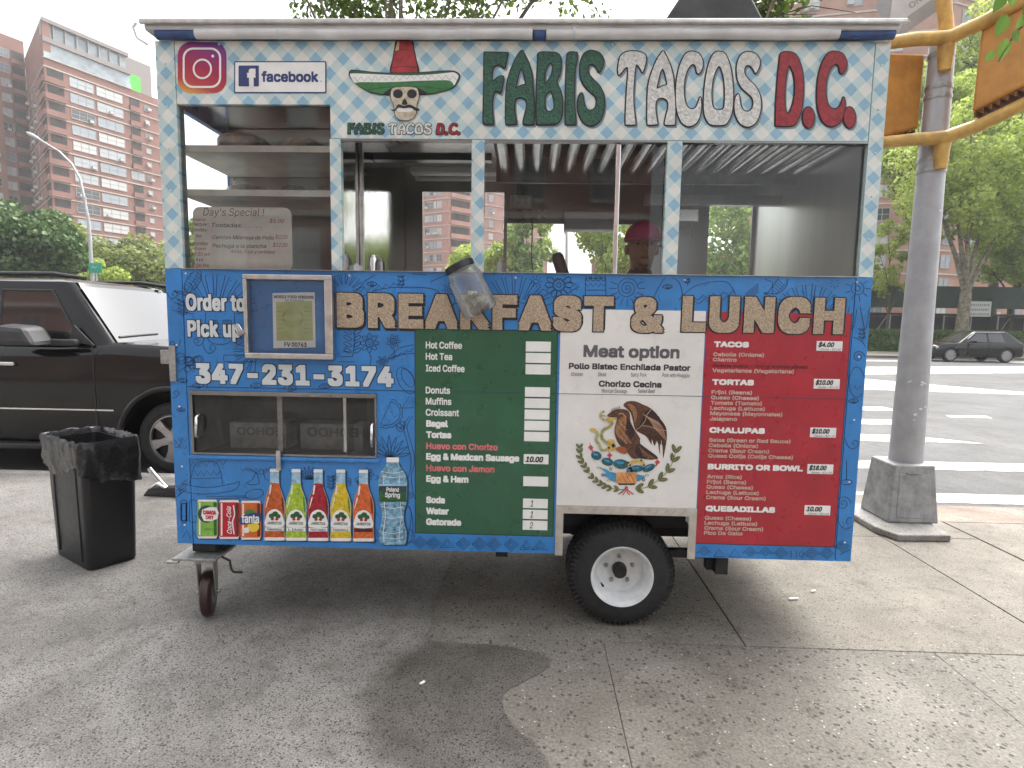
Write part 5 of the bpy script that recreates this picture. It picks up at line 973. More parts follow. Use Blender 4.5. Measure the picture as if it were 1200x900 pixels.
MB().tube(sh, 0.0035, 6).build('shackle', CHROME, pl, smooth=60)
# whiteboard standing in the display case
wbx0, wbz1 = G(219, 240); wbx1, wbz0 = G(338.5, 317); wbz0 = 1.7672; yw = 0.050
wbd = thing('whiteboard', 'handwritten daily specials whiteboard leaning behind the display glass', 'sign', ((wbx0 + wbx1) / 2, yw, wbz0))
q = MB(); o_ = rrect(wbx0, wbz0, wbx1, wbz1, 0.035, 6); put(q, shape([o_], extrude=0.004), yw); bd = q.build('board', mat('stained_whiteboard', (0.88, 0.86, 0.79), 0.35, var=0.10, scale=7), wbd)
wt = MB(); W1 = mat('marker_black', (0.03, 0.025, 0.03), 0.5); W2 = mat('marker_red', (0.45, 0.05, 0.07), 0.5)
for s, x0, x1, b, c, k in (("Day's Special !", 238, 310, 252.5, 8.5, 2), ('Horario', 222, 241, 259, 3.8, 1), ('Schedule :', 221, 245, 264.5, 4, 0), ('Monday', 221, 243, 271, 4, 0), ('to', 230, 236, 278, 3.5, 0), ('Saturday', 221, 244, 287, 4, 0), ('from', 228, 241, 293, 3.5, 1), ('10:30 am', 224, 246, 299.5, 4, 1), ('to', 230, 238, 306, 3.5, 0), ('7:00 Pm', 226, 245, 313, 4, 1), ('Tostadas: . . . . .', 248, 306, 266, 4.6, 0), ('$5.00', 316, 333, 261, 4.4, 1), ('Cemitas Milanesa de Pollo', 249, 321, 280, 4.2, 0), ('$11.00', 323, 337, 279.5, 4.2, 1), ('Pechuga a la plancha', 249, 312, 290, 4.4, 0), ('$12.00', 320, 337, 289, 4.4, 1), ('Arroz, frijol y tortillas)', 270, 322, 296.5, 3.8, 1)):
    words(wt, s, x0, x1, b, c, yw - 0.0052, {0: 0, 1: 1, 2: 2}[k], 0.0, 0.2)
# the words were measured on the front face: scale them onto the board 5 cm behind it
kx = (CAM.y - (yw - 0.0052)) / CAM.y
wt.v = [(CAM.x + (v[0] - CAM.x) * kx, v[1], CAM.z + (v[2] - CAM.z) * kx) for v in wt.v]
wt.build('handwriting', [W1, W2, mat('marker_brown', (0.20, 0.10, 0.10), 0.5)], wbd)
FOIL = mat('foil', (0.62, 0.61, 0.58), 0.3, 1.0, var=0.15, scale=50, bump=0.6, bscale=70)
def foil(x, y, r, lbl):
    p = MB(); n = 40
    pr = [(0, 0.05), (r * .7, 0.052), (r * .85, 0.042), (r, 0.012), (r * 1.06, 0.010), (r * 1.04, 0.0)]
    p.lathe(pr, (x, y, 2.1502), (0, 0, 1), n, capped=False)
    p.v = [(v[0], v[1], v[2] + (0.006 * math.sin(20 * math.atan2(v[1] - y, v[0] - x)) if r * .8 < math.hypot(v[0] - x, v[1] - y) < r * 1.02 else 0)) for v in p.v]
    tag(p.build('foil_pan', FOIL, smooth=50), lbl, 'foil pan', 'foil pans on the display shelf')
foil(0.30, 0.25, 0.12, 'shallow foil pan beside the end glass of the display shelf'); foil(0.535, 0.22, 0.075, 'round crimped foil pan in the middle of the display shelf'); foil(0.735, 0.25, 0.085, 'foil pan at the kitchen end of the display shelf')
BAG = mat('wrapped_goods', (0.28, 0.20, 0.17), 0.5, var=0.5, scale=14, bump=0.8, bscale=20)
def lump(name, x, y, z, a, b, c, m, seed, lbl, cat):
    q = MB(); nu, nv = 18, 9; random.seed(seed)
    for j in range(nv + 1):
        t = j / nv
        for i in range(nu):
            w = 6.283 * i / nu; r = max(math.sin(math.pi * t), 0.02) ** 0.6; d = 1 + 0.22 * noise.noise((math.cos(w) * 2 + seed, math.sin(w) * 2, t * 3))
            q.v.append((x + a * r * d * math.cos(w), y + b * r * d * math.sin(w), z + c * (1 - math.cos(math.pi * t)) / 2))
    for j in range(nv):
        for i in range(nu): q.f.append((j * nu + i, j * nu + (i + 1) % nu, (j + 1) * nu + (i + 1) % nu, (j + 1) * nu + i)); q.m.append(0)
    return tag(q.build(name, m, smooth=70), lbl, cat)
lump('bread_bag', 0.24, 0.33, 2.352, 0.14, 0.12, 0.13, BAG, 1, 'brown wrapped bundle on the top display shelf by the end glass', 'bag'); lump('bread_bag', 0.55, 0.33, 2.352, 0.13, 0.12, 0.11, mat('tan_wrap', (0.35, 0.27, 0.2), 0.5, var=0.4, scale=15, bump=0.7, bscale=25), 2, 'tan wrapped bundle on the top display shelf nearer the kitchen', 'bag')
# packs behind the low display glass, lettering seen from behind
for x0, x1, lb in ((0.20, 0.50, 'grey carton behind the low display glass by the hinge side'), (0.57, 0.90, 'grey carton behind the low display glass by the menu side')):
    cbx = thing('carton', lb, 'box', ((x0 + x1) / 2, 0.23, 0.863), 'cartons in the low display')
    MB().box(x0, x1, 0.16, 0.30, 0.863, 1.0).build('carton_box', mat('grey_carton', (0.20, 0.20, 0.19), 0.6, var=0.3, scale=18), cbx, bevel=0.006)
    q = MB(); vs, fs = glyphs('EOHOO', 0.02); u1 = max(v[0] for v in vs); s = (x1 - x0 - 0.06) / u1
    put(q, ([(x1 - 0.02 - v[0] * s, 0.935 + v[1] * s * .8, v[2]) for v in vs], [f[::-1] for f in fs]), 0.158); q.build('lettering', mat('carton_ink', (0.04, 0.04, 0.04), 0.6), cbx)
# dark handle sticking up inside the serving window
hp = on_y(652, 297, 0.18); hq = on_y(661, 325, 0.18)
hb_ = MB().tube([Vector(hq) + (Vector(hq) - Vector(hp)) * 1.0, hq, Vector(hp) + (Vector(hq) - Vector(hp)) * .15, hp], [0.030, 0.031, 0.031, 0.022], 14).build('grinder', mat('black_plastic', (0.02, 0.02, 0.022), 0.45, var=0.3), smooth=50)
tag(hb_, 'dark rounded bottle top leaning in the serving window beside the vendor', 'bottle')

# ------------------------------------------------------------------ the vendor inside
HX, HY = 2.345, 0.42
per = thing('person', 'vendor in magenta cap and dark shirt standing at the serving window, head lowered', 'person', (HX, HY + 0.05, 0.47))
sk = [((HX, HY + .10, 1.28), .15, -1), ((HX, HY + .09, 1.45), .14, 0), ((HX, HY + .07, 1.62), .155, 1), ((HX, HY + .06, 1.745), .115, 2), ((HX, HY + .04, 1.82), .055, 3), ((HX, HY + .01, 1.88), .065, 4), ((HX, HY, 1.95), .088, 5), ((HX, HY + .01, 2.02), .084, 6),
      ((HX - .17, HY + .06, 1.715), .065, 3), ((HX - .23, HY + .02, 1.50), .05, 8), ((HX - .16, HY - .18, 1.42), .04, 9), ((HX - .10, HY - .26, 1.44), .035, 10),
      ((HX + .17, HY + .06, 1.715), .065, 3), ((HX + .23, HY + .02, 1.50), .05, 12), ((HX + .16, HY - .18, 1.42), .04, 13), ((HX + .10, HY - .26, 1.44), .035, 14),
      ((HX - .09, HY + .10, 1.12), .095, 0), ((HX - .10, HY + .08, .84), .065, 16), ((HX - .10, HY + .10, .55), .05, 17), ((HX - .10, HY - .04, .50), .035, 18),
      ((HX + .09, HY + .10, 1.12), .095, 0), ((HX + .10, HY + .08, .84), .065, 20), ((HX + .10, HY + .10, .55), .05, 21), ((HX + .10, HY - .04, .50), .035, 22)]
for s in (-1, 1):                                              # five fingers each
    b0 = 11 if s < 0 else 15
    for i, (dx, ln_) in enumerate(((-.028, .05), (-.010, .07), (.008, .075), (.026, .065), (.045 * -s, .04))):
        sk.append(((HX + s * .10 + dx, HY - .30, 1.445 - .004 * i), .0095, b0)); sk.append(((HX + s * .10 + dx * 1.15, HY - .30 - ln_ * .6, 1.43), .0085, len(sk) - 1))
me = bpy.data.meshes.new('body_cage'); me.from_pydata([s[0] for s in sk], [(i, s[2]) for i, s in enumerate(sk) if s[2] >= 0], [])
ob = bpy.data.objects.new('body_cage', me); COL.objects.link(ob); ob.modifiers.new('skin', 'SKIN'); sv = me.skin_vertices[0].data
for i, s in enumerate(sk): sv[i].radius = (s[1], s[1] * (1.0 if i in (5, 6, 7) or s[1] < .06 else .72)); sv[i].use_root = (i == 0)
ss = ob.modifiers.new('sub', 'SUBSURF'); ss.levels = 2; ss.render_levels = 2
ev = ob.evaluated_get(bpy.context.evaluated_depsgraph_get()); bme = bpy.data.meshes.new_from_object(ev)
bv = [tuple(v.co) for v in bme.vertices]; bf = [tuple(p.vertices) for p in bme.polygons]; bpy.data.objects.remove(ob); bpy.data.meshes.remove(bme)
bod = MB(); bod.v = bv; bod.f = bf
for f in bf:
    c = [sum(bv[i][k] for i in f) / len(f) for k in range(3)]
    bod.m.append(0 if c[2] > 1.83 or (c[1] < HY - .16 and 1.38 < c[2] < 1.5) else (1 if c[2] > 1.1 else 2))
# brow, nose, lips, ears joined to the body mesh
def blob(c, r, mi, n=10):
    q = MB(); q.lathe([(math.sin(math.pi * k / 6) * r[0], -math.cos(math.pi * k / 6) * r[2]) for k in range(7)], (0, 0, 0), (0, 0, 1), n); bod.add([(c[0] + v[0], c[1] + v[1] * r[1] / r[0], c[2] + v[2]) for v in q.v], q.f, mi)
FY = HY - .082
blob((HX, FY - .012, 1.925), (.014, .022, .022), 0); blob((HX, FY - .004, 1.95), (.010, .012, .03), 0)
for s in (-1, 1): blob((HX + s * .033, FY + .006, 1.957), (.013, .010, .008), 3); blob((HX + s * .033, FY + .000, 1.972), (.020, .010, .005), 4); blob((HX + s * .080, HY + .02, 1.935), (.014, .020, .028), 0)
blob((HX, FY + .004, 1.885), (.024, .010, .006), 5); blob((HX, FY + .010, 1.862), (.035, .022, .02), 0)
SKIN = mat('skin_brown', (0.36, 0.19, 0.12), 0.5, var=0.15, scale=20)
bod.build('body', [SKIN, mat('dark_shirt', (0.02, 0.022, 0.026), 0.8, var=0.3), mat('dark_trousers', (0.02, 0.02, 0.03), 0.8), INK, mat('dark_brow', (0.02, 0.012, 0.01), 0.7), mat('lip', (0.24, 0.09, 0.07), 0.5)], per, smooth=60)
cp = MB(); CPM = mat('magenta_cap', (0.34, 0.012, 0.10), 0.7, var=0.2, scale=30, bump=0.2)
for j in range(8):
    t = j / 7 * 1.45
    for i in range(24): w = 6.283 * i / 24; cp.v.append((HX + .098 * math.cos(t) * math.cos(w), HY + .005 + .108 * math.cos(t) * math.sin(w), 1.982 + .105 * math.sin(t)))
for j in range(7):
    for i in range(24): cp.f.append((j * 24 + i, j * 24 + (i + 1) % 24, (j + 1) * 24 + (i + 1) % 24, (j + 1) * 24 + i)); cp.m.append(0)
cp.f.append(tuple(7 * 24 + i for i in range(24))); cp.m.append(0)
cap = cp.build('cap', CPM, per, smooth=60)
br = MB()
for i in range(13):
    w = math.pi + math.pi * i / 12; c, s = math.cos(w), math.sin(w)
    br.v += [(HX + .097 * c, HY + .005 + .107 * s, 1.985), (HX + .090 * c, HY + .005 + (.107 + .065) * s, 1.962 + .012 * abs(c)), (HX + .090 * c, HY + .005 + (.107 + .065) * s, 1.957 + .012 * abs(c)), (HX + .097 * c, HY + .005 + .107 * s, 1.979)]
for i in range(12):
    for k in range(4): br.f.append((i * 4 + k, i * 4 + (k + 1) % 4, i * 4 + 4 + (k + 1) % 4, i * 4 + 4 + k)); br.m.append(0)
br.build('cap_visor', CPM, cap, smooth=40)

# small kitchen things seen above the sill
def can(name, px, py_top, yy, r, h, m, lbl, cat):
    t_ = on_y(px, py_top, yy); q = MB(); q.lathe([(r * .96, 0), (r, .01), (r, h * .86), (r * .9, h * .93), (r * .62, h * .95), (r * .62, h), (0.001, h)], (t_.x, yy, t_.z - h), (0, 0, 1), 20); return tag(q.build(name, m, smooth=40), lbl, cat)
MB().box(0.86, 1.02, 0.36, 0.62, 1.60, 1.62).build('side_counter', STEEL, cart)
can('storage_tub', 413, 309, 0.24, 0.055, 0.145, PWHITE, 'white plastic tub behind the sill by the checked post', 'tub')
can('steel_canister', 438, 299, 0.30, 0.030, 0.20, STEEL, 'tall steel canister beside the dark kitchen panel', 'canister'); can('steel_canister', 446, 304, 0.27, 0.026, 0.17, STEELD, 'short steel canister beside the taller one', 'canister')
can('squeeze_bottle', 587, 306, 0.20, 0.020, 0.16, PWHITE, 'white squeeze bottle behind the sill right of the tip jar', 'bottle')

# ------------------------------------------------------------------ the slim bin with its bag
bin_ = thing('trash_bin', 'black slim plastic trash bin lined with a black bag beside the cart', 'trash bin', (-1.0, 0.74, 0))
e1 = Vector((0.16, 0.24, 0)).normalized(); e2 = Vector((-0.44, 0.27, 0)).normalized(); n0 = Vector((-0.864, 0.486, 0)); bc_ = n0 + e1 * .145 + e2 * .255
BINM = mat('black_bin_plastic', (0.009, 0.0095, 0.0105), 0.36, var=0.3, scale=10, bump=0.1, bscale=200)
def rr_ring(c, hx, hy, z, r, n=5): return [c + e1 * p[0] + e2 * p[1] + Vector((0, 0, z)) for p in rrect(-hx, -hy, hx, hy, r, n)]
q = MB(); rings = [(0.128, 0.235, 0.004, .035), (0.134, 0.245, 0.02, .04), (0.143, 0.262, 0.45, .04), (0.146, 0.270, 0.72, .04), (0.152, 0.278, 0.73, .04), (0.152, 0.278, 0.765, .04), (0.140, 0.266, 0.765, .035), (0.120, 0.225, 0.03, .03)]
for hx, hy, z, r in rings: q.v += [tuple(v) for v in rr_ring(bc_, hx, hy, z, r)]
nr = 24
for i in range(len(rings) - 1):
    for k in range(nr): q.f.append((i * nr + k, i * nr + (k + 1) % nr, (i + 1) * nr + (k + 1) % nr, (i + 1) * nr + k)); q.m.append(0)
q.f += [tuple(range(nr))[::-1], tuple((len(rings) - 1) * nr + k for k in range(nr))]; q.m += [0, 0]
bb = q.build('bin_body', BINM, bin_, smooth=35)
for off in (-0.165, 0.165):                                   # moulded venting channels on the long faces
    for sx in (-1, 1):
        MB().obox(bc_ + e2 * off + e1 * sx * 0.1415 + Vector((0, 0, 0.38)), (0.012, 0.014, 0.66), Matrix((e1, e2, Vector((0, 0, 1)))).transposed() @ Matrix.Rotation(sx * 0.016, 3, 'Y')).build('rib', BINM, bb, bevel=0.004)
BAGM = mat('black_bag_film', (0.012, 0.012, 0.013), 0.26, var=0.3, scale=8, bump=0.9, bscale=16, rvar=0.1)
q = MB(); n = 120; prof_ = [(0.86, 0.52), (0.90, 0.66), (0.94, 0.755), (0.985, 0.79), (1.035, 0.80), (1.075, 0.785), (1.085, 0.74), (1.075, 0.69), (1.085, 0.64), (1.06, 0.60), (1.075, 0.575)]
base = []
o_ = rrect(-0.150, -0.276, 0.150, 0.276, 0.045, 4); per_ = o_ + [o_[0]]
ls = [0]
for i in range(len(o_)): ls.append(ls[-1] + math.dist(per_[i], per_[i + 1]))
def at_(t):
    t = (t % 1) * ls[-1]
    for i in range(len(o_)):
        if t <= ls[i + 1]: f = (t - ls[i]) / max(ls[i + 1] - ls[i], 1e-9); return (per_[i][0] + (per_[i + 1][0] - per_[i][0]) * f, per_[i][1] + (per_[i + 1][1] - per_[i][1]) * f)
for j, (sc_, z) in enumerate(prof_):
    for i in range(n):
        t = i / n; p = at_(t); w = 6.283 * t; cw_, sw_ = math.cos(w), math.sin(w)
        amp = 0.010 + 0.012 * (j / 10)
        d = noise.noise((cw_ * 3.2, sw_ * 3.2, j * .35)) * amp * 1.6 + noise.noise((cw_ * 11, sw_ * 11, j * .5)) * amp * .8
        zz = z + (0.014 * noise.noise((cw_ * 7, sw_ * 7, 3.1)) if 2 <= j <= 5 else 0) - (max(0, j - 6) / 4) * (0.075 * noise.noise((cw_ * 1.6, sw_ * 1.6, 9.0)) + 0.02 * noise.noise((cw_ * 5, sw_ * 5, 2.0)))
        s_ = sc_ if j < 6 else max(sc_, 1.045)
        v = bc_ + e1 * (p[0] * s_ * 1.03 + math.copysign(max(d, -0.004 if j > 5 else d), p[0]) * .8) + e2 * (p[1] * (1 + (s_ - 1) * .6) + math.copysign(d, p[1]) * .7 * (1 if j > 5 else .6)); q.v.append((v.x, v.y, zz))
for j in range(len(prof_) - 1):
    for i in range(n): q.f.append((j * n + i, j * n + (i + 1) % n, (j + 1) * n + (i + 1) % n, (j + 1) * n + i)); q.m.append(0)
q.build('bin_liner', BAGM, bin_, smooth=70)

# ------------------------------------------------------------------ vehicles
CARP = mat('black_car_paint', (0.006, 0.006, 0.0065), 0.12, 0.0, var=0.2, scale=2, coat=0.25, rvar=0.04, spec=0.3); TRIMB = mat('black_trim', (0.025, 0.025, 0.027), 0.55, var=0.2); CGLASS = mat('tinted_glass', (0.012, 0.014, 0.015), 0.04, var=0.1, coat=0.6, spec=0.7, rvar=0.01)
ALLOY = mat('silver_alloy', (0.40, 0.40, 0.40), 0.35, 0.9, var=0.12, scale=12); LAMPW = mat('lamp_lens', (0.55, 0.56, 0.57), 0.12, var=0.1)
def evalmesh(v, f, cutters):
    me = bpy.data.meshes.new('b'); me.from_pydata(v, [], f); o = bpy.data.objects.new('b', me); COL.objects.link(o); cs = []
    for c in cutters:
        m2 = bpy.data.meshes.new('c'); m2.from_pydata(c.v, [], c.f); o2 = bpy.data.objects.new('c', m2); COL.objects.link(o2); cs.append(o2); md = o.modifiers.new('x', 'BOOLEAN'); md.operation = 'DIFFERENCE'; md.solver = 'EXACT'; md.object = o2
    ev = o.evaluated_get(bpy.context.evaluated_depsgraph_get()); r = bpy.data.meshes.new_from_object(ev)
    out = ([tuple(x.co) for x in r.vertices], [tuple(p.vertices) for p in r.polygons])
    for x in cs + [o]: bpy.data.objects.remove(x)
    return out
def vehicle(name, label, cat, D):
    """D: local x forward, near side at y = -hw, z from the road"""
    T = D['T']; root = thing(name, label, cat, T @ Vector((0, 0, 0))); hw = D['hw']
    tv = lambda vs: [tuple(T @ Vector(v)) for v in vs]
    def part(mb, nm, m, par=root, **k):
        mb.v = tv(mb.v); return mb.build(nm, m, par, **k)
    # lower body: loft of half sections
    st = D['stations']; v = []; f = []; K = 0
    for (x, zb, zt_, wt, cr) in st:
        h = zt_ - zb; w = hw * wt
        half = [(0.0, zb), (w * .86, zb), (w * .965, zb + .07), (w * .99, zb + h * .34), (w, zb + h * .62), (w * .985, zt_ - .13), (w * .955, zt_ - .045), (w * .90, zt_), (w * .45, zt_ + cr * .8), (0.0, zt_ + cr)]
        ring = [(-a, b) for a, b in half] + [(a, b) for a, b in half[-2:0:-1]]; K = len(ring)
        v += [(x, a, b) for a, b in ring]
    for i in range(len(st) - 1):
        for k in range(K): f.append((i * K + k, i * K + (k + 1) % K, (i + 1) * K + (k + 1) % K, (i + 1) * K + k))
    f.append(tuple(range(K))[::-1]); f.append(tuple((len(st) - 1) * K + k for k in range(K)))
    cut = []
    for xw in D['wheels']:
        for s in (-1, 1): cut.append(MB().lathe([(D['ra'], -0.30), (D['ra'], 0.30)], (xw, s * (hw - .08), D['rw']), (0, 1, 0), 32))
    bv, bf = evalmesh(v, f, cut); b = MB(); b.v = bv; b.f = bf; b.m = [0] * len(bf); body = part(b, 'body', CARP, smooth=32)
    # greenhouse
    g = D['green']; lv = 4; v = []; ng = 0
    for j in range(lv + 1):
        t = j / lv; te = t; xf = g['xf0'] + (g['xf1'] - g['xf0']) * te; xr = g['xr0'] + (g['xr1'] - g['xr0']) * te; w = g['w0'] + (g['w1'] - g['w0']) * t; z = g['z0'] + (g['z1'] - g['z0']) * t
        r = [(p[0], p[1], z) for p in rrect(xr, -w, xf, w, 0.10 + .05 * t, 4)]; ng = len(r); v += r
    m = MB(); m.v = v
    for j in range(lv):
        for k in range(ng): m.f.append((j * ng + k, j * ng + (k + 1) % ng, (j + 1) * ng + (k + 1) % ng, (j + 1) * ng + k))
    o = len(m.v); w = g['w1']
    m.v += [(p[0], p[1], g['z1'] + .035) for p in rrect(g['xr1'] + .10, -w + .10, g['xf1'] - .12, w - .10, 0.12, 4)]
    for k in range(ng): m.f.append((lv * ng + k, lv * ng + (k + 1) % ng, o + (k + 1) % ng, o + k))
    m.v += [(p[0], p[1], g['z1'] + .06) for p in rrect(g['xr1'] + .35, -w + .35, g['xf1'] - .4, w - .35, 0.12, 4)]
    for k in range(ng): m.f.append((o + k, o + (k + 1) % ng, o + ng + (k + 1) % ng, o + ng + k))
    m.f.append(tuple(o + ng + k for k in range(ng))); m.m = [0] * len(m.f); cab = part(m, 'roof', CARP, smooth=35)
    def sidept(x, t, s, out): return (x, s * (g['w0'] + (g['w1'] - g['w0']) * t + out), g['z0'] + (g['z1'] - g['z0']) * t)
    for s in (-1, 1):
        for (a0, a1, b1, b0) in g['side']:               # x bottom-left, bottom-right, top-right, top-left
            p = [(a0, .06), (a1, .06), (b1, .86), (b0, .86)]
            pts = smooth_poly([(x, t) for x, t in p], 1); mm = MB(); mm.add([sidept(x, t, s, .006) for x, t in pts], [tuple(range(4))[::s]]); part(mm, 'side_window', CGLASS, cab)
            fr = MB()
            for k in range(4):
                x0, t0 = pts[k]; x1, t1 = pts[(k + 1) % 4]; fr.tube([sidept(x0, t0, s, .006), sidept(x1, t1, s, .006)], .012, 6)
            part(fr, 'window_seal', TRIMB, cab, smooth=60)
    ws = MB(); nn = 10
    for sgn, nm in ((1, 'windshield'), (-1, 'rear_window')):
        ws = MB()
        for j in range(5):
            t = .05 + .89 * j / 4; xe = (g['xf0'] + (g['xf1'] - g['xf0']) * t) if sgn > 0 else (g['xr0'] + (g['xr1'] - g['xr0']) * t); w = (g['w0'] + (g['w1'] - g['w0']) * t) - .06
            for i in range(nn + 1): u = -1 + 2 * i / nn; ws.v.append((xe + sgn * (.012 + .035 * (1 - u * u) * (1 if sgn > 0 else .3)), u * w, g['z0'] + (g['z1'] - g['z0']) * t))
        for j in range(4):
            for i in range(nn): a = j * (nn + 1) + i; qd = (a, a + 1, a + nn + 2, a + nn + 1); ws.f.append(qd if sgn > 0 else qd[::-1]); ws.m.append(0)
        part(ws, nm, CGLASS, smooth=60)
    for xw in D['wheels']:
        for s in (-1, 1):
            c = Vector((xw, s * (hw - .03), D['rw'])); ax = (0, s, 0); R = D['rw']; rr = D['rim']
            ty = part(MB().lathe([(rr, -.01), (rr + .02, .0), (R * .85, .004), (R * .96, -.02), (R, -.05), (R, -.20), (R * .94, -.235), (rr, -.24)], c, ax, 40, capped=False), 'wheel', TYRE, smooth=40)
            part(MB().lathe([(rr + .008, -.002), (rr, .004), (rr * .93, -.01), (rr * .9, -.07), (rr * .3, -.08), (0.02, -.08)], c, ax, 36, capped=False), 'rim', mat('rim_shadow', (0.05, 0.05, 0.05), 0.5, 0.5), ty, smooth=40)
            sp = MB(); A = Matrix.Rotation(0, 3, 'Y')
            ns = D.get('spokes', 6)
            for k in range(ns):
                a = 6.283 * k / ns + .3; R_ = Matrix.Rotation(-a, 3, 'Y')
                pr = [(.04, -.045), (rr * .55, -.035), (rr * .95, -.055), (rr * .95, .055), (rr * .55, .035), (.04, .045)]
                sp.add([c + R_ @ Vector((x, s * y0, z)) for y0 in (-.010, -.05) for x, z in pr], [tuple(range(6)), tuple(range(6, 12))[::-1]] + [(i, (i + 1) % 6, 6 + (i + 1) % 6, 6 + i) for i in range(6)])
            sp.lathe([(rr * .99, -.004), (rr * .93, .0), (rr * .90, -.02)], c, ax, 36, capped=False); sp.lathe([(.075, -.05), (.07, -.006), (.03, .0), (0.001, .0)], c, ax, 16, capped=False)
            part(sp, 'spokes', ALLOY, ty, smooth=35)
    return root, part, body, cab
S0 = -0.13; XH = -1.995
Ts = Matrix.Translation((XH, 4.12, S0)); st = [(-4.28, .45, 1.02, .88, .02), (-4.20, .36, 1.36, .96, .02), (-3.6, .34, 1.36, .995, .01), (-2.2, .30, 1.36, 1.0, .01), (-1.2, .28, 1.36, 1.0, .01), (-.76, .28, 1.385, 1.0, .01), (-.64, .28, 1.395, .995, .02), (-.2, .28, 1.375, .99, .04), (.4, .28, 1.335, .97, .05), (.78, .30, 1.27, .93, .05), (.93, .34, 1.12, .88, .03), (1.0, .42, .85, .84, .01)]
suv, sp_, sb, cab = vehicle('parked_suv', 'black full size suv with roof rails parked at the curb behind the bin', 'suv', dict(T=Ts, hw=1.0, stations=st, wheels=(0.0, -3.02), rw=.392, ra=.50, rim=.262, spokes=6, green=dict(z0=1.36, z1=2.03, xf0=-.60, xf1=-1.12, xr0=-4.16, xr1=-3.95, w0=.925, w1=.80, side=[(-1.86, -.98, -1.32, -1.86), (-2.90, -1.96, -1.96, -2.90), (-3.95, -3.02, -3.02, -3.78)])))
for s in (-1, 1):
    for xw in (0, -3.02): sp_(MB().tube([(xw + .54 * math.cos(rad(a)), s * 1.004, .392 + .54 * math.sin(rad(a))) for a in range(-6, 190, 8)], .038, 8), 'arch_flare', CARP, smooth=60)
    sp_(MB().box(-2.48, -.56, s * .99 - .07, s * .99 + .07, .27, .33), 'running_board', TRIMB, bevel=.015)
    sp_(MB().tube([(-2.9, s * .70, 2.06), (-2.85, s * .70, 2.115), (-1.4, s * .70, 2.12), (-1.05, s * .70, 2.075)], .022, 8), 'roof_rail', TRIMB, smooth=60)
    sp_(MB().box(-4.1, -.60, s * .998 - .004, s * .998 + .012, .685, .70), 'side_moulding', CHROME)
    # door shut lines, handles, mirror
    for x in (-.79, -1.90, -2.95): sp_(MB().box(x - .004, x + .004, s * .984 - .02, s * 1.003, .42, 1.37), 'door_gap', INK)
    for x in (-1.72, -2.78): sp_(MB().box(x - .10, x + .10, s * 1.0, s * 1.03, 1.145, 1.185), 'door_handle', CHROME, bevel=.012)
    mr = sp_(MB().add([(-1.62, s * 1.02, 1.38), (-1.14, s * 1.02, 1.38), (-1.16, s * 1.30, 1.36), (-1.58, s * 1.28, 1.36), (-1.60, s * 1.03, 1.59), (-1.24, s * 1.03, 1.57), (-1.30, s * 1.28, 1.55), (-1.58, s * 1.26, 1.57)], [(3, 2, 1, 0), (4, 5, 6, 7), (0, 1, 5, 4), (1, 2, 6, 5), (2, 3, 7, 6), (3, 0, 4, 7)]), 'side_mirror', TRIMB, bevel=.05)
    sp_(MB().box(-1.5, -.93, s * 1.02 - .04, s * 1.02 + .04, 1.36, 1.43), 'mirror_arm', TRIMB, mr, bevel=.02)
    sp_(MB().add([(-1.06, s * .945, 1.40), (-.80, s * .945, 1.37), (-1.02, s * .93, 1.58), (-1.06, s * .965, 1.40), (-.80, s * .965, 1.37), (-1.02, s * .95, 1.58)], [(0, 1, 2), (5, 4, 3), (0, 3, 4, 1), (1, 4, 5, 2), (2, 5, 3, 0)]), 'mirror_sail', TRIMB, mr)
    sp_(MB().box(.80, .96, s * .78 - .14, s * .78 + .12, .86, 1.08), 'headlight', LAMPW, bevel=.03)
    sp_(MB().tube([(-.57, s * .62 - .28, 1.455), (-.545, s * .62, 1.47), (-.56, s * .62 + .33, 1.48)], .014, 6), 'wiper', TRIMB, smooth=60)
sp_(MB().box(-.62, -.50, -.88, .88, 1.375, 1.40), 'cowl', TRIMB, bevel=.01); sp_(MB().box(.93, 1.005, -.5, .5, .70, 1.0), 'grille', TRIMB, bevel=.02); sp_(MB().box(.86, 1.06, -.88, .88, .42, .64), 'bumper', CARP, bevel=.05)
sp_(MB().add([(-.9, -.5, .5), (-.9, .5, .5), (-3.9, .5, .5), (-3.9, -.5, .5)], [(0, 1, 2, 3)]), 'underbody', INK)
# far car at the avenue curb
pc_ = on_z(1093, 424, -0.13); Tc = Matrix.Translation((pc_.x + 0.95, pc_.y + 1.0, -0.13)) @ Matrix.Rotation(math.pi, 4, 'Z')
st2 = [(-3.85, .5, .95, .86, .01), (-3.75, .3, 1.05, .94, .02), (-2.9, .25, 1.06, 1.0, .01), (-1.4, .25, 1.03, 1.0, .01), (-.55, .25, 1.04, 1.0, .02), (.1, .25, 1.0, .99, .05), (.55, .26, .92, .95, .05), (.80, .3, .80, .88, .03), (.92, .38, .62, .78, .01)]
fc, fp, fb_, fcab = vehicle('parked_car', 'black luxury crossover parked by the hedge across the avenue', 'car', dict(T=Tc, hw=.97, stations=st2, wheels=(0.0, -2.9), rw=.37, ra=.43, rim=.27, spokes=10, green=dict(z0=1.04, z1=1.62, xf0=-.42, xf1=-1.25, xr0=-3.7, xr1=-3.1, w0=.90, w1=.66, side=[(-1.9, -.85, -1.4, -1.9), (-2.85, -1.98, -1.98, -2.7)])))
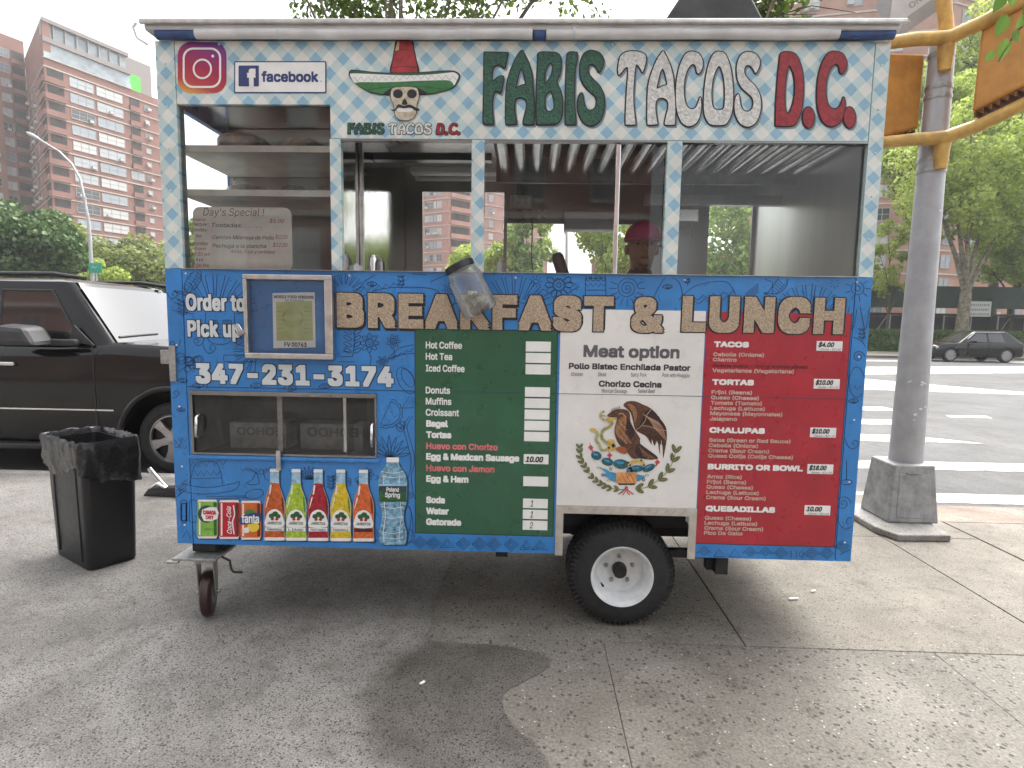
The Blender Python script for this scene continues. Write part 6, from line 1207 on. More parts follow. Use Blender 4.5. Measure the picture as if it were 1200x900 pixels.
for s in (-1, 1):
    fp(MB().box(.50, .74, s * .72 - .16, s * .72 + .16, .70, .83), 'headlight', LAMPW, bevel=.03); fp(MB().box(-1.15, -.92, s * 1.06 - .1, s * 1.06 + .1, 1.02, 1.16), 'side_mirror', CARP, bevel=.03)
    for x in (-.85, -1.95): fp(MB().box(x - .005, x + .005, s * .975 - .01, s * .995, .4, 1.03), 'door_gap', INK)
    fp(MB().tube([(-.9, s * .80, 1.24), (-1.35, s * .68, 1.60), (-2.9, s * .66, 1.62)], .02, 6), 'window_trim', CHROME, smooth=60)
fp(MB().box(.84, .93, -.55, .55, .36, .56), 'grille', TRIMB, bevel=.02); fp(MB().box(.925, .945, -.26, .26, .42, .53), 'plate', PWHITE)
# coupler lying behind the cart
ct = thing('trailer_coupler', 'black and silver trailer coupler lying on the pavement behind the cart', 'coupler', (-1.35, 2.0, 0))
MB().add([(-1.56, 2.0, .005), (-1.10, 1.96, .005), (-1.10, 2.10, .005), (-1.54, 2.12, .005), (-1.52, 2.02, .07), (-1.12, 1.98, .10), (-1.12, 2.08, .10), (-1.50, 2.10, .07)], [(3, 2, 1, 0), (4, 5, 6, 7), (0, 1, 5, 4), (1, 2, 6, 5), (2, 3, 7, 6), (3, 0, 4, 7)]).build('tongue', DARKMETAL, ct, bevel=.012)
MB().tube([(-1.38, 2.04, .07), (-1.46, 2.03, .18), (-1.50, 2.02, .25)], [.03, .025, .018], 8).build('handle', CHROME, ct, smooth=50); MB().tube([(-1.48, 2.0, .08), (-1.40, 1.97, .13), (-1.33, 1.97, .09)], .012, 8).build('clasp', CHROME, ct, smooth=50)
MB().tube([(-1.15 + .05 * math.cos(a * .5), 1.97 + .03 * math.sin(a * .5), .03 + .045 * (1 + math.sin(a * .5))) for a in range(13)], .008, 6).build('ring', CHROME, ct, smooth=60)

# ------------------------------------------------------------------ signal pole
POLE = mat('grey_pole_paint', (0.40, 0.405, 0.43), 0.45, 0.3, var=0.10, scale=6, bump=0.15, bscale=40); BASEM = mat('grey_cast_base', (0.31, 0.313, 0.32), 0.5, 0.3, var=0.25, scale=9, bump=0.2, bscale=60)
YEL = mat('signal_yellow', (0.58, 0.36, 0.10), 0.5, var=0.22, scale=10, bump=0.1); ORG = mat('signal_orange', (0.54, 0.25, 0.05), 0.5, var=0.14, scale=9); YDK = mat('signal_shadow_brown', (0.17, 0.07, 0.02), 0.6, var=0.3)
PX_, PY_ = 4.755, 1.86
pole = thing('signal_pole', 'grey steel traffic signal pole on a boxy cast base at the corner', 'signal pole', (PX_, PY_, 0))
def frus(h0, h1, z0, z1, cx, cy, cut=.0): return MB().add([(cx + sx * h, cy + sy * h, z) for h, z in ((h0, z0), (h1, z1)) for sx, sy in ((-1, -1), (1, -1), (1, 1), (-1, 1))], [(3, 2, 1, 0), (4, 5, 6, 7), (0, 1, 5, 4), (1, 2, 6, 5), (2, 3, 7, 6), (3, 0, 4, 7)])
PX0 = PX_; PX_, PY_ = 4.72, 1.845
pb_ = frus(.192, .155, .05, .50, PX_, PY_).build('base', BASEM, pole, bevel=.014)
MB().add([(PX_ - .135, PY_ - .193, .09), (PX_ + .135, PY_ - .193, .09), (PX_ + .115, PY_ - .165, .43), (PX_ - .115, PY_ - .165, .43), (PX_ - .135, PY_ - .178, .09), (PX_ + .135, PY_ - .178, .09), (PX_ + .115, PY_ - .150, .43), (PX_ - .115, PY_ - .150, .43)], [(0, 1, 2, 3), (0, 4, 5, 1), (1, 5, 6, 2), (2, 6, 7, 3), (3, 7, 4, 0)]).build('access_door', BASEM, pb_, bevel=.006)
MB().box(PX_ - .06, PX_ + .06, PY_ - .174, PY_ - .160, .432, .440).build('door_slot', GALV, pb_)
oct_ = [(-.34, -.28), (-.27, -.45), (.12, -.43), (.22, .30), (-.34, .30)]
q = MB(); q.add([(PX_ + a, PY_ + b, z) for z in (0.0, .05) for a, b in oct_], [tuple(range(5))[::-1], tuple(range(5, 10))] + [(i, (i + 1) % 5, 5 + (i + 1) % 5, 5 + i) for i in range(5)]); q.build('plinth', GRAN, pole, bevel=.01); PX_, PY_ = PX0, 1.86
MB().tube([(PX_, PY_, .495), (PX_, PY_, 1.6), (PX_ + .005, PY_, 3.62)], [.118, .104, .083], 28, caps=True).build('shaft', POLE, pole, smooth=50)
for z in (3.55, 3.32, 3.25, 2.93, 2.80, 2.72): r_ = .118 - .035 * (z - .5) / 3.1; MB().lathe([(r_ + .004, -.016), (r_ + .006, 0), (r_ + .004, .016)], (PX_ + .003, PY_, z), (0, 0, 1), 28, capped=False).build('clamp_band', GALV, pole, smooth=50)
chr_ = random.Random(8)
for k in range(9):                                             # scuffs and paint chips on the shaft
    z = chr_.choice((1.12, 1.13, 1.14, .85, 1.5, 1.75, 2.1, 2.4, .95)) + chr_.uniform(-.04, .04); w = rad(chr_.uniform(225, 300)); r_ = .118 - .0113 * (z - .5) + .0012
    MB().obox((PX_ + r_ * math.cos(w), PY_ + r_ * math.sin(w), z), (.002, chr_.uniform(.012, .035), chr_.uniform(.006, .02)), Matrix.Rotation(w, 3, 'Z') @ Matrix.Rotation(chr_.uniform(-.5, .5), 3, 'X')).build('paint_chip', PWHITE, pole)
def ppx(px, py, yy): p = on_y(px, py, yy); return (p.x, p.y, p.z)
MB().tube([ppx(1110, 45, PY_ - .02), ppx(1106, 0, PY_ - .02), ppx(1100, -60, PY_ - .02)], .048, 14).build('riser_pipe', YEL, pole, smooth=50)
MB().tube([ppx(1030, 52, PY_ - .10), ppx(1070, 46, PY_ - .11), ppx(1112, 44, PY_ - .13), ppx(1150, 27, PY_ - .22), ppx(1190, 5, PY_ - .36), ppx(1235, -18, PY_ - .52)], [.045, .047, .05, .047, .045, .045], 14).build('bracket_pipe', YEL, pole, smooth=50)
MB().tube([ppx(1025, 168, PY_ - .10), ppx(1065, 164, PY_ - .11), ppx(1108, 161, PY_ - .13), ppx(1150, 146, PY_ - .22), ppx(1195, 124, PY_ - .36), ppx(1240, 103, PY_ - .52)], [.042, .044, .05, .046, .044, .044], 14).build('bracket_pipe', YEL, pole, smooth=50)
for py, z in ((55, 0), (170, 0)): MB().tube([ppx(1109 if py < 100 else 1104, py - 8, PY_ - .10), ppx(1107 if py < 100 else 1102, py + 28, PY_ - .10)], [.062, .040], 14).build('bracket_hub', YEL, pole, smooth=50)
def ped_signal(cs, yf, depth, dirn, lbl):
    """boxy signal seen from behind: housing plus louvred visor underneath"""
    pts = [Vector(ppx(*c)) for c in cs]; nrm = (pts[1] - pts[0]).cross(pts[3] - pts[0]).normalized()
    if nrm.y < 0: nrm = -nrm
    r_ = thing('pedestrian_signal', lbl, 'signal', tuple(sum(pts, Vector()) / 4), 'pedestrian signals on the pole')
    back = [p + nrm * depth for p in pts]; m = MB().add(pts + back, [(3, 2, 1, 0), (4, 5, 6, 7), (0, 1, 5, 4), (1, 2, 6, 5), (2, 3, 7, 6), (3, 0, 4, 7)]); m.build('housing', ORG, r_, bevel=.02)
    for i in range(9):
        f = (i + .5) / 9; a = pts[0] * (1 - f) + pts[1] * f; u = (pts[1] - pts[0]).normalized(); dn = (pts[0] - pts[3]).normalized()
        c = a + dn * .004 + nrm * (depth * .5)
        MB().add([c - u * .010 - nrm * depth * .45, c + u * .004 - nrm * depth * .45, c + u * .03 + nrm * depth * .45, c + u * .015 + nrm * depth * .45] + [x + dn * .035 for x in (c - u * .010 - nrm * depth * .45, c + u * .004 - nrm * depth * .45, c + u * .03 + nrm * depth * .45, c + u * .015 + nrm * depth * .45)], [(0, 1, 2, 3), (7, 6, 5, 4), (0, 4, 5, 1), (1, 5, 6, 2), (2, 6, 7, 3), (3, 7, 4, 0)]).build('louvre', YDK, r_)
    return r_
ya, yb2 = PY_ + .02, PY_ - .10
ped_signal([(1010, 166, ya - .10), (1077, 150, ya + .03), (1085, 62, ya + .03), (1012, 60, ya - .10)], 0, .20, 1, 'orange pedestrian signal box tucked behind the cart corner')
ped_signal([(1138, 132, yb2 - .10), (1228, 86, yb2 - .42), (1236, -10, yb2 - .42), (1150, 28, yb2 - .10)], 0, .20, 1, 'orange pedestrian signal box hanging under the leafy twig')
SIGNW = mat('sign_white', (0.62, 0.64, 0.66), 0.4, var=0.08); SIGNG = mat('sign_grey', (0.36, 0.38, 0.41), 0.4, var=0.1)
osn = thing('one_way_sign', 'grey one way street sign slanting above the cart corner', 'sign', ppx(1085, 10, PY_ + .05))
S = [Vector(ppx(*c)) for c in ((1050, 47, PY_ + .28), (1160, -30, PY_ - .02), (1160, -110, PY_ - .02), (1047, 2, PY_ + .28))]
su = (S[1] - S[0]).normalized(); snn = (S[1] - S[0]).cross(S[3] - S[0]).normalized(); svv = snn.cross(su); Ls = (S[1] - S[0]).length; Hs = .34
def sgn(u, v, w): return S[0] + su * u + svv * v + snn * w
def plate(pts, w0, w1, nm, m, par):
    n_ = len(pts); MB().add([sgn(u, v, w) for w in (w0, w1) for u, v in pts], [tuple(range(n_))[::-1], tuple(range(n_, 2 * n_))] + [(i, (i + 1) % n_, n_ + (i + 1) % n_, n_ + i) for i in range(n_)]).build(nm, m, par)
plate(rrect(0, 0, Ls, Hs, .04, 4), 0, .004, 'sign_plate', SIGNG, osn)
plate([(.03, .16), (.13, .05), (.13, .10), (Ls - .05, .10), (Ls - .05, .27), (.13, .27), (.13, .31)], .0045, .0055, 'arrow', SIGNW, osn)
vs, fs = glyphs('ONE WAY', 0.02); u1 = max(v[0] for v in vs); s = (Ls - .36) / u1
MB().add([sgn(.17 + v[0] * s, .135 + v[1] * s * 1.0, .0062 + v[2]) for v in vs], fs).build('lettering', SIGNG, osn)

# ------------------------------------------------------------------ trees
BARK = mat('bark', (0.10, 0.08, 0.06), 0.85, var=0.35, scale=7, bump=0.6, bscale=18); BARKP = mat('plane_bark', (0.20, 0.175, 0.13), 0.8, var=0.45, scale=4, bump=0.5, bscale=10)
LF_DARK = leaf_mat('leaf_deep_green', (0.025, 0.06, 0.018), (0.065, 0.13, 0.035), (0.14, 0.22, 0.06), 0.35)
LF_OLIVE = leaf_mat('leaf_olive', (0.09, 0.12, 0.03), (0.20, 0.245, 0.07), (0.33, 0.36, 0.115), 0.5)
LF_SPRING = leaf_mat('leaf_spring_green', (0.17, 0.25, 0.045), (0.36, 0.45, 0.09), (0.55, 0.62, 0.17), 0.55)
LF_MID = leaf_mat('leaf_mid_green', (0.13, 0.20, 0.045), (0.27, 0.37, 0.09), (0.45, 0.53, 0.16), 0.55)
def leafcloud(name, m, parent, clumps, nleaf, ls, seed, droop=0.0, shape_='quad'):
    rnd = random.Random(seed); V = []; F = []; tot = sum(c[3] ** 2 for c in clumps)
    for (cx, cy, cz, r) in clumps:
        for _ in range(int(nleaf * r * r / tot) + 1):
            while True:
                a, b, c = rnd.uniform(-1, 1), rnd.uniform(-1, 1), rnd.uniform(-1, 1); d = a * a + b * b + c * c
                if 0.02 < d < 1: break
            k = (d ** .5) ** -.35; p = Vector((cx + a * r * k, cy + b * r * k, cz + c * r * .75 * k - droop * rnd.random() * r))
            n = (Vector((a, b, c)) * .8 + Vector((rnd.gauss(0, 1), rnd.gauss(0, 1), rnd.gauss(0, 1) + .5))).normalized()
            u = n.orthogonal().normalized(); u = (Matrix.Rotation(rnd.uniform(0, 6.28), 3, n) @ u); w = n.cross(u); s = ls * rnd.uniform(.6, 1.3); o = len(V)
            if shape_ == 'leaf':
                V += [tuple(p + u * x * s + w * y * s + n * z * s) for x, y, z in ((0, -.5, 0), (.30, -.2, .08), (.26, .15, .06), (0, .58, -.05), (-.26, .15, .06), (-.30, -.2, .08))]; F += [(o, o + 1, o + 2, o + 3), (o, o + 3, o + 4, o + 5)]
            else:
                V += [tuple(p + u * x * s + w * y * s) for x, y in ((-.5, -.1), (0, -.42), (.5, .1), (.05, .42))]; F.append((o, o + 1, o + 2, o + 3))
    mb = MB(); mb.v = V; mb.f = F; mb.m = [0] * len(F); return mb.build(name, m, parent)
def tree(label, base, h, cz, rx, ry, rz, m, nleaf=9000, ls=0.28, seed=1, trunk=0.22, nclump=46, bark=BARK, limbs=7, fork=0.32, group=None, name='tree', gap=0.0, lean=(0, 0), cut=None, spread=.36, cshape='quad', crx=.30):
    rnd = random.Random(seed); base = Vector(base); t = thing(name, label, 'tree', tuple(base), group)
    C = base + Vector((lean[0], lean[1], cz)); cl = []
    for i in range(nclump):
        while True:
            a, b, c = rnd.uniform(-1, 1), rnd.uniform(-1, 1), rnd.uniform(-1, 1); d = a * a + b * b + c * c
            if 0.12 < d < 1: break
        if cut and cut(C.x + a * rx, C.y + b * ry, C.z + c * rz): continue
        r = spread * min(rx, rz) * rnd.uniform(.65, 1.25); cl.append((C.x + a * rx * .86, C.y + b * ry * .86, C.z + c * rz * .86, r))
    fk = base + Vector((lean[0] * .3, lean[1] * .3, h * fork)); w = MB()
    w.tube([base + Vector((0, 0, -.05)), base + Vector((0, 0, h * .04)), (base + fk) / 2 + Vector((rnd.uniform(-.1, .1), 0, 0)), fk], [trunk * 1.35, trunk * 1.05, trunk * .9, trunk * .8], 12)
    tk = w.build('trunk', bark, t, smooth=60)
    for i in range(limbs):
        if not cl: break
        c = cl[i * len(cl) // limbs]; e = Vector(c[:3]); mid = fk.lerp(e, .5) + Vector((rnd.uniform(-.4, .4), rnd.uniform(-.4, .4), rnd.uniform(0, .5)))
        lb = MB(); lb.tube([fk - Vector((0, 0, h * .02)), fk.lerp(mid, .5) + Vector((0, 0, .15)), mid, e], [trunk * .42, trunk * .32, trunk * .22, trunk * .06], 8)
        for k in range(3):
            s = mid.lerp(e, rnd.uniform(0, .8)); e2 = s + Vector((rnd.uniform(-1, 1) * rx * .3, rnd.uniform(-1, 1) * ry * .3, rnd.uniform(.1, .6) * rz * .4)); lb.tube([s, s.lerp(e2, .5) + Vector((0, 0, .12)), e2], [trunk * .2, trunk * .13, trunk * .04], 6)
        lb.build('limb', bark, tk, smooth=60)
    leafcloud('crown', m, t, cl, nleaf, ls, seed + 7, shape_=cshape)
    return t
def gbase(px, y, z=-0.13): p = on_y(px, 385, y); return (p.x, y, z)
# left of the cart
tree('dense dark green tree rising behind the suv roof', gbase(15, 37), 9, 6.2, 5.0, 4, 3.6, LF_DARK, 17000, .34, 21, .3, 60)
tree('olive green tree right beside the curved street lamp', gbase(92, 46), 9, 6.0, 3.8, 3.5, 4.0, LF_OLIVE, 11000, .34, 22, .25)
tree('pale olive tree at the foot of the brick tower near the cart edge', gbase(168, 47), 8.5, 5.2, 4.0, 3.5, 3.6, LF_OLIVE, 11000, .34, 23, .25)
tree('yellow green young tree between the two olive trees', gbase(128, 43), 6.5, 3.8, 2.2, 2, 2.6, LF_SPRING, 5000, .28, 24, .16, 26)
tree('dark tree far left at the frame of the street', gbase(-70, 38), 9, 6, 4.5, 4, 3.6, LF_DARK, 8000, .4, 29, .3)
# seen through the cart
tree('bright lime tree below the brick block seen through the serving hatch', gbase(550, 60), 10, 6.4, 2.6, 3, 3.8, LF_SPRING, 6600, .36, 31, .25)
tree('lime tree just behind the checked window post', gbase(588, 56), 10, 6.8, 2.2, 3, 3.9, LF_SPRING, 5400, .36, 32, .25)
tree('pale green tree behind the hanging cord in the hatch', gbase(618, 52), 12, 8.6, 2.3, 3, 4.6, LF_MID, 5400, .36, 33, .22, 36)
tree('yellowish tree behind the vendor in the hatch', gbase(712, 44), 11, 8.4, 3.0, 3, 4.2, LF_SPRING, 5400, .34, 34, .22, 40)
tree('soft green tree seen through the narrow right rear opening', gbase(858, 34), 10, 7.0, 3.4, 3, 4.4, LF_MID, 5400, .32, 35, .25, 44)
tree('green tree hidden behind the dark kitchen panel', gbase(440, 50), 11, 7, 4, 3.5, 4.4, LF_MID, 7000, .36, 36, .25)
# right background
tree('plane tree with forked mottled trunk rising from the hedge', gbase(1128, 38, .0), 14, 12.0, 6.2, 4.0, 5.2, LF_SPRING, 17000, .26, 41, .42, 120, BARKP, 7, .30, spread=.20)
tree('broad spring green tree behind the pole beside the cart', gbase(1062, 46, .0), 20, 17.0, 4.8, 4, 5.6, LF_SPRING, 15000, .28, 42, .4, 110, BARK, 8, .45, spread=.20)
tree('tall bright tree above the orange signal boxes', gbase(1160, 52, .0), 28, 25, 7.0, 4, 7.0, LF_SPRING, 17000, .32, 43, .4, 130, BARK, 8, .5, spread=.19)
tree('dense low tree beyond the far parked car', gbase(1225, 40, .0), 12, 8.6, 5.6, 4, 4.4, LF_MID, 14000, .26, 44, .4, 110, BARK, spread=.22)
tree('mid green tree in front of the far awning', gbase(1182, 47, .0), 12, 9.5, 4.2, 3, 4.6, LF_MID, 11000, .26, 45, .3, 90, BARK, spread=.22)
tree('thin leafy sapling before the pale banded brick house', gbase(1040, 43, .0), 9, 7.0, 2.6, 2, 3.4, LF_SPRING, 3200, .24, 46, .12, 50, BARK, spread=.16)
tree('tall tree crowding the upper corner above the signals', gbase(1215, 48, .0), 24, 18, 6.0, 4, 7.0, LF_SPRING, 16000, .30, 47, .4, 130, BARK, 8, .5, spread=.19)
# street tree whose twigs hang over the cart roof, trunk behind the kitchen wall
def street(label, base, C, R, nl, seed, trunk, ls=.075, ncl=70, rr=(.32, .6), group=None):
    rnd = random.Random(seed); t = thing('street_tree', label, 'tree', base); base = Vector(base); C = Vector(C); cl = []
    for i in range(ncl):
        a = rnd.uniform(0, 6.283); b = rnd.uniform(-1, .7); rad_ = math.sqrt(max(1 - b * b, .1)) * rnd.uniform(.3, 1); cl.append((C.x + R[0] * rad_ * math.cos(a), C.y + R[1] * rad_ * math.sin(a), C.z + R[2] * b, rnd.uniform(*rr)))
    fk = Vector((base.x, base.y, 2.5)); tk = MB().tube([base + Vector((0, 0, -.03)), base + Vector((.02, 0, .25)), base.lerp(fk, .5) + Vector((.06, .03, 0)), fk], [trunk * 1.3, trunk, trunk * .85, trunk * .7], 12).build('trunk', BARK, t, smooth=60)
    for i in range(14):
        e = Vector(cl[i * ncl // 14][:3]); mid = fk.lerp(e, .55) + Vector((0, 0, .5)); lb = MB(); lb.tube([fk, fk.lerp(mid, .5), mid, e], [.02, .012, .008, .005], 6)
        for k in range(4): s = mid.lerp(e, rnd.random()); e2 = s + Vector((rnd.uniform(-.8, .8), rnd.uniform(-.8, .8), rnd.uniform(-.7, .2))); lb.tube([s, s.lerp(e2, .5) + Vector((0, 0, .08)), e2], [.007, .005, .003], 5)
        lb.build('limb', BARK, tk, smooth=60)
    leafcloud('crown', LF_MID2, t, cl, nl, ls, seed + 3, .3, 'leaf'); return t
LF_MID2 = leaf_mat('leaf_street', (0.04, 0.075, 0.015), (0.10, 0.155, 0.03), (0.22, 0.28, 0.06), 0.45)
street('slender street tree behind the cart with twigs hanging over its roof', (0.62, 2.15, 0), (1.1, 3.9, 6.45), (3.0, 2.2, 1.5), 17000, 51, .085)
street('young street tree beside the roof vent of the cart', (3.08, 2.2, 0), (3.75, 3.4, 5.95), (1.0, .9, 1.5), 4200, 52, .05, .085, 22, (.25, .42))
# near tree out of frame on the right, one twig reaching in
nt_ = thing('corner_tree', 'broad leaved tree whose leafy twig dangles before the orange signal', 'tree', (6.3, -0.6, 0))
trk = MB().tube([(6.3, -.6, -.03), (6.3, -.6, .3), (6.25, -.55, 2.2), (6.2, -.5, 3.4)], [.15, .12, .10, .085], 12).build('trunk', BARK, nt_, smooth=60)
tw = [Vector((6.2, -.5, 3.3)), Vector((5.3, -.35, 3.55)), Vector((4.5, -.1, 3.45)), Vector(ppx(1215, 15, 0)), Vector(ppx(1190, 38, .02)), Vector(ppx(1178, 58, .03)), Vector(ppx(1170, 72, .03))]
MB().tube(tw, [.05, .03, .018, .006, .004, .003, .002], 7).build('limb', BARK, trk, smooth=60)
MB().tube([Vector((6.2, -.5, 3.35)), Vector((6.6, -.9, 4.3)), Vector((7.0, -1.1, 5.3))], [.07, .05, .02], 8).build('limb', BARK, trk, smooth=60)
LFB = leaf_mat('leaf_broad', (0.05, 0.10, 0.02), (0.10, 0.19, 0.035), (0.20, 0.32, 0.06), 0.4)
lv_ = MB()
def bigleaf(px, py, yy, s, ang, tilt=0.4):
    p = Vector(ppx(px, py, yy)); Rr = Matrix.Rotation(rad(ang), 3, 'Y') @ Matrix.Rotation(tilt, 3, 'X'); o = len(lv_.v)
    pts = [(0, .5), (.10, .47), (.30, .28), (.36, .06), (.28, -.16), (.12, -.38), (0, -.58)]
    for x, z in pts: lv_.v.append(tuple(p + Rr @ Vector((x * s, abs(x) * -.25 * s, z * s))))
    for x, z in pts[1:-1]: lv_.v.append(tuple(p + Rr @ Vector((-x * s, abs(x) * -.25 * s, z * s))))
    lv_.f += [(o, o + 1, o + 2, o + 3, o + 4, o + 5, o + 6)[::-1], (o, o + 7, o + 8, o + 9, o + 10, o + 11, o + 6)]; lv_.m += [0, 0]
for a in ((1173, 30, .02, .085, 5), (1190, 43, .02, .065, -60), (1175, 58, .03, .085, -8), (1171, 3, .02, .075, 20), (1198, 25, .0, .06, 40), (1186, -4, .0, .08, -20), (1205, 8, .0, .08, 10), (1160, 66, .04, .05, 30)): bigleaf(*a)
lv_.build('twig_leaves', LFB, nt_)
leafcloud('crown', LFB, nt_, [(6.8 + .9 * math.cos(i * 2.4), -.9 + .9 * math.sin(i * 2.4), 4.9 + .5 * math.sin(i * 1.7), .55) for i in range(16)], 2500, .10, 77, .2, 'leaf')

# ------------------------------------------------------------------ brick apartment blocks
def brickmat(name, c):
    m = mat(name, c, 0.85, var=0.13, scale=0.35, bump=0.0, detail=8); return m
BRK = brickmat('red_brick', (0.27, 0.142, 0.112)); BRK2 = brickmat('dark_brick', (0.24, 0.125, 0.10)); BRK3 = brickmat('orange_brick', (0.42, 0.245, 0.19))
def pane_mat():  # random pane tones; pale ones paint in reflected sky and drawn blinds
    m = bpy.data.materials.new('far_window_glass'); nt = nodes_of(m); N = nt.nodes; L = nt.links; b = N['Principled BSDF']
    oi = N.new('ShaderNodeObjectInfo'); cr = N.new('ShaderNodeValToRGB'); e = cr.color_ramp.elements; cr.color_ramp.interpolation = 'CONSTANT'
    e[0].color = (0.06, 0.065, 0.07, 1); e[1].position = .72; e[1].color = (0.55, 0.55, 0.52, 1)
    for p, c in ((.18, (0.16, 0.19, 0.22)), (.34, (0.42, 0.45, 0.46)), (.52, (0.32, 0.36, 0.39))): k = e.new(p); k.color = (*c, 1)
    L.new(oi.outputs['Random'], cr.inputs['Fac']); L.new(cr.outputs[0], b.inputs['Base Color']); b.inputs['Roughness'].default_value = .08; b.inputs['Specular IOR Level'].default_value = .8; return m
SLABM = mat('concrete_band', (0.52, 0.47, 0.42), 0.8, var=0.1, scale=1); WFR = mat('window_frame_grey', (0.34, 0.34, 0.33), 0.5, var=0.1); WGL = pane_mat(); BSHADE = mat('balcony_shade', (0.05, 0.04, 0.038), 0.8, var=.3, scale=1); ACM = mat('air_conditioner', (0.5, 0.5, 0.48), 0.5)  # dark flat sheets on the walls paint the shade inside the balconies
UP = Vector((0, 0, 1))
class Face:
    def __init__(s, A, B, z0=0.0):
        s.A = Vector((A[0], A[1], 0)); d = Vector((B[0] - A[0], B[1] - A[1], 0)); s.L = d.length; s.u = d.normalized(); s.n = Vector((s.u.y, -s.u.x, 0))   # outward: right of the run
        s.R = Matrix((s.u, -s.n, UP)).transposed()
    def p(s, a, z, out=0.0): return s.A + s.u * a + UP * z + s.n * out
    def box(s, a0, a1, z0, z1, o0, o1, nm, m, par):
        c = s.p((a0 + a1) / 2, (z0 + z1) / 2, (o0 + o1) / 2); return MB().obox(c, (a1 - a0, abs(o1 - o0), z1 - z0), s.R).build(nm, m, par)
_wm = {}
def window_mesh(w, h, n):
    k = (round(w, 2), round(h, 2), n)
    if k not in _wm:
        f = MB(); t = .07
        f.box(-w / 2, w / 2, -.06, .04, -h / 2 - .08, -h / 2 + t).box(-w / 2, w / 2, -.04, .04, h / 2 - t, h / 2)
        for i in range(n + 1): x = -w / 2 + (w - t) * i / n; f.box(x, x + t, -.04, .04, -h / 2 + t, h / 2 - t)
        f.box(-w / 2 + t, w / 2 - t, -.035, .02, -.03, .03)
        me = bpy.data.meshes.new('window'); me.from_pydata(f.v, [], f.f); me.materials.append(WFR)
        g = bpy.data.meshes.new('pane'); g.from_pydata([(-w / 2 + .03, .0, -h / 2 + .03), (w / 2 - .03, .0, -h / 2 + .03), (w / 2 - .03, .0, h / 2 - .03), (-w / 2 + .03, .0, h / 2 - .03)], [], [(0, 1, 2, 3)]); g.materials.append(WGL); _wm[k] = (me, g)
    return _wm[k]
acm = MB().box(-.33, .33, -.45, .0, -.22, .22); acme = bpy.data.meshes.new('air_conditioner'); acme.from_pydata(acm.v, [], acm.f); acme.materials.append(ACM)
wr = random.Random(9)
def window(F, a, z, w, h, n, par, ac=.2):
    me, g = window_mesh(w, h, n); o = link('window', me, F.p(a, z, .05), par, rot=F.R); link('pane', g, F.p(a, z, .055), o, rot=F.R)
    if wr.random() < ac: link('air_conditioner', acme, F.p(a + w * (wr.choice((-.3, 0, .3))), z - h / 2 + .25, .06), o, rot=F.R)
def balcony(F, a0, a1, z, fh, par, railm, wrap=0.0):
    rc = F.box(a0, a1, z + .25, z + fh - .12, .01, .03, 'balcony_shade', BSHADE, par)
    F.box(a0 - .05, a1 + .05, z + .1, z + 1.15, .03, .55, 'balcony_rail', railm, par)
def dpt(px, dist):                                   # ground point at a given forward distance along a photo column
    d = _ray(px, 385); d.z = 0; f = Vector((FWD.x, FWD.y, 0)).normalized(); return CAM + d * (dist / d.dot(f))
# the tower on the left: projecting wing corner K, main face runs back to the right, side face back to the left
FHT = 2.62
K = dpt(71, 100); md = Vector((math.sin(rad(22.1)), math.cos(rad(22.1)), 0)); sd = Vector((math.sin(rad(-47.4)), math.cos(rad(-47.4)), 0))
def hit(A, d, px):                                   # where a wall run meets a photo column
    r = _ray(px, 385); r.z = 0; den = d.x * r.y - d.y * r.x; w = CAM - A; return ((w.x * r.y - w.y * r.x) / den)
Lm = hit(K, md, 205); Ls_ = hit(K, sd, 50)
tower = thing('apartment_tower', 'tall red brick apartment tower with corner balconies and glass penthouse', 'building', (K.x, K.y, 0))
ztop = 46.5
def wall(pts, z0, z1, m, nm='wall', par=None):
    n_ = len(pts); MB().add([(p[0], p[1], z) for z in (z0, z1) for p in pts], [tuple(range(n_))[::-1], tuple(range(n_, 2 * n_))] + [(i, (i + 1) % n_, n_ + (i + 1) % n_, n_ + i) for i in range(n_)]).build(nm, m, par)
J = K + sd * Ls_; E_ = K + md * Lm
wall([K, E_, E_ + Vector((-md.y, md.x, 0)) * 18, J + md * 10 + Vector((-md.y, md.x, 0)) * 4, J], 0, ztop - 2.6, BRK, par=tower)
F1 = Face(K, E_); F2 = Face(J, K)
nfl = int((ztop - 2.6) / FHT)
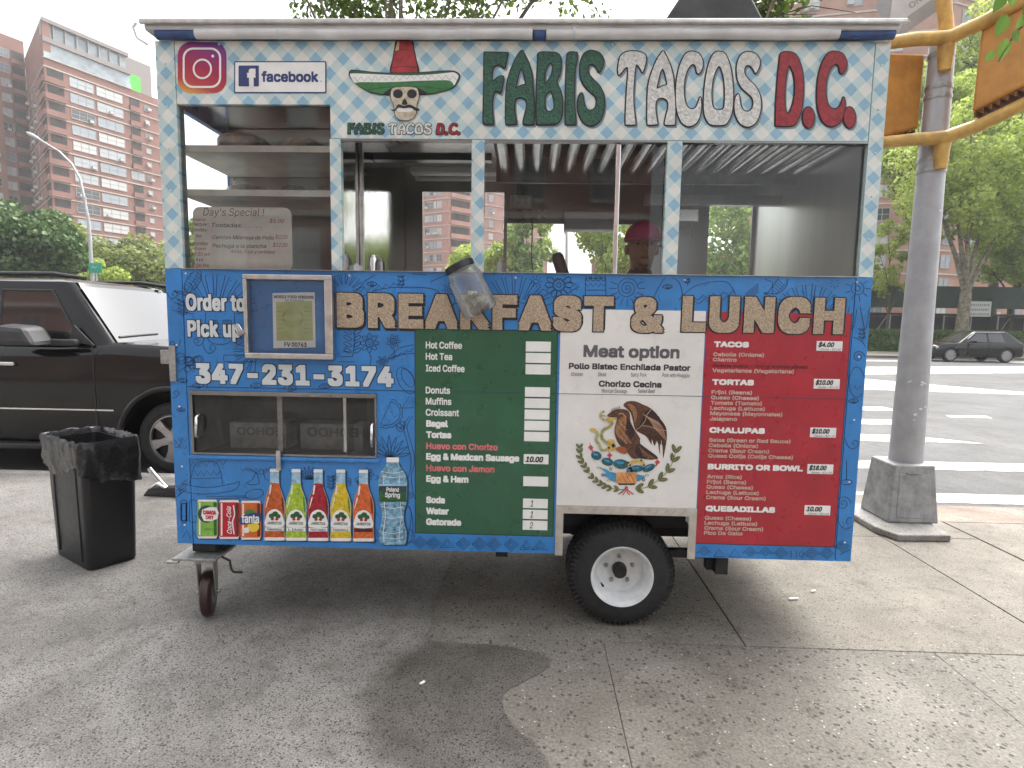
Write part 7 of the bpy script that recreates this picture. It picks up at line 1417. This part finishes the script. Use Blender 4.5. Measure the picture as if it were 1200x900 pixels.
for k in range(1, nfl + 1):
    z = k * FHT + .6; 
    if z > ztop - 2.7: break
    F1.box(-.15, Lm, z - .1, z + .08, 0, .14, 'floor_band', SLABM, tower); F2.box(0, Ls_ + .1, z - .1, z + .08, 0, .10, 'floor_band', SLABM, tower)
    if z < 9: continue
    zb = z - FHT
    a_, b_ = hit(K, md, 74), hit(K, md, 92)
    F1.box(a_, b_, zb + .95, zb + FHT - .12, .01, .05, 'balcony_shade', BSHADE, tower); F1.box(-.25, b_ + .1, zb + .10, zb + 1.05, .02, .5, 'balcony_rail', BRK, tower)
    F2.box(Ls_ - 4.5, Ls_ - .3, zb + .95, zb + FHT - .12, .01, .05, 'balcony_shade', BSHADE, tower); F2.box(Ls_ - 5.0, Ls_ + .3, zb + .10, zb + 1.05, .02, .4, 'balcony_rail', BRK, tower)
    for px in (112, 143):
        a = hit(K, md, px); window(F1, a, zb + 1.55, 3.9 if px < 120 else 4.6, 1.5, 3, tower, .45)
    a_, b_ = hit(K, md, 165), hit(K, md, 176)
    if k in (6, 11): window(F1, (a_ + b_) / 2, zb + 1.55, 2.6, 1.5, 2, tower, 0)
    else: F1.box(a_, b_, zb + .95, zb + FHT - .12, .01, .05, 'balcony_shade', BSHADE, tower); F1.box(a_ - .1, b_ + .1, zb + .1, zb + 1.0, .02, .4, 'balcony_rail', BRK, tower)
    window(F1, hit(K, md, 184), zb + 1.5, 1.0, .9, 1, tower, .6)
    for q in range(3): window(F2, 1.6 + q * (Ls_ - 7) / 3, zb + 1.5, 1.0, 1.4, 1, tower, .5)
# penthouse: glazed storeys set under deep slabs
PH = mat('penthouse_glass', (0.30, 0.36, 0.38), 0.08, var=.3, scale=.3, spec=.8); PHS = mat('penthouse_slab', (0.27, 0.24, 0.23), 0.7)
zz = ztop - 2.55; nl_ = Vector((md.y, -md.x, 0))
pe = hit(K, md, 168)
F3 = Face(K + md * .6 - nl_ * .8, K + md * pe - nl_ * .8); F1.box(.1, pe, zz, zz + .95, -.1, .0, 'parapet_glass', PH, tower); F1.box(-.1, pe, zz - .12, zz, -.1, .25, 'floor_band', SLABM, tower)
wall([K + md * .4 - nl_ * .3, K + md * pe - nl_ * .3, K + md * pe - nl_ * 12, J + md * 8, J + md * .5], zz, zz + 3.0, PH, 'penthouse', tower)
wall([K + nl_ * .1, K + md * pe + nl_ * .1, K + md * pe - nl_ * 12, J + md * 8, J + md * .3], zz + 2.5, zz + 3.3, PHS, 'penthouse_slab', tower)
wall([K + md * .4 - nl_ * .5, K + md * pe * .96 - nl_ * .5, K + md * pe * .96 - nl_ * 12, J + md * 8, J + md * .5], zz + 3.3, zz + 5.6, PH, 'penthouse', tower)
for i in range(8): F1.box(pe * i / 8, pe * i / 8 + .18, zz + 3.3, zz + 5.6, -.55, -.2, 'mullion', WFR, tower)
wall([K + nl_ * .15, K + md * pe * .98 + nl_ * .15, K + md * pe * .98 - nl_ * 12, J + md * 8, J + md * .2], zz + 5.6, zz + 6.2, PHS, 'penthouse_slab', tower)
wall([K + md * .05 - nl_ * .02, K + md * 1.2 - nl_ * .02, K + sd * Ls_ + md * 1.0, J + md * .02], zz + .003, zz + 5.6, BRK, 'penthouse_pier', tower)
wall([K + md * pe - nl_ * 1.5, K + md * (pe + 5) - nl_ * 1.5, K + md * (pe + 5) - nl_ * 7, K + md * pe - nl_ * 7], zz - .2, zz + 6.2, PHS, 'plant_room', tower)
F1.box(pe + .6, pe + 2.6, zz - .2, zz + 3.2, -1.5, -1.2, 'green_screen', mat('green_netting', (0.08, 0.62, 0.05), .6), tower)
# left wing of the same estate
W2 = J + md * -4.6; W3 = W2 + Vector((md.y, -md.x, 0)) * 1.2; W4 = W3 - md * 26
wing = thing('apartment_wing', 'darker brick wing of the tower with paired white windows', 'building', (W2.x, W2.y, 0))
back_ = Vector((-md.y, md.x, 0)) * 14
wall([W2, J, J + back_ * .6, W2 + back_], 0, 52.5, BRK2, par=wing); wall([W4, W3, W3 + back_, W4 + back_], 0, 53.5, BRK, par=wing)
F4 = Face(W2, J); F5 = Face(W4, W3)
for k in range(3, 21):
    zb = (k - 1) * FHT + .6
    if zb + FHT > 52.4: break
    window(F4, 1.2, zb + 1.5, 1.7, 1.5, 2, wing, .6); F4.box(2.4, 4.4, zb + .9, zb + FHT - .2, .01, .05, 'balcony_shade', BSHADE, wing); F4.box(2.3, 4.5, zb + .1, zb + .95, .02, .25, 'balcony_rail', BRK2, wing)
    for a in (2.0, 5.6, 9.4, 13, 17, 21): window(F5, F5.L - a, zb + 1.5, 2.2, 1.5, 2, wing, .2)
# the block seen through the serving hatch
B0 = dpt(455, 130); B1 = dpt(525, 122); bd_ = (B1 - B0); Bn = thing('apartment_block', 'pink brick apartment block with stacked balconies seen through the hatch', 'building', (B1.x, B1.y, 0))
B2 = dpt(552, 126); B3 = dpt(640, 140); zt2 = 44
BRKP = brickmat('pink_brick', (0.42, 0.235, 0.19))
for A, B in ((B0, B1), (B1, B2), (B2, B3)):
    bk = Vector((0, 14, 0)); wall([A, B, B + bk, A + bk], 0, zt2, BRKP, par=Bn)
for k in range(3, 16):
    z = k * 2.7
    for A, B in ((B0, B1), (B1, B2), (B2, B3)): F = Face(A, B); F.box(0, F.L, z - .1, z + .08, 0, .12, 'floor_band', SLABM, Bn)
    F = Face(B0, B1)
    for px in (498, 504, 511, 518): a = (dpt(px, 124) - B0).dot(bd_.normalized()); window(F, min(a, F.L - .9), z + 1.5, 1.3 if px != 511 else .7, 1.4, 2 if px != 511 else 1, Bn, .35)
    F = Face(B1, B2); F.box(.6, F.L - .6, z + .95, z + 2.5, .01, .05, 'balcony_shade', BSHADE, Bn); F.box(.4, F.L - .4, z + .1, z + 1.0, .02, .6, 'balcony_rail', BRKP, Bn)
    F = Face(B2, B3)
    for a in (1.5, 5, 9, 13): window(F, a, z + 1.5, 1.3, 1.4, 2, Bn, .3)
# the block behind the trees on the right
Rb = thing('apartment_house', 'orange brick apartment house with pale bands behind the corner trees', 'building', (60, 66, 0))
R0 = dpt(905, 74); R1 = dpt(1085, 70); R2 = dpt(1330, 84)
for A, B in ((R0, R1), (R1, R2)): wall([A, B, B + Vector((0, 16, 0)), A + Vector((0, 16, 0))], 0, 46, BRK3, par=Rb)
for A, B in ((R0, R1), (R1, R2)):
    F = Face(A, B)
    for k in range(1, 17):
        z = k * 2.75; F.box(0, F.L, z - .09, z + .09, 0, .12, 'floor_band', SLABM, Rb)
        a = 2.2
        while a < F.L - 2: window(F, a, z + 1.5, 1.7, 1.5, 2, Rb, .3); a += 4.6
# lower houses and park trees that fill the street behind the cart
for pa, pb, dist, lb in ((215, 470, 96, 'long low brick house across the street behind the display case'), (700, 985, 92, 'long low brick house across the street behind the red menu')):
    A = dpt(pa, dist); B = dpt(pb, dist + 2); lo_ = thing('row_house', lb, 'building', tuple((A + B) / 2), 'low houses across the street'); wall([A, B, B + Vector((0, 12, 0)), A + Vector((0, 12, 0))], 0, 13, BRK, par=lo_); F = Face(A, B)
    for z in (3.2, 6.4, 9.6): F.box(0, F.L, z - .12, z + .1, 0, .15, 'floor_band', SLABM, lo_); a = 2.0
    for z in (4.8, 8.0, 11.2):
        a = 2.0
        while a < F.L - 1: window(F, a, z, 1.6, 1.7, 2, lo_, .2); a += 4.2
for k, (px, yy, lb) in enumerate(((250, 44, 'round park tree behind the end glass of the display case'), (330, 48, 'park tree behind the whiteboard'), (400, 42, 'park tree behind the checked post by the hatch'), (775, 50, 'park tree behind the checked post by the vendor'), (930, 42, 'park tree behind the bright end wall of the kitchen'), (990, 52, 'park tree behind the cart corner'))):
    tree(lb, gbase(px, yy), 9, 6.0, 3.2, 3, 3.6, (LF_MID, LF_SPRING, LF_OLIVE)[k % 3], 5000, .34, 90 + k, .2, 40)
# scaffold shed with sign, hedge
shed = thing('sidewalk_shed', 'dark green sidewalk shed in front of the brick house', 'shed', tuple(dpt(1080, 44)))
SHG = mat('shed_green', (0.012, 0.04, 0.028), 0.6, var=.25, scale=2); X0 = dpt(1000, 47).x; X1 = dpt(1190, 47).x; X2 = dpt(1330, 47).x; YS = 44.5
MB().box(X0, X1, YS, YS + .12, 3.3, 5.0).build('parapet', SHG, shed); MB().box(X1 + .02, X2, YS, YS + .12, 2.9, 3.9).build('parapet', SHG, shed); MB().box(X0, X2, YS + .13, YS + 3.5, 2.75, 2.88).build('deck', mat('shed_underside', (0.02, 0.02, 0.02), .8), shed)
x = X0 + .5
while x < X2: MB().box(x, x + .09, YS + .2, YS + .29, 0, 2.74).build('post', GALV, shed); x += 2.1
MB().box(X0, X2, YS + 3.6, YS + 3.8, 0, 2.74).build('back_hoarding', DARK, shed)
for i in range(5): MB().tube([(X0 + 1 + i * 3.2, YS + .3, .3), (X0 + 2.4 + i * 3.2, YS + .3, 2.6)], .03, 6).build('brace', GALV, shed)
ss0 = on_y(1136, 353, YS - .3); ss1 = on_y(1160, 371, YS - .3)
sg_ = thing('shop_sign', 'white lettered sign on the sidewalk shed behind the plane tree', 'sign', tuple(ss1))
MB().box(ss0.x - .1, ss1.x, YS - .35, YS - .02, ss1.z, ss0.z).build('sign_box', PWHITE, sg_); MB().box(ss1.x + .003, ss1.x + .25, YS - .36, YS - .021, ss1.z - .2, ss0.z + .2).build('sign_side', SHG, sg_)
for k in range(3):
    q = MB(); rnd = random.Random(k); xx = ss0.x + .1; zz_ = ss0.z - .28 - .36 * k
    while xx < ss1.x - .2: w = rnd.uniform(.06, .16); q.box(xx, xx + w, YS - .356, YS - .351, zz_ - .09, zz_ + .08); xx += w + .05
    q.build('sign_line', SIGNG, sg_, kind='stuff')
HEDG = leaf_mat('hedge_leaf', (0.03, 0.075, 0.015), (0.07, 0.14, 0.025), (0.15, 0.23, 0.05), .25)
hx0, hx1 = on_y(985, 400, 39.8).x, on_y(1330, 400, 39.8).x; rnd = random.Random(4); V = []; F_ = []
for i in range(16000):
    s = rnd.choice('ftt' if rnd.random() < .4 else 'f'); x = rnd.uniform(hx0, hx1); z = rnd.uniform(.02, 1.45) if s == 'f' else 1.45 + rnd.uniform(-.08, .08); y = 39.6 + (rnd.uniform(-.12, .06) if s == 'f' else rnd.uniform(0, 1.2)); o = len(V)
    a, b = [Vector((rnd.gauss(0, 1), rnd.gauss(0, .6), rnd.gauss(0, 1))).normalized() * .11 for _ in range(2)]; p = Vector((x, y, z)); V += [tuple(p - a), tuple(p - b), tuple(p + a), tuple(p + b)]; F_.append((o, o + 1, o + 2, o + 3))
hd = thing('hedge', 'clipped low green hedge along the far pavement', 'hedge', ((hx0 + hx1) / 2, 40, 0))
m = MB(); m.v = V; m.f = F_; m.m = [0] * len(F_); m.build('foliage', HEDG, hd); MB().box(hx0, hx1, 39.62, 40.8, 0, 1.38).build('hedge_core', mat('hedge_core_twigs', (0.02, 0.035, 0.01), .9, var=.4, scale=6), hd)
# street lamp and street-name sign on the left
lp = thing('street_lamp', 'curved arm street lamp in front of the brick tower', 'street lamp', gbase(112, 30))
LY = 30; pts = [ppx(*c, LY) for c in ((112, 388), (108, 320), (104, 260), (98.5, 232), (94, 210), (84, 192), (70, 178), (52, 167), (40, 160))]
LAMPM = mat('lamp_grey', (0.42, 0.42, 0.42), .5, .3, var=.15)
b0 = Vector(pts[0]); MB().tube([Vector((b0.x, LY, -.13))] + pts, [.12, .11, .10, .085, .075, .065, .06, .055, .05, .05], 10).build('post', LAMPM, lp, smooth=60)
MB().tube([ppx(47, 164, LY), ppx(38, 159, LY), ppx(31, 155, LY)], [.07, .13, .05], 10).build('lamp_head', LAMPM, lp, smooth=50); MB().lathe([(.11, -.12), (.11, .12)], ppx(98.5, 233, LY), (0, 0, 1), 10).build('collar', LAMPM, lp)
gs = thing('street_sign', 'small green street sign above the suv roof rail', 'sign', ppx(112, 319, 29.8)); a = on_y(104, 308, 29.8); b = on_y(120, 320, 29.8)
MB().box(a.x, b.x, 29.75, 29.8, b.z, a.z).build('sign_plate', mat('sign_green', (0.015, 0.30, 0.19), .4), gs, bevel=.02); MB().tube([(a.x + .15, 29.742, (a.z + b.z) / 2 - .05), (a.x + .26, 29.742, (a.z + b.z) / 2 + .07), (a.x + .38, 29.742, (a.z + b.z) / 2 - .02), (a.x + .5, 29.742, (a.z + b.z) / 2 + .06)], .02, 5).build('emblem', SIGNW, gs); MB().box((a.x + b.x) / 2 - .03, (a.x + b.x) / 2 + .03, 29.8, 29.86, -.13, b.z + .3).build('sign_post', LAMPM, gs)
a = on_y(28, 308, 7.5); b = on_y(47, 317, 7.5)
# second lamp glimpsed through the hatch
l2 = thing('street_lamp', 'thin pale street lamp glimpsed through the serving hatch', 'street lamp', gbase(663, 40)); b0 = on_y(664, 385, 40); t0 = on_y(664, 268, 40); MB().tube([(b0.x, 40, -.13), (t0.x, 40, t0.z)], [.14, .09], 8).build('post', LAMPM, l2, smooth=60); MB().tube([on_y(664, 276, 40), on_y(662.5, 272, 40), on_y(661, 271, 40)], [.05, .12, .05], 8).build('lamp_head', LAMPM, l2, smooth=60)
# litter
for px, py, dx, dy, lb in ((495, 801, .022, .028, 'white paper stub on the dark asphalt in front of the cart'), (953, 693, .03, .012, 'white crumpled scrap on the concrete below the red menu'), (930, 702, .05, .008, 'thin white straw piece beside the crumpled scrap')):
    p = on_z(px, py, .006); tag(MB().obox((p.x, p.y, .0105), (dx * 1.2, .012, .006), Matrix.Rotation(math.atan2(dy, dx), 3, 'Z')).build('litter', PWHITE, bevel=.002), lb, 'litter', 'scraps on the pavement')

# ------------------------------------------------------------------ across the pavement behind the photographer (mirrored in the glass)
op = thing('brick_building', 'dark brick walk-up facing the cart across the pavement', 'building', (-4, -24, 0))
wall([(7, -24), (-34, -24), (-34, -36), (7, -36)], 0, 15, BRK2, par=op)
F = Face((7, -24), (-34, -24)); k = 0
for z in (3.2, 6.4, 9.6, 12.8): F.box(0, F.L, z - .15, z + .1, 0, .2, 'floor_band', SLABM, op)
for z in (1.6, 4.8, 8.0, 11.2):
    a = 2.0
    while a < F.L - 1: window(F, a, z, 1.4, 1.9, 2, op, 0); a += 3.4
cf = thing('chain_link_fence', 'chain link fence along the pavement facing the cart', 'fence', (0, -5.6, 0)); wm_ = MB(); fx_, fe_ = -5.0, 5.0; nn = 0
pitch = .075
for i in range(int((fe_ - fx_) / pitch)):
    x = fx_ + i * pitch; m_ = 27
    pts = [(x + (pitch * .5 if j % 2 else -pitch * .02), -5.6 + (.002 if j % 2 else -.002), .05 + j * pitch) for j in range(m_)]; wm_.tube(pts, .0022, 3, caps=False)
    pts = [(x + (-pitch * .5 if j % 2 else pitch * .02), -5.604 + (.002 if j % 2 else -.002), .05 + j * pitch) for j in range(m_)]
wm_.build('wire_mesh', GALV, cf, kind='stuff')
for x in (-5, -2.5, 0, 2.5, 5): MB().tube([(x, -5.63, -.0), (x, -5.63, 2.1)], .03, 10).build('post', GALV, cf, smooth=60)
MB().tube([(-5, -5.63, 2.05), (5, -5.63, 2.05)], .02, 8).build('top_rail', GALV, cf, smooth=60)

# ------------------------------------------------------------------ the pale air of an overcast day
hz = bpy.data.materials.new('pale_air'); n_ = nodes_of(hz); n_.nodes.remove(n_.nodes['Principled BSDF']); pv = n_.nodes.new('ShaderNodeVolumePrincipled'); pv.inputs['Color'].default_value = (0.93, 0.95, 0.97, 1); pv.inputs['Density'].default_value = 0.0006; pv.inputs['Anisotropy'].default_value = 0.2
n_.links.new(pv.outputs[0], n_.nodes['Material Output'].inputs['Volume'])
MB().box(-402, 502, -402, 902, -1.2, 62).build('haze', hz, kind='stuff')
SC.cycles.volume_bounces = 1
